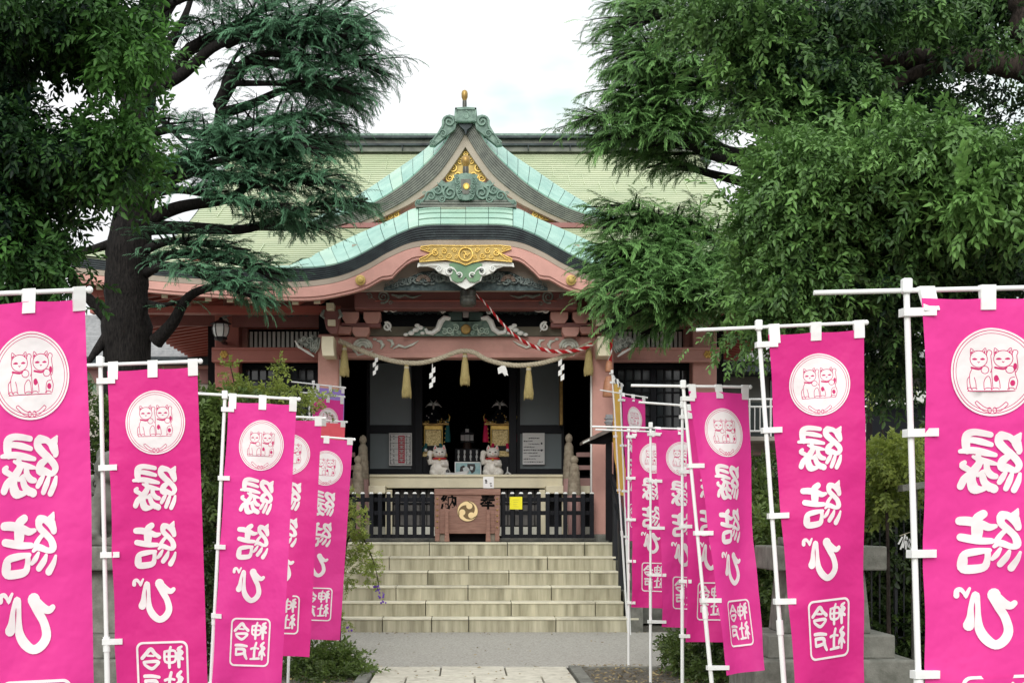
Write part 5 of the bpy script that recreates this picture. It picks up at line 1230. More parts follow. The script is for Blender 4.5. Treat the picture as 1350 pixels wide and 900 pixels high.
# small simple prints for the three odd banners at the back: rows of pale blocks are not invented, only the legible violet/coral cloth
PKS = [PK]
for i_, c_ in enumerate(((.82, .050, .33), (.73, .030, .26), (.78, .045, .32))):
    m_ = bpy.data.materials.new('pink_banner_cloth_faded'); m_.use_nodes = True; _cloth(m_, c_, .30); PKS.append(m_)
def banner(tl, tr_, bl, br, Yl, Yr, poletop, polebase, bar, label, cloth=PK, seed=0, amp=1.0, printed=True, group='pink banners lining the shrine path', rep_side=4, plain_top=None):
    """corner pixels of the cloth, its depth at left and right edge, pole ends, crossbar ends"""
    rs = random.Random(seed); Y = Yl
    TL, TR, BL, BR = at(*tl, Yl), at(*tr_, Yr), at(*bl, Yl), at(*br, Yr + rs.uniform(-.05, .05))
    pb = at(*polebase, Y); 
    base = Vector((pb.x, Y, 0.0)); t = thing('banner', base, label, 'banner', group)
    nrm = ((TR - TL).cross(BL - TL)); nrm.normalize()
    if nrm.y > 0: nrm = -nrm                    # towards the path and the photographer
    ph = [rs.uniform(0, 6.28) for _ in range(6)]; k1 = rs.uniform(4.5, 7.5); k2 = rs.uniform(1.0, 1.8)
    Wd = (TR - TL).length
    def pos(u, v, off=0.0):
        """u,v in banner units"""
        f = v / BH; a = TL.lerp(TR, u); b = BL.lerp(BR, u); p = a.lerp(b, f)
        hang = min(1, f * 5) 
        d = amp * Wd * (.040 * math.sin(k1 * u + 1.3 * f * BH + ph[0]) * (.3 + .7 * f) + .032 * math.sin(k2 * v + 2.2 * u + ph[1]) * hang + .014 * math.sin(3.7 * v - 5 * u + ph[2]) * hang * (.4 + .6 * u)
                        + .012 * math.sin(9 * u + ph[3]) * (1 - f) ** 2 + .009 * math.sin(7.3 * v + 6 * u + ph[4]) * f)
        # tension wrinkles fanning out from the side loops
        for q_ in range(rep_side + 1):
            v0 = .10 + (BH - .2) * q_ / rep_side; w2 = (v - v0) - .55 * u * (1 if q_ % 2 else -1)
            d += Wd * .010 * math.exp(-(w2 / .10) ** 2) * math.exp(-u * 2.2) * (1 if u > .02 else 0)
        # horizontal fold creases from storage
        for c_ in (.95, 1.9, 2.85): d += Wd * .010 * math.exp(-((v - c_) / .075) ** 2)
        # scalloped left edge held by the side loops
        s_ = .012 * Wd * abs(math.sin(math.pi * v / BH * rep_side)) * (1 - u) ** 2
        p = p + (TR - TL).normalized() * s_
        # slight sag of the top edge between loops
        p = p + Vector((0, 0, -.012 * Wd * abs(math.sin(2 * math.pi * u)) * max(0, 1 - f * 8)))
        return p + nrm * (d + off)
    nx, ny = 20, 76
    g = MB(); g.add([pos(i / nx, BH * j / ny) for j in range(ny + 1) for i in range(nx + 1)], [(j * (nx + 1) + i, (j + 1) * (nx + 1) + i, (j + 1) * (nx + 1) + i + 1, j * (nx + 1) + i + 1) for j in range(ny) for i in range(nx)])
    g.build('cloth', PKS[seed % 4] if cloth is PK else cloth, t, smooth=True)
    if printed:
        P3 = None
        for val, nm, mt in ((1, 'lettering', PRINTW), (2, 'emblem', PRINTW), (3, 'emblem_drawing', PRINTP)):
            tt = PT[PVAL == val]; idx, inv = np.unique(tt, return_inverse=True); inv = inv.reshape(tt.shape)
            vs_ = [pos(PV[i][0], PV[i][1], .006) for i in idx]
            q = MB(); q.add(vs_, [tuple(int(x) for x in f) for f in inv]); ob = q.build(nm, mt, t, smooth=True)
    # pole: lower thick tube and thinner upper tube
    pt = at(*poletop, Y); mid = pt.lerp(pb, .62); r0 = .0105
    pb2 = pb + (pb - pt).normalized() * ((pb.z + .02) / max(1e-3, (pt.z - pb.z)) * (pt - pb).length if pb.z > 0 else 0)
    off = Vector((0, .02, 0))
    pm = MB().tube([pb2 + off, mid + off], r0 * 1.25, 10).build('pole', POLE, t, smooth=True)
    MB().tube([mid + off, pt + off + (pt - mid).normalized() * .0], r0, 10).build('upper_pole', POLE, pm, smooth=True)
    MB().tube([mid + off - (pt - mid).normalized() * .03, mid + off + (pt - mid).normalized() * .04], r0 * 1.6, 10).build('pole_clamp', POLE, pm, smooth=True)
    MB().box(pt + off + Vector((0, -.004, -.0)), (.034, .036, .05)).build('pole_cap', POLE, pm, bevel=.006)
    b0, b1 = at(*bar[0], Y), at(*bar[1], Yr)
    MB().tube([b0, b1], .0085, 8).build('crossbar', POLE, t, smooth=True); MB().ball(b1, .013, 8, 6).build('bar_end', POLE, t)
    # loops along the top and the side
    def on_bar(u):
        q = TL.lerp(TR, u); f = (q.x - b0.x) / (b1.x - b0.x); return b0.lerp(b1, f)
    for u in (.06, .5, .95):
        a = on_bar(u); c = pos(u, .09, .004); w_ = .045 * Wd / .41; ux = (TR - TL).normalized() * w_ / 2; up = Vector((0, 0, .012))
        lm = MB(); lm.add([a - ux + up + nrm * .012, a + ux + up + nrm * .012, c + ux + nrm * .003, c - ux + nrm * .003, a - ux + up - nrm * .012, a + ux + up - nrm * .012, c + ux - nrm * .008, c - ux - nrm * .008],
                         [(0, 1, 2, 3), (7, 6, 5, 4), (0, 4, 5, 1), (1, 5, 6, 2), (3, 2, 6, 7), (0, 3, 7, 4)])
        lm.build('loop', PRINTW, t)
    for k in range(rep_side + 1):
        v = .10 + (BH - .2) * k / rep_side; c = pos(.0, v, .0); f = (c.z - pt.z) / (pb.z - pt.z); a = pt.lerp(pb, f) + off; w_ = .027
        x0 = a - (TR - TL).normalized() * .019; x1 = pos(.085, v, .008); up = Vector((0, 0, w_ / 2))
        n1 = nrm * .017 * (1 if Y < 12 else 1.3)
        lm = MB(); lm.add([x0 - up + n1, x1 - up + nrm * .006, x1 + up + nrm * .006, x0 + up + n1, x0 - up - n1 * 1.4, x1 - up - nrm * .008, x1 + up - nrm * .008, x0 + up - n1 * 1.4], [(0, 1, 2, 3), (7, 6, 5, 4), (0, 4, 5, 1), (1, 5, 6, 2), (3, 2, 6, 7), (0, 3, 7, 4)])
        lm.build('loop', PRINTW, t)
    return t
GR = 'pink banners lining the shrine path'
def base_px(x, Y): return (x, VY + EYE * F / Y)
banner((-42, 402), (112, 393), (-36, 1075), (128, 1066), 5.14, 5.32, (-58, 384), base_px(-40, 5.14), ((-75, 390), (118, 382)), 'large pink banner cut off by the left edge of the picture', seed=1)
banner((141, 489), (260, 483), (154, 973), (276, 967), 7.18, 7.24, (131, 476), base_px(144, 7.18), ((100, 482), (264, 476)), 'second pink banner from the left, in front of the big dark tree trunk', seed=2)
banner((301, 529), (391, 533), (278, 912), (370, 914), 9.08, 9.14, (296, 520), base_px(273, 9.08), ((250, 518), (394, 526)), 'third pink banner from the left, overlapping the one behind it', seed=3, amp=1.4)
banner((340, 552), (424, 554), (326, 862), (408, 866), 11.1, 11.15, (336, 541), base_px(318, 11.1), ((318, 546), (428, 551)), 'fourth pink banner from the left, half hidden behind the third', seed=4)
banner((396, 576), (465, 580), (380, 842), (448, 843), 13.05, 13.1, (391, 570), base_px(379, 13.05), ((380, 572), (467, 579)), 'fifth pink banner from the left, its right edge against the black fence', seed=5)
banner((399, 555), (455, 558), (396, 760), (446, 762), 16.9, 16.9, (398, 548), base_px(394, 16.9), ((386, 551), (457, 556)), 'coral red banner mostly hidden between the fifth pink banner and the small one', cloth=CORAL, seed=6, printed=False)
banner((412, 524), (453, 528), (409, 715), (448, 718), 18.6, 18.6, (408, 516), base_px(406, 18.6), ((396, 517), (454, 523)), 'small pink banner behind the coral one at the left of the stairs', seed=7)
banner((417, 510), (454, 514), (413, 704), (450, 706), 19.1, 19.1, (413, 504), base_px(410, 19.1), ((384, 503), (455, 511)), 'violet banner showing only its top above the small pink banner', cloth=PUR, seed=8, printed=False)
banner((1214, 393), (1392, 391), (1226, 1066), (1400, 1060), 5.1, 5.2, (1197, 376), base_px(1224, 5.1), ((1073, 386), (1400, 378)), 'large pink banner cut off by the right edge of the picture', seed=9, rep_side=4)
banner((1013, 441), (1138, 434), (1046, 918), (1141, 906), 7.3, 7.34, (1001, 428), base_px(1047, 7.3), ((918, 435), (1142, 425)), 'second pink banner from the right, beside the stone pedestal', seed=10)
banner((908, 515), (986, 518), (958, 890), (1005, 882), 9.2, 9.26, (901, 506), base_px(948, 9.2), ((832, 508), (989, 510)), 'leaning pink banner with its lower end swung right, third from the right', seed=11, amp=2.0)
banner((906, 541), (976, 541), (904, 846), (966, 846), 11.3, 11.35, (900, 533), base_px(900, 11.3), ((842, 530), (952, 538)), 'fourth pink banner from the right, mostly hidden behind the leaning banner', seed=12)
banner((864, 565), (930, 568), (873, 826), (938, 829), 13.2, 13.3, (858, 560), base_px(858, 13.2), ((780, 562), (934, 566)), 'fifth pink banner from the right, with its emblem fully in view', seed=13)
banner((833, 569), (886, 571), (832, 800), (890, 802), 14.75, 14.8, (829, 565), base_px(829, 14.7), ((785, 566), (890, 570)), 'sixth pink banner from the right, its left edge along a white pole by the stairs', seed=14)
banner((820, 522), (850, 527), (826, 712), (850, 714), 19.0, 19.2, (818, 516), base_px(831, 19.0), ((791, 514), (853, 524)), 'narrow pink banner farthest back on the right, beside the yellow banner', seed=15, rep_side=3)
banner((809, 500), (820, 514), (812, 650), (822, 654), 19.5, 20.0, (807, 490), base_px(828, 19.45), ((804, 492), (821, 508)), 'thin edge-on yellow banner beside the stair handrail', cloth=YEL, seed=16, printed=False, group='odd coloured banners at the back', rep_side=2)
# ================================================================ TREES AND PLANTS
def np_mesh(name, V, T, age_shade, m, parent=None, kind=None):
    """V (n,3), T (k,3) triangles, age per vertex"""
    w0 = worigin(parent) if parent is not None else Vector((0, 0, 0))
    V = V - np.array(w0); me = bpy.data.meshes.new(name); me.vertices.add(len(V)); me.vertices.foreach_set('co', V.astype(np.float32).ravel())
    me.loops.add(len(T) * 3); me.loops.foreach_set('vertex_index', T.astype(np.int32).ravel())
    me.polygons.add(len(T)); me.polygons.foreach_set('loop_start', np.arange(0, len(T) * 3, 3, dtype=np.int32))
    me.update(calc_edges=True); a = me.attributes.new('age_shade', 'FLOAT', 'POINT'); a.data.foreach_set('value', age_shade.astype(np.float32)); me.materials.append(m)
    o = link(name, me, parent)
    if kind: o['kind'] = kind
    return o
def instance(tv, tt, tage, O, D, Uv, S, age_shade, jitter=.15):
    """template (x along D, z along Uv) put at O with scale S; returns stacked arrays"""
    D = D / np.linalg.norm(D, axis=1, keepdims=True); Sd = np.cross(Uv, D); Sd /= np.maximum(1e-6, np.linalg.norm(Sd, axis=1, keepdims=True)); Up = np.cross(D, Sd)
    V = O[:, None, :] + S[:, None, None] * (tv[None, :, 0, None] * D[:, None, :] + tv[None, :, 1, None] * Sd[:, None, :] + tv[None, :, 2, None] * Up[:, None, :])
    n, k = len(O), len(tv); T = tt[None] + (np.arange(n) * k)[:, None, None]
    A = np.clip(age_shade[:, None] + tage[None], 0, 1)
    return V.reshape(-1, 3), T.reshape(-1, 3), A.reshape(-1)
def needle_spray(seed, n=17, droop=.55, wid=.016):
    """feathered deodar twig of unit length: drooping stem with fine side twiglets"""
    r = np.random.default_rng(seed); V = []; T = []; A = []
    def stem(t): return np.array([t * (1 - .12 * t), 0, .10 * t - droop * t * t])
    def blade(p, d, L_, w0, a):
        s_ = np.cross(d, [0, 0, 1.]); s_ = s_ / max(1e-6, np.linalg.norm(s_)); k = len(V)
        m_ = p + d * L_ * .5 + np.array([0, 0, -.04 * L_]); e = p + d * L_ + np.array([0, 0, -.30 * L_])
        V.extend([p, m_ + s_ * w0, m_ - s_ * w0, e]); T.extend([(k, k + 1, k + 2), (k + 1, k + 3, k + 2)]); A.extend([a, a + .1, a + .1, a + .35])
    for i in range(n):
        t = .04 + .94 * i / (n - 1); p = stem(t); tg = stem(min(1, t + .03)) - stem(t - .03); tg /= np.linalg.norm(tg)
        for sd in (-1, 1):
            d = tg * r.uniform(.7, 1.0) + np.array([0, sd * r.uniform(.35, .75), r.uniform(-.25, .22)]); d /= np.linalg.norm(d)
            blade(p, d, (.24 - .10 * t) * r.uniform(.7, 1.25), wid, -.08 + .22 * t)
    for i in range(5):
        t0, t1 = i / 5, (i + 1) / 5; p, q = stem(t0), stem(t1); k = len(V); V.extend([p + [0, .012, 0], p - [0, .012, 0], q]); T.append((k, k + 1, k + 2)); A.extend([-.2] * 3)
    return np.array(V), np.array(T), np.array(A)
SPR = [needle_spray(s, 15, d) for s, d in ((1, .12), (2, .32), (3, .5))]
def lerp(a, b, t): return a + (b - a) * t
def limb_path(pts):   # (px, py, Y) -> smooth world path
    return catmull([at(*p) for p in pts], 6)
def make_cedar(name, loc, label, trunk, trunk_r, limbs, seed, lmat, size=1.0, density=1.0):
    r = np.random.default_rng(seed); t = thing(name, loc, label, 'tree', 'deodar cedars beside the hall')
    tp = limb_path(trunk); n = len(tp); rad = [lerp(trunk_r[0], trunk_r[1], (i / (n - 1)) ** .8) * (1 + .05 * math.sin(i * 1.7)) for i in range(n)]
    tk = MB(); P = tp; seg = 22
    tk.tube(P, rad, seg)
    # knobbly bark: displace ring vertices
    tk.v = [tuple(Vector(v) + Vector((r.uniform(-1, 1), r.uniform(-1, 1), 0)) * .018) for v in tk.v]
    tk.build('trunk', BARK, t, smooth=True)
    O = [[] for _ in SPR]; D = [[] for _ in SPR]; Sx = [[] for _ in SPR]; Ag = [[] for _ in SPR]
    for li, (pts, r0, spread, leafy, dens) in enumerate(limbs):
        path = limb_path(pts); n = len(path); lm = MB(); lm.tube(path, [lerp(r0, .012, (i / (n - 1)) ** .7) for i in range(n)], 9)
        L_ = sum((path[i + 1] - path[i]).length for i in range(n - 1)); tw = MB()
        cnt = max(4, int(L_ / .085 * dens * density))
        for k in range(cnt):
            f = leafy + (.90 - leafy) * (k + r.uniform(0, 1)) / cnt; x = f * (n - 1); i = min(int(x), n - 2); p = path[i].lerp(path[i + 1], x - i); tg = (path[i + 1] - path[i]).normalized()
            sd = 1 if k % 2 else -1
            hor = Vector((tg.x, tg.y, 0)); hor = hor.normalized() if hor.length > .05 else Vector((1, 0, 0)); side_ = Vector((-hor.y, hor.x, 0)) * sd
            d = (hor * r.uniform(.35, .95) + side_ * r.uniform(.5, 1.1) + Vector((0, 0, r.uniform(-.10, .42)))).normalized()
            Lb = spread * (.35 + .65 * math.sin(math.pi * min(.97, .15 + .8 * (f - leafy) / (1 - leafy) * .8 + .1))) * r.uniform(.65, 1.15)
            if k > cnt - 4: d = (tg + Vector((0, 0, -.1)) + side_ * .3).normalized(); Lb = spread * .4
            dr = r.uniform(.0, .24); m = 6; bp = [p + d * Lb * q / m + Vector((0, 0, -dr * Lb * (q / m) ** 2)) for q in range(m + 1)]
            tw.tube(bp, [.016 * (1 - .8 * q / m) for q in range(m + 1)], 4, cap=False)
            ns = max(3, int(Lb / .042))
            for q in range(ns):
                g = .12 + .88 * (q + r.uniform(0, 1)) / ns; xx = g * m; ii = min(int(xx), m - 1); pp = bp[ii].lerp(bp[ii + 1], xx - ii); tt = (bp[ii + 1] - bp[ii]).normalized()
                s2 = tt.cross(Vector((0, 0, 1))); s2.normalize(); a = 1 if q % 2 else -1
                dd = tt * r.uniform(.5, 1.0) + s2 * a * r.uniform(.25, .95) + Vector((0, 0, r.uniform(-.32, .32)))
                c = int(r.integers(0, 3)); O[c].append(pp + Vector((0, 0, r.uniform(-.03, .03)))); D[c].append(dd); Sx[c].append(r.uniform(.16, .34) * size * (1.1 - .35 * g)); Ag[c].append(r.normal(.26, .14) + .30 * g * g)
        l = lm.build('limb', BARK, t, smooth=True); tw.build('twigs', BARK, l)['kind'] = 'stuff'
    Vs, Ts, As = [], [], []; off = 0
    for c, (tv, tt, ta) in enumerate(SPR):
        if not O[c]: continue
        o = np.array([tuple(v) for v in O[c]]); d = np.array([tuple(v) for v in D[c]]); u = np.tile([0, 0, 1.], (len(o), 1)) + r.normal(0, .25, (len(o), 3))
        V, T, A = instance(tv, tt, ta, o, d, u, np.array(Sx[c]), np.array(Ag[c])); Vs.append(V); Ts.append(T + off); As.append(A); off += len(V)
    fo = np_mesh('crown', np.vstack(Vs), np.vstack(Ts), np.concatenate(As), lmat, t); fo['kind'] = 'stuff'
    return t
CED1 = leafmat('blue_green_needles', (.007, .028, .018), (.13, .31, .16), trans=.18, rough=.6, spec=.25)
CED2 = leafmat('fresh_green_needles', (.007, .030, .014), (.20, .41, .115), trans=.18, rough=.6, spec=.25)
# left cedar : (path, base radius, spread, where foliage starts, density)
LL = [
 ([(188, 110, 16.0), (215, 70, 16.0), (240, 30, 16.1), (262, -30, 16.2)], .13, .45, .5, .6),
 ([(192, 118, 16.0), (225, 100, 16.1), (250, 65, 16.0), (300, 38, 15.8), (350, 12, 15.6), (400, -15, 15.6)], .12, .7, .45, 1),
 ([(250, 65, 16.0), (300, 45, 16.2), (370, 30, 16.3), (430, 22, 16.4), (480, 22, 16.4)], .07, .8, .3, 1.2),
 ([(195, 120, 15.9), (240, 98, 15.7), (290, 58, 15.4), (360, 48, 15.2), (430, 50, 15.0), (500, 42, 15.0)], .09, .75, .42, 1.2),
 ([(290, 135, 15.6), (310, 95, 15.4), (345, 72, 15.2), (410, 75, 15.1), (470, 84, 15.0), (505, 94, 15.0)], .07, .7, .3, 1.1),
 ([(288, 140, 15.8), (330, 85, 16.1), (390, 92, 16.4), (440, 110, 16.6), (492, 118, 16.7)], .07, .7, .3, 1.1),
 ([(290, 150, 15.8), (330, 138, 15.9), (380, 118, 16.0), (430, 128, 16.1), (480, 142, 16.2)], .07, .65, .45, 1.1),
 ([(196, 225, 16.0), (250, 205, 15.9), (290, 178, 15.8), (340, 160, 15.5), (400, 155, 15.3), (465, 166, 15.2)], .09, .7, .5, 1.2),
 ([(288, 178, 15.9), (290, 140, 15.8), (300, 95, 15.9), (320, 60, 16.1)], .07, .4, .6, .7),
 ([(190, 240, 16.0), (250, 215, 15.5), (300, 195, 15.1), (360, 188, 14.9), (420, 196, 14.7)], .08, .75, .35, 1.3),
 ([(195, 250, 16.2), (250, 228, 16.5), (330, 200, 16.8), (400, 185, 17.0), (455, 190, 17.0)], .08, .6, .4, 1),
 ([(192, 290, 16.0), (240, 272, 15.9), (300, 262, 15.6), (340, 240, 15.2), (400, 238, 14.9), (455, 246, 14.8)], .09, .65, .5, 1.1),
 ([(192, 300, 16.0), (250, 300, 16.0), (320, 302, 15.7), (380, 285, 15.4), (430, 268, 15.2), (485, 262, 15.1)], .09, .55, .42, 1.2),
 ([(260, 302, 16.0), (330, 300, 16.4), (400, 300, 16.6), (440, 282, 16.6)], .05, .4, .4, .9),
 ([(192, 345, 16.0), (230, 335, 15.7), (280, 340, 15.3), (330, 352, 15.1), (368, 372, 15.0)], .07, .55, .25, 1.3),
 ([(192, 360, 16.0), (220, 350, 15.2), (262, 362, 14.8), (300, 380, 14.7), (340, 392, 14.7)], .06, .5, .25, 1.2),
 ([(205, 450, 16.0), (228, 425, 15.9), (250, 390, 15.8), (290, 378, 15.6), (330, 388, 15.5), (362, 398, 15.5)], .09, .45, .5, 1.0),
 ([(192, 400, 16.0), (215, 402, 15.9), (240, 396, 15.8)], .05, .3, .4, .8),
 ([(190, 180, 16.0), (230, 170, 15.6), (280, 185, 15.3), (330, 215, 15.1), (390, 215, 15.0)], .06, .6, .3, 1.3),
 ([(190, 215, 16.0), (220, 215, 15.4), (260, 230, 15.1), (310, 240, 14.9), (370, 250, 14.8)], .06, .6, .2, 1.3),
 ([(190, 260, 16.0), (230, 250, 15.3), (280, 258, 15.0), (340, 270, 14.8), (400, 275, 14.8)], .06, .5, .25, 1.2),
 ([(190, 330, 16.0), (225, 318, 15.4), (270, 322, 15.2), (330, 330, 15.0)], .06, .45, .2, 1.2),
 ([(188, 140, 16.0), (215, 160, 15.7), (245, 190, 15.5), (270, 215, 15.4)], .05, .45, .2, 1.0),
 ([(300, 60, 15.8), (350, 40, 15.3), (410, 25, 15.0), (470, 30, 14.9)], .04, .7, .1, 1.3),
 ([(300, 110, 15.8), (360, 110, 15.2), (420, 110, 15.0), (475, 125, 15.0)], .04, .6, .15, 1.2),
 ([(200, 20, 16.1), (240, 0, 15.7), (290, -15, 15.4), (350, -10, 15.2)], .05, .6, .2, 1.2),
 ([(150, 200, 16.0), (110, 205, 15.8), (70, 215, 15.6), (30, 215, 15.4)], .06, .35, .3, .7),
 ([(150, 320, 16.0), (110, 332, 15.8), (60, 345, 15.6), (10, 350, 15.5)], .06, .3, .4, .5),
 ([(142, 420, 16.0), (110, 385, 15.9), (85, 350, 15.7), (50, 335, 15.6)], .08, .2, .6, .4),
 ([(145, 440, 16.0), (125, 465, 15.8), (108, 490, 15.6)], .09, .2, .8, .4),
 ([(175, 100, 16.0), (150, 50, 15.8), (110, 10, 15.6), (60, -20, 15.5)], .1, .6, .3, 1),
 ([(200, 60, 16.2), (240, -10, 16.4), (330, -40, 16.6), (440, -25, 16.6)], .08, .7, .3, 1.1),
]
make_cedar('cedar_tree', (X_(168, 16), 16, 0), 'dark-trunked cedar tree with drooping blue-green boughs left of the shrine roof',
    [(166, 865, 16), (167, 600, 16), (167, 430, 16), (168, 350, 16), (178, 250, 16), (181, 160, 16), (187, 90, 16.05), (200, 20, 16.1), (210, -80, 16.2)], (.30, .13), LL, 11, CED1, 1.0)
def mirror_limbs(): pass
RL = [
 ([(1060, 40, 16.5), (1000, 20, 16.2), (930, 12, 15.9), (870, 22, 15.6), (825, 45, 15.4)], .09, .8, .3, 1.4),
 ([(1065, 80, 16.5), (1000, 60, 16.0), (940, 55, 15.5), (880, 60, 15.1), (812, 78, 14.9)], .1, .75, .3, 1.3),
 ([(1060, -10, 16.5), (990, -30, 16.4), (920, -20, 16.3), (860, 2, 16.2), (832, 20, 16.2)], .09, .7, .3, 1.3),
 ([(1065, 120, 16.5), (1010, 112, 16.0), (960, 118, 15.6), (910, 108, 15.3), (860, 112, 15.1), (812, 128, 15.0)], .1, .75, .35, 1.3),
 ([(1065, 150, 16.5), (1020, 150, 16.6), (960, 120, 16.8), (900, 118, 16.9), (830, 135, 17.0)], .09, .65, .35, 1.1),
 ([(1065, 190, 16.5), (1020, 200, 16.2), (960, 200, 15.8), (910, 165, 15.4), (860, 152, 15.2), (800, 158, 15.1), (772, 155, 15.1)], .1, .6, .4, 1.3),
 ([(1065, 210, 16.5), (1000, 215, 16.0), (940, 205, 15.4), (890, 182, 15.1), (840, 178, 14.9), (792, 188, 14.8)], .1, .65, .4, 1.3),
 ([(1065, 235, 16.5), (1010, 245, 16.3), (960, 235, 16.1), (912, 222, 15.9), (860, 205, 15.7), (810, 200, 15.6)], .09, .5, .5, 1.0),
 ([(990, 318, 16), (940, 318, 15.8), (880, 300, 15.5), (840, 278, 15.3), (800, 270, 15.1)], .07, .55, .3, 1.3),
 ([(1065, 310, 16.5), (1010, 315, 16.2), (950, 316, 15.9), (900, 290, 15.6), (850, 300, 15.3), (795, 300, 15.1)], .09, .55, .4, 1.2),
 ([(1065, 100, 16.5), (1000, 90, 15.6), (930, 90, 15.0), (870, 90, 14.8), (822, 100, 14.7)], .06, .6, .3, 1.3),
 ([(1065, 170, 16.5), (1000, 170, 15.8), (940, 160, 15.2), (880, 140, 14.9), (840, 140, 14.8)], .06, .6, .3, 1.3),
 ([(1065, 350, 16.5), (1000, 352, 16.0), (940, 345, 15.6), (880, 330, 15.3), (840, 332, 15.0), (795, 345, 14.9)], .1, .6, .4, 1.8),
 ([(1065, 380, 16.5), (990, 375, 15.9), (930, 352, 15.3), (880, 350, 14.9), (840, 370, 14.7), (788, 398, 14.6)], .09, .65, .3, 2.2),
 ([(1060, 400, 16.5), (1000, 388, 15.6), (950, 375, 15.0), (900, 385, 14.6), (860, 400, 14.5), (790, 438, 14.5)], .08, .6, .25, 2.4),
 ([(1060, 300, 16.5), (1030, 310, 15.8), (1000, 330, 15.3), (960, 345, 15.0), (925, 365, 14.9)], .05, .5, .2, 1.6),
 ([(1060, 360, 16.5), (1030, 350, 15.6), (1005, 370, 15.1), (975, 400, 14.9), (950, 420, 14.8)], .05, .5, .2, 1.8),
 ([(1040, 420, 16.3), (990, 405, 15.8), (940, 400, 15.2), (900, 415, 15.0), (845, 440, 14.9)], .07, .55, .2, 2.0),
 ([(1040, 380, 16.3), (1000, 370, 15.4), (970, 380, 14.9), (930, 400, 14.7), (885, 430, 14.7)], .07, .55, .15, 2.2),
 ([(1080, 60, 16.5), (1130, 30, 16.4), (1200, 20, 16.3), (1290, 40, 16.2)], .09, .9, .2, 1.2),
 ([(1085, 150, 16.5), (1140, 140, 16.4), (1220, 150, 16.2), (1300, 165, 16.1)], .09, .8, .2, 1.0),
 ([(1085, 260, 16.5), (1140, 270, 16.4), (1220, 280, 16.2), (1290, 290, 16.1)], .09, .8, .2, 1.2),
 ([(1085, 340, 16.5), (1140, 360, 16.4), (1220, 370, 16.2), (1290, 380, 16.1)], .09, .8, .2, 1.2),
]
make_cedar('cedar_tree', (X_(1075, 16.5), 16.5, 0), 'cedar tree with fresh green drooping boughs reaching over the right side of the shrine roof',
    [(1078, 855, 16.5), (1077, 600, 16.5), (1075, 420, 16.5), (1074, 300, 16.5), (1073, 160, 16.5), (1070, 50, 16.5), (1066, -80, 16.5)], (.25, .10), RL, 12, CED2, 1.05, 1.05)

# ---- broad-leaved trees
def leaf_cluster(seed, n=11, ll=.31, lw=.070, spread=.8, hang=.32):
    """a twig of unit length with n folded pointed leaves"""
    r = np.random.default_rng(seed); V = []; T = []; A = []
    def stem(t): return np.array([t * .8, .06 * math.sin(3 * t), -.25 * t * t])
    for i in range(n):
        t = .12 + .88 * i / (n - 1); p = stem(t); ang = i * 2.4 + r.uniform(-.5, .5)
        d = np.array([r.uniform(.35, .9), math.cos(ang) * spread, math.sin(ang) * spread * .5 - hang * r.uniform(.4, 1.1)]); d /= np.linalg.norm(d)
        s_ = np.cross(d, np.array([r.uniform(-.3, .3), r.uniform(-.3, .3), 1.])); s_ /= max(1e-6, np.linalg.norm(s_)); up = np.cross(s_, d)
        L_ = ll * r.uniform(.75, 1.2); w_ = lw * r.uniform(.8, 1.15); k = len(V)
        V += [p, p + d * L_ * .38 + s_ * w_ + up * .03, p + d * L_ * .38 - s_ * w_ + up * .03, p + d * L_ * .42 - up * .012, p + d * L_ * .78 + s_ * w_ * .62 - [0, 0, .03 * L_], p + d * L_ * .78 - s_ * w_ * .62 - [0, 0, .03 * L_], p + d * L_ * 1.02 - [0, 0, .12 * L_]]
        T += [(k, k + 1, k + 3), (k, k + 3, k + 2), (k + 1, k + 4, k + 3), (k + 2, k + 3, k + 5), (k + 3, k + 4, k + 6), (k + 3, k + 6, k + 5)]
        a = r.uniform(-.12, .12) + .18 * t; A += [a] * 7
    for q in range(3):
        a_, b_ = stem(q / 3), stem((q + 1) / 3); k = len(V); V += [a_ + [0, .008, 0], a_ - [0, .008, 0], b_]; T.append((k, k + 1, k + 2)); A += [-.3] * 3
    return np.array(V), np.array(T), np.array(A)
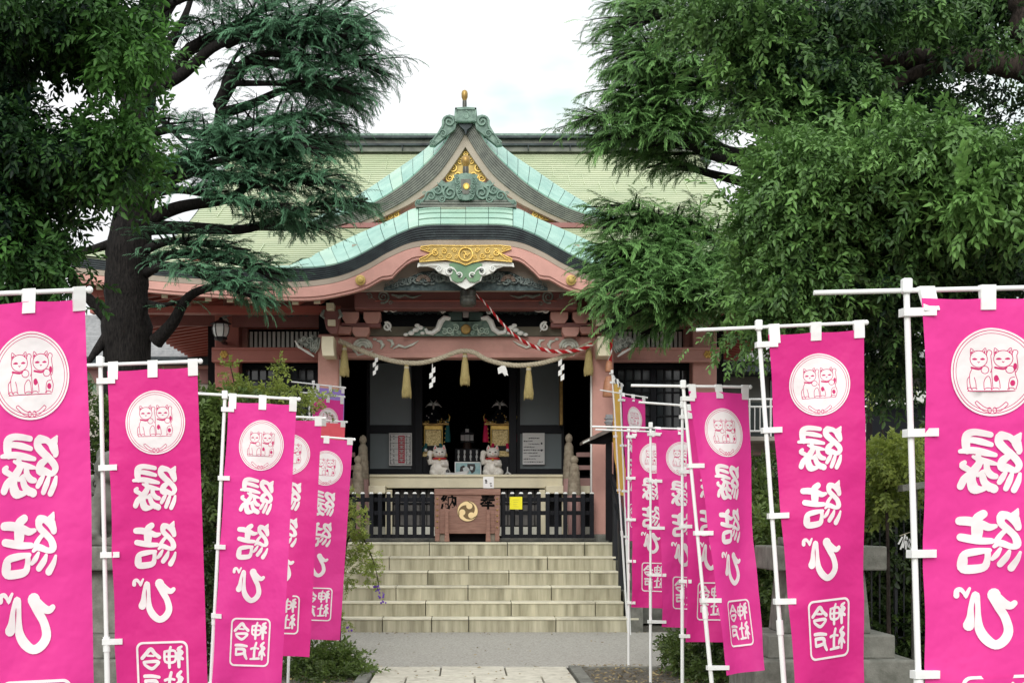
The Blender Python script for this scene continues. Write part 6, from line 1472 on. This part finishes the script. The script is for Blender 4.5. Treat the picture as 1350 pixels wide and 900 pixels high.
def crown(blobs, tpl, seed, size, outward=.6, down=.2, clump=0, csz=.10):
    """blobs: (px,py,Y, rx_px, ry_px, depth_m, count, age, size factor); low age also paints crown shade"""
    r = np.random.default_rng(seed); Vs, Ts, As = [], [], []; off = 0
    for (px, py, Y, rx, ry, dep, cnt, ag_shade, sf) in blobs:
        if clump: cnt = int(cnt * 1.55)
        c = np.array(at(px, py, Y)); u = Y / F; rad = np.array([rx * u, dep, ry * u])
        d = r.normal(size=(cnt, 3)); d /= np.linalg.norm(d, axis=1, keepdims=True); q = r.uniform(0, 1, (cnt, 1)) ** .45
        lump = 1 + .22 * np.sin(d[:, :1] * 5 + px) * np.cos(d[:, 2:] * 6 + py)
        if clump:
            nc = max(3, cnt // clump); pick = r.integers(0, nc, cnt); cag = r.normal(0, .13, nc)[pick]; d0 = d[:nc][pick]; q0 = q[:nc][pick]; q = q0
            C0 = c + d0 * q0 * rad * lump[:nc][pick]; off_ = r.normal(0, 1, (cnt, 3)) * np.array([csz * 1.3, csz * 1.2, csz * .75]) ; O = C0 + off_; d = .5 * d0 + .5 * off_ / csz / 2
        else: O = c + d * q * rad * lump; cag = np.zeros(cnt)
        D = d * outward + r.normal(0, .45, (cnt, 3)); D[:, 2] -= down
        k = r.integers(0, len(tpl), cnt)
        for j, (tv, tt, ta) in enumerate(tpl):
            s_ = k == j
            if not s_.any(): continue
            m = s_.sum(); Uv = np.tile([0, 0, 1.], (m, 1)) + r.normal(0, .4, (m, 3))
            V, T, A = instance(tv, tt, ta, O[s_], D[s_], Uv, size * sf * r.uniform(.75, 1.25, m), ag_shade + cag[s_] + r.normal(0, .10, m) + .10 * (q[s_, 0] - .6)); Vs.append(V); Ts.append(T + off); As.append(A); off += len(V)
    return np.vstack(Vs), np.vstack(Ts), np.concatenate(As)
def broad_tree(name, loc, label, blobs, branches, seed, size, lm, tpl, cat_='tree', group=None, **kw):
    t = thing(name, loc, label, cat_, group)
    for i, (pts, r0, r1) in enumerate(branches):
        p = limb_path(pts); p = catmull(p, 3); n = len(p); lm_ = MB(); lm_.tube(p, [lerp(r0, r1, k / (n - 1)) * (1 + .08 * math.sin(k * .9) + .05 * math.sin(k * 2.3)) for k in range(n)], 18)
        rr = random.Random(seed + i); gr = [rr.uniform(-.06, .06) for _ in range(18)]
        for q_ in range(n):
            for j_ in range(18):
                v_ = Vector(lm_.v[q_ * 18 + j_]); lm_.v[q_ * 18 + j_] = tuple(p[q_] + (v_ - p[q_]) * (1 + gr[(j_ + q_ // 5) % 18] + rr.uniform(-.03, .03)))
        lm_.build('trunk' if i == 0 else 'limb', BARK2, t, smooth=True)
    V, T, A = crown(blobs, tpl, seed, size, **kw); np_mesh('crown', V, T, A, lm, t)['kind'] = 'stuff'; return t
LT = [leaf_cluster(s, 9) for s in (5, 6, 7)]
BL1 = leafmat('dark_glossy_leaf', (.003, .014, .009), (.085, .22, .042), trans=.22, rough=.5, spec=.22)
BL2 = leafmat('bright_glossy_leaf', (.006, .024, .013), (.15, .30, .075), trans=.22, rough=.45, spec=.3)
# left foreground tree: shade painted into the inner clumps, brighter rim
Yl = 9.0
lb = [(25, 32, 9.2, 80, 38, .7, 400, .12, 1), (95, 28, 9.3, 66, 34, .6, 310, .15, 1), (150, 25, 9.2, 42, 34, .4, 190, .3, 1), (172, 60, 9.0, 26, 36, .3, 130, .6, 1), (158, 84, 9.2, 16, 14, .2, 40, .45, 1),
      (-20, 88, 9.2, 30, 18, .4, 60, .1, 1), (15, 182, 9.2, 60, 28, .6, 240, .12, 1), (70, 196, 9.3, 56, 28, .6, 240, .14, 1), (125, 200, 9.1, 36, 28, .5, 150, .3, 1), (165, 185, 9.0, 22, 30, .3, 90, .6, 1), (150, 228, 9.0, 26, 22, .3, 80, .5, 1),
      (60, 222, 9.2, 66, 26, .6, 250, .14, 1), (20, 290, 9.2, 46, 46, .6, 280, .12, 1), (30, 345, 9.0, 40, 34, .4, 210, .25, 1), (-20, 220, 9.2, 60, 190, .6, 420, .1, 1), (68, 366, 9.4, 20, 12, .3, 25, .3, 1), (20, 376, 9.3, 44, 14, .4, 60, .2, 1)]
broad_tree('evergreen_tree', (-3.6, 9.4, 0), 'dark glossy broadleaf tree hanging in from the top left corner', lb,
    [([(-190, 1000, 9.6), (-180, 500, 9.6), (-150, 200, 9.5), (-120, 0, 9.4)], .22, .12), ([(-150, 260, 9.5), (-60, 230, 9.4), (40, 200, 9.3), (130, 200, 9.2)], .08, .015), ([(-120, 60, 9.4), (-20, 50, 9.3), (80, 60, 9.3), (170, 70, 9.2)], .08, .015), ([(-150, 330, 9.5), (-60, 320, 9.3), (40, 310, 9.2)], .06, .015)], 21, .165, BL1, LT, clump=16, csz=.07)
# right foreground tree: light painted into the lower-left mass, shade into the mass above
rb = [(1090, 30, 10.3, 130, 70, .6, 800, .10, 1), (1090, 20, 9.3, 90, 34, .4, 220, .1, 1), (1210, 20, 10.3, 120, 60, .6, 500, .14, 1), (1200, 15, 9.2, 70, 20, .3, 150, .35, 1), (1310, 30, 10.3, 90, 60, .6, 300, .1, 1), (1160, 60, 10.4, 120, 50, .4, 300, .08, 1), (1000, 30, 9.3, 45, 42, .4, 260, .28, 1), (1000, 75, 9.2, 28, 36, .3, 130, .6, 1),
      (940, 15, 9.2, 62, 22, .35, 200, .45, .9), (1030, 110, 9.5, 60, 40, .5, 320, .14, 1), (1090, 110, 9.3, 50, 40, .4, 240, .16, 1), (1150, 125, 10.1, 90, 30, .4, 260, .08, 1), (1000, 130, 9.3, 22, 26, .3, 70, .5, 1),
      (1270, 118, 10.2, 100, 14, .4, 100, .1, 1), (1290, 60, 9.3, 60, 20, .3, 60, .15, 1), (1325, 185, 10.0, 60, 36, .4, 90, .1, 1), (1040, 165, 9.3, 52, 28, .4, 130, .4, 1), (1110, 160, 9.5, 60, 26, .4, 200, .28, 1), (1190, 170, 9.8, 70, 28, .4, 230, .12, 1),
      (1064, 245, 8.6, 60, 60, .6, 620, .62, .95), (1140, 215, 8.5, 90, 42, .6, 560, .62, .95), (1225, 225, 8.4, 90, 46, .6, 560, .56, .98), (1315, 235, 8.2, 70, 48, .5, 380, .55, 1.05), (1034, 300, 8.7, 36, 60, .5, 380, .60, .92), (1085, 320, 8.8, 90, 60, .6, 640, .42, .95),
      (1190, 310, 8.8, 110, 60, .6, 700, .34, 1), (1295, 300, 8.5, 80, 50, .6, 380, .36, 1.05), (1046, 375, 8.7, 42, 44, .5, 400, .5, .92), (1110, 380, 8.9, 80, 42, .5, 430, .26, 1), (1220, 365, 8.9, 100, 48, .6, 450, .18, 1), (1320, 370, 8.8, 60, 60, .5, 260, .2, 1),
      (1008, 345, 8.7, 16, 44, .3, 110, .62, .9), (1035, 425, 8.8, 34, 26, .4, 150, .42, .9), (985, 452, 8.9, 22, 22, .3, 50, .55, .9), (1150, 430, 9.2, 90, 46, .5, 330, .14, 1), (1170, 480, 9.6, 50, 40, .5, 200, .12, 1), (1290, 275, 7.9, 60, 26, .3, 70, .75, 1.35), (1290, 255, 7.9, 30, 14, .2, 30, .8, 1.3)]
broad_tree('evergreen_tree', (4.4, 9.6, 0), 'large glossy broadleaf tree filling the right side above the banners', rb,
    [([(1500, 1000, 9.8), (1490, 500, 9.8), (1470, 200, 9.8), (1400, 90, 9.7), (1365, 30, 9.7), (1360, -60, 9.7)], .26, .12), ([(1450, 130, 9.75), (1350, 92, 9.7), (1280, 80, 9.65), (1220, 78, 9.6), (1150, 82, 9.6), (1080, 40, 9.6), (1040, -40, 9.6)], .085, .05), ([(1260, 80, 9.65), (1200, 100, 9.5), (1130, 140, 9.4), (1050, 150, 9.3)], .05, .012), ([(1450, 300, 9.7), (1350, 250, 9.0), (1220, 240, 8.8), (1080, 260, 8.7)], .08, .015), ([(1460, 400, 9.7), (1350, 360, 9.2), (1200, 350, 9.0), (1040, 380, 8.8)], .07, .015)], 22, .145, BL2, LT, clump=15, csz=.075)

# ---- shrubs and plants
SM = [leaf_cluster(s, 10, ll=.28, lw=.075, spread=.9, hang=.25) for s in (31, 32)]
SHR = leafmat('shrub_leaf', (.016, .035, .012), (.17, .26, .06), trans=.3, rough=.4)
SHY = leafmat('yellow_green_leaf', (.05, .09, .02), (.34, .42, .09), trans=.35, rough=.4)
def shrub(name, loc, label, blobs, seed, size, lm=SHR, cat_='shrub', stems=(), group=None, **kw):
    t = thing(name, loc, label, cat_, group)
    for pts, r0 in stems:
        p = limb_path(pts); n = len(p); MB().tube(p, [lerp(r0, .004, k / (n - 1)) for k in range(n)], 6).build('stem', BARK2, t, smooth=True)
    V, T, A = crown(blobs, SM, seed, size, **kw); np_mesh('foliage', V, T, A, lm, t)['kind'] = 'stuff'; return t
U_ = dict(outward=.7, down=-.1)
shrub('hedge_shrub', (X_(270, 14.5), 14.5, 0), 'tall dark hedge shrub between the second and third left banners', [(270, 600, 14.5, 26, 90, .5, 420, .35, 1), (265, 740, 14.6, 34, 100, .6, 420, .12, 1), (275, 560, 14.4, 22, 36, .3, 160, .55, 1), (300, 560, 14.8, 40, 40, .5, 200, .3, 1), (265, 860, 14.4, 40, 50, .5, 200, .12, 1), (215, 640, 15.2, 60, 120, .5, 500, .1, 1.1), (340, 700, 15.2, 60, 140, .5, 600, .1, 1.1)], 41, .20, stems=[([(268, 880, 14.5), (266, 700, 14.5), (272, 560, 14.5)], .03)], **U_)
shrub('climbing_plant', (X_(345, 15.4), 15.4, 0), 'leafy plant with upright shoots rising above the third left banner', [(345, 518, 15.4, 34, 7, .3, 60, .6, .8), (318, 512, 15.4, 16, 12, .3, 40, .5, .8), (375, 517, 15.4, 34, 5, .3, 50, .6, .8), (355, 545, 15.5, 60, 16, .3, 170, .3, .85), (305, 525, 15.4, 16, 16, .3, 50, .45, .8), (370, 485, 15.4, 6, 12, .1, 18, .7, .8), (303, 488, 15.4, 5, 14, .1, 16, .7, .8), (425, 524, 15.2, 22, 5, .2, 26, .7, .7)], 42, .17, stems=[([(350, 830, 15.4), (352, 600, 15.4), (360, 510, 15.4), (371, 474, 15.4)], .015), ([(330, 830, 15.4), (315, 560, 15.4), (303, 478, 15.4)], .012)], lm=SHY, **U_)
vt = shrub('trailing_flowering_branch', (X_(462, 17.2), 17.2, 0), 'drooping green branch with purple flowers hanging over the left of the stairs', [(468, 690, 17.2, 12, 16, .2, 46, .6, .8), (462, 725, 17.2, 16, 22, .2, 70, .5, .8), (482, 735, 17.2, 12, 16, .2, 46, .62, .8), (492, 757, 17.2, 9, 12, .15, 28, .6, .75), (460, 757, 17.2, 8, 20, .15, 36, .4, .75), (462, 655, 17.3, 6, 16, .15, 20, .6, .75), (456, 815, 17.2, 5, 12, .1, 14, .6, .75)], 43, .16,
    stems=[([(448, 850, 17.2), (452, 760, 17.2), (462, 700, 17.2), (480, 712, 17.2), (494, 745, 17.2), (500, 775, 17.2)], .012), ([(452, 760, 17.2), (456, 700, 17.2), (461, 645, 17.3)], .008)], lm=SHY, **U_)
fl = MB(); rr_ = random.Random(5)
FLV = mat('violet_petal', (.16, .06, .42), .6)
for (px, py, n) in ((497, 775, 9), (503, 784, 7), (505, 791, 4), (461, 828, 4)):
    for k in range(n): c = at(px + rr_.uniform(-4, 4), py + rr_.uniform(-3.5, 3.5), 17.15 + rr_.uniform(-.03, .03)); fl.ball(c, rr_.uniform(.008, .016), 5, 3)
o = fl.build('purple_flowers', FLV, vt); o['kind'] = 'stuff'
shrub('low_shrub', (X_(430, 14.0), 14.0, 0), 'low spreading shrub on the left edge of the paved path below the banners', [(430, 866, 14.1, 34, 12, .3, 190, .5, .85), (455, 873, 14.0, 24, 12, .25, 130, .6, .85), (478, 888, 13.9, 16, 6, .2, 50, .7, .8), (400, 878, 13.9, 30, 14, .3, 140, .35, .9), (430, 893, 13.6, 36, 8, .3, 120, .45, .85)], 44, .17, lm=SHR, stems=[([(420, 900, 14), (430, 875, 14), (460, 868, 14)], .01)], **U_)
shrub('ground_ivy', (X_(925, 14.0), 14.0, 0), 'low ivy patch spilling around the base of the right banner poles', [(925, 858, 14.1, 44, 20, .5, 330, .38, .9), (975, 850, 14.4, 40, 34, .5, 330, .25, .95), (893, 862, 13.9, 18, 12, .3, 80, .45, .85), (960, 885, 13.4, 60, 12, .4, 260, .35, .9), (900, 845, 14.8, 24, 10, .3, 90, .35, .9)], 45, .17, **U_)
shrub('garden_shrub', (X_(1000, 13.0), 13.0, 0), 'dense green shrub between the leaning banner and the stone pedestal', [(1005, 720, 13.2, 36, 70, .6, 520, .4, 1), (1010, 790, 12.8, 40, 50, .6, 420, .28, 1), (985, 660, 13.6, 26, 30, .4, 160, .35, 1), (1000, 640, 13.8, 40, 30, .5, 180, .2, 1), (970, 800, 13.4, 40, 60, .5, 340, .16, 1), (1012, 700, 12.6, 20, 30, .3, 120, .65, .9)], 46, .19, stems=[([(1000, 900, 13), (1002, 800, 13), (1004, 700, 13)], .03)], **U_)
shrub('yellow_leaved_bush', (X_(1170, 12.5), 12.5, 0), 'bush with yellow-green leaves behind the stone pedestal and the black fence', [(1160, 610, 12.6, 30, 22, .4, 130, .62, .9), (1185, 600, 12.4, 20, 22, .3, 90, .7, .85), (1150, 650, 12.8, 24, 30, .4, 120, .4, 1), (1190, 640, 12.8, 22, 34, .4, 120, .45, 1), (1165, 510, 12.4, 22, 8, .2, 26, .8, .95), (1160, 500, 12.5, 12, 8, .2, 20, .9, .9)], 47, .19, lm=SHY, stems=[([(1172, 880, 12.5), (1170, 700, 12.5), (1165, 600, 12.5), (1160, 505, 12.5)], .02)], **U_)
shrub('shaded_hedge', (X_(1180, 14.5), 14.5, 0), 'very dark hedge behind the stone pedestal at the right', [(1180, 760, 14.6, 60, 80, .6, 700, .12, 1.1), (1250, 700, 14.8, 80, 140, .6, 800, .1, 1.1), (1330, 700, 14.8, 60, 140, .6, 500, .1, 1.1), (1110, 740, 14.8, 60, 110, .6, 600, .12, 1.1), (1180, 840, 13.9, 60, 40, .4, 450, .1, 1.0), (1260, 830, 13.9, 60, 50, .4, 400, .1, 1.0), (1170, 700, 13.9, 50, 60, .4, 420, .1, 1.0)], 48, .21, **U_)  # low leaf values paint deep shade into this hedge
shrub('shaded_hedge', (X_(60, 15.5), 15.5, 0), 'very dark hedge behind the two leftmost banners', [(60, 700, 15.5, 90, 160, .6, 900, .1, 1.2), (-40, 700, 15.5, 80, 160, .6, 600, .1, 1.2), (150, 740, 15.5, 60, 140, .6, 600, .1, 1.2), (130, 560, 15.4, 26, 40, .4, 90, .3, 1)], 49, .22, **U_)
# ================================================================ STONE PEDESTALS WITH GUARDIAN LION-DOGS
def pedestal(s, lab, lab2):
    Y = 10.5; cx = s * 2.54; z = lambda py: Z_(py, Y); u = Y / F
    t = thing('stone_pedestal', (cx, Y + .4, 0), lab, 'pedestal', 'stone pedestals of the guardian statues')
    def blk(name, w_, y0, y1, d=None, tp=1): MB().box((cx, Y + .42, (z(y0) + z(y1)) / 2), (w_ * u, (d or w_) * u, z(y0) - z(y1)), taper=tp).build(name, GREYST, t, bevel=.012)
    MB().box((cx, Y + .42, z(868) / 2 - .03), (212 * u, 200 * u, z(868) + .06)).build('lower_step', GREYST, t, bevel=.015)
    blk('upper_step', 168, 837, 868.2, 150); blk('shaft', 118, 752, 837.2, 100, .88); blk('cap', 152, 720, 752.2, 130)
    zt = z(720); k = thing('guardian_statue', (cx, Y + .42, zt), lab2, 'statue', 'stone guardian lion-dogs')
    def P(x, y, h): return (cx + x, Y + .42 + y, zt + h)
    m = MB(); m.box(P(0, 0, .03), (.5, .5, .06))
    f = -1    # statues face the photographer, heads turned to the path
    m.ball(P(0, .12, .20), (.15, .17, .17), 16, 10); m.ball(P(0, -.02, .34), (.13, .13, .19), 16, 10); m.ball(P(-s * .03, -.12, .56), (.13, .14, .12), 16, 10); m.ball(P(-s * .06, -.24, .52), (.08, .08, .07), 12, 8)
    for q in (-1, 1):
        m.tube([P(q * .08, -.08, .34), P(q * .09, -.17, .18), P(q * .09, -.18, .08)], [.055, .045, .05], 10); m.ball(P(q * .09, -.21, .085), (.055, .07, .04), 10, 6)
        m.ball(P(q * .13, .06, .14), (.07, .13, .11), 12, 8); m.ball(P(q * .14, -.03, .085), (.05, .09, .04), 10, 6); m.ball(P(-s * .03 + q * .10, -.08, .64), (.035, .03, .06), 8, 6)
    for a in range(9):
        an = a * math.pi / 4.5; m.ball(P(-s * .03 + .12 * math.cos(an), -.04, .53 + .11 * math.sin(an)), .048, 8, 6)
    m.tube([P(0, .26, .12), P(s * .12, .30, .22), P(s * .22, .26, .34), P(s * .18, .22, .47), P(s * .08, .24, .50)], [.06, .07, .08, .06, .03], 10)
    remeshed(m, .014, 'body', GREYST, k, 2)
    c = MB()
    for (x, h, r) in ((.22, .32, .085), (.20, .20, .06), (.15, .44, .06)):
        p0 = []
        for i in range(22):
            tt = i / 21; rr2 = r * (.15 + .85 * tt); an = tt * 9; p0.append(P(s * (x + rr2 * math.cos(an)), .16, h + rr2 * math.sin(an)))
        c.tube(p0, .016, 6)
    c.build('curled_tail', GREYST, k, smooth=True)
pedestal(1, 'grey stone pedestal with stepped base beside the second pink banner from the right', 'stone lion-dog statue with curled tail on the right pedestal, mostly behind a banner')
pedestal(-1, 'grey stone pedestal seen in the gap between the two leftmost banners', 'stone lion-dog statue on the left pedestal, almost hidden by the leftmost banner')
# black iron fence at the right
Y = 13.6; ff = thing('iron_fence', (X_(1180, Y), Y, 0), 'thin black iron fence in front of the yellow-green bush at the right', 'fence')
for y in (628, 660, 840): MB().tube([at(1125, y, Y), at(1330, y, Y)], .012, 6).build('rail', IRON, ff)
for k in range(20): MB().tube([at(1128 + k * 10.6, 622 - (6 if k % 5 == 0 else 0), Y), (X_(1128 + k * 10.6, Y), Y, 0)], .008 if k % 5 else .02, 5).build('bar', IRON, ff)
Y = 12.2; sb = thing('small_white_board', (X_(1203, Y), Y, 0), 'weathered white board on a post beside the right front banner pole', 'board')
MB().box((X_(1203, Y), Y, Z_(641, Y)), (.2, .14, .05), (0, -.15, 0)).build('board', GREYST, sb); MB().box((X_(1207, Y), Y + .03, Z_(641, Y) / 2), (.04, .04, Z_(641, Y))).build('post', METD, sb)
om = thing('paper_fortune_strips', (X_(1196, 12.4), 12.4, 0), 'small white folded paper strips tied to a cord by the right banner pole', 'paper strips')
MB().tube([at(1186, 706, 12.4), at(1203, 700, 12.4)], .004, 5).build('cord', ROPE, om)
for k in range(7):
    x = 1187 + k * 2.4; MB().box(at(x, 712 + (k * 5) % 9, 12.38), (.012, .008, .07 + .02 * (k % 3)), (0, .5 - .17 * k, 0)).build('strip', PAPER, om)
# ---- grey house behind on the right
HW_ = mat('grey_rendered_wall', (.20, .21, .19), .85, var=.1, scale=1.5, stain=.3); HB = mat('beige_concrete', (.42, .40, .35), .85, var=.1, scale=2, stain=.4)
Y = 30.0; hs = thing('grey_house', (X_(1150, Y), Y, 0), 'grey two-storey house with railed balcony behind the right banners', 'house')
def hb(name, x0, y0, x1, y1, dy, d, m, bv=.01): MB().pbox(x0, y0, x1, y1, Y + dy, d).build(name, m, hs, bevel=bv)
hb('wall', 935, 486, 1420, 583, 0.6, .2, HW_); hb('eave', 925, 476, 1430, 490, -.4, 1.4, EDGE); hb('roof', 915, 462, 1440, 476, -.5, 2.0, TILE)
hb('balcony_slab', 930, 575, 1180, 581, -.8, 1.6, HB); hb('lower_wall', 935, 581, 1420, 735, .4, .2, HB); hb('window_opening', 1015, 498, 1060, 560, .55, .06, GLASSD); hb('dark_opening', 985, 655, 1060, 720, .35, .06, BLACKW)
hb('balcony_back', 935, 530, 1180, 575, .3, .1, mat('dark_teal_shade', (.04, .05, .05), .7))
for y in (526, 536, 568): MB().tube([at(930, y, Y - .8), at(1180, y, Y - .8)], .02, 6).build('balcony_rail', POLE, hs)
for k in range(36): MB().tube([at(932 + k * 7, 526 if k % 4 == 0 else 536, Y - .8), at(932 + k * 7, 575 if k % 4 == 0 else 568, Y - .8)], .022 if k % 4 == 0 else .012, 5).build('baluster', POLE, hs)
for y in (597, 618, 640): MB().tube([at(935, y, Y - .1), at(1100, y + 1, Y - .1)], .035, 6).build('pipe', mat('dusty_pink_pipe', (.42, .30, .28), .6), hs)
for k in range(6): hb('shutter_slat', 985, 602 + k * 3, 1010, 604 + k * 3, .3, .05, DARKIN, 0)
Y = 19.0; ho = thing('dark_shed', (X_(1210, Y), Y, 0), 'dark shed roof with a white gutter board behind the right front banner', 'shed')
MB().prism([at(x, y, Y) for x, y in ((1120, 588), (1400, 552), (1400, 590), (1120, 622))], 1.5).build('roof_slab', EDGE, ho, bevel=.02)
MB().prism([at(x, y, Y - .3) for x, y in ((1165, 519), (1400, 500), (1400, 512), (1172, 535))], .2).build('gutter_board', WHITE, ho, bevel=.01)
MB().prism([at(x, y, Y - .02) for x, y in ((1150, 536), (1400, 512), (1400, 556), (1150, 590))], .3).build('wall', BLACKW, ho); MB().pbox(1150, 590, 1400, 760, Y + .3, .2).build('lower_wall', DARKIN, ho)
# ---- low building on the left
Y = 29.0; lo = thing('tiled_annex', (X_(190, Y), Y, 0), 'low annex with grey tiled roof behind the big dark tree trunk', 'building')
for k in range(9):
    a = k / 9; MB().pbox(60 + 3 * k, 470 - 3.0 * (k + 1), 300, 470 - 3.0 * k + .6, Y + k * .22, .24).build('tile_row', TILE, lo, bevel=.01)
MB().pbox(40, 470, 300, 480, Y - .05, .3).build('eave', EDGE, lo); MB().pbox(60, 482, 300, 486, Y + .2, .1).build('beam', PINK, lo); MB().pbox(60, 486, 300, 505, Y + .25, .1).build('upper_wall', DRED, lo); MB().pbox(60, 505, 300, 745, Y + .3, .1).build('wall', HB, lo)
MB().pbox(294, 488, 299, 497, Y + .1, .1).build('rafter_end', CREAM, lo)
Y = 33.0; l2 = thing('pale_house', (X_(60, Y), Y, 0), 'pale house with boarded wall between the two leftmost banners', 'house')
MB().pbox(-60, 462, 150, 740, Y, .2).build('wall', HB, l2)
for k in range(12): MB().pbox(-60, 475 + k * 9, 150, 476.2 + k * 9, Y - .03, .05).build('siding_line', GREYST, l2)
for k in range(8): MB().pbox(-40 - 4 * k, 415 + k * 5.5, 128 + 4 * k, 421 + k * 5.5, Y - .1 - k * .15, .2).build('tile_row', TILE, l2, bevel=.01)
MB().pbox(-70, 458, 160, 463, Y - 1.5, .4).build('fascia', WHITE, l2)
# ---- fallen leaves
r = np.random.default_rng(77); V = []; T = []; A = []
def litter(n, x0, x1, y0, y1, z):
    for _ in range(n):
        x, y = r.uniform(x0, x1), r.uniform(y0, y1); a = r.uniform(0, 6.28); L_ = r.uniform(.02, .05); w_ = L_ * .3; d = np.array([math.cos(a), math.sin(a), r.uniform(-.2, .3)]); s_ = np.array([-math.sin(a), math.cos(a), r.uniform(-.2, .2)]); p = np.array([x, y, z + .008]); k = len(V)
        V.extend([p, p + d * L_ * .5 + s_ * w_ + [0, 0, .006], p + d * L_, p + d * L_ * .5 - s_ * w_]); T.extend([(k, k + 1, k + 2), (k, k + 2, k + 3)]); A.extend([r.uniform(0, 1)] * 4)
litter(1500, 1.12, 3.6, 12.2, 14.55, .012); litter(1200, -3.4, -.98, 12.2, 14.55, .012); litter(70, -2.1, 2.3, 19.0, 19.48, .008); litter(60, -3, 3.5, 14.7, 19.0, .008); litter(90, 1.0, 1.8, 14.66, 14.9, .008); litter(40, -.9, 1, 13, 14.6, .03)
lt = np_mesh('fallen_leaves', np.array(V), np.array(T), np.array(A), leafmat('dry_leaf', (.10, .065, .03), (.42, .34, .16), trans=.1, rough=.7)); tag(lt, 'scattered dry leaves on the soil beds and along the path edges', None, None, 'stuff')
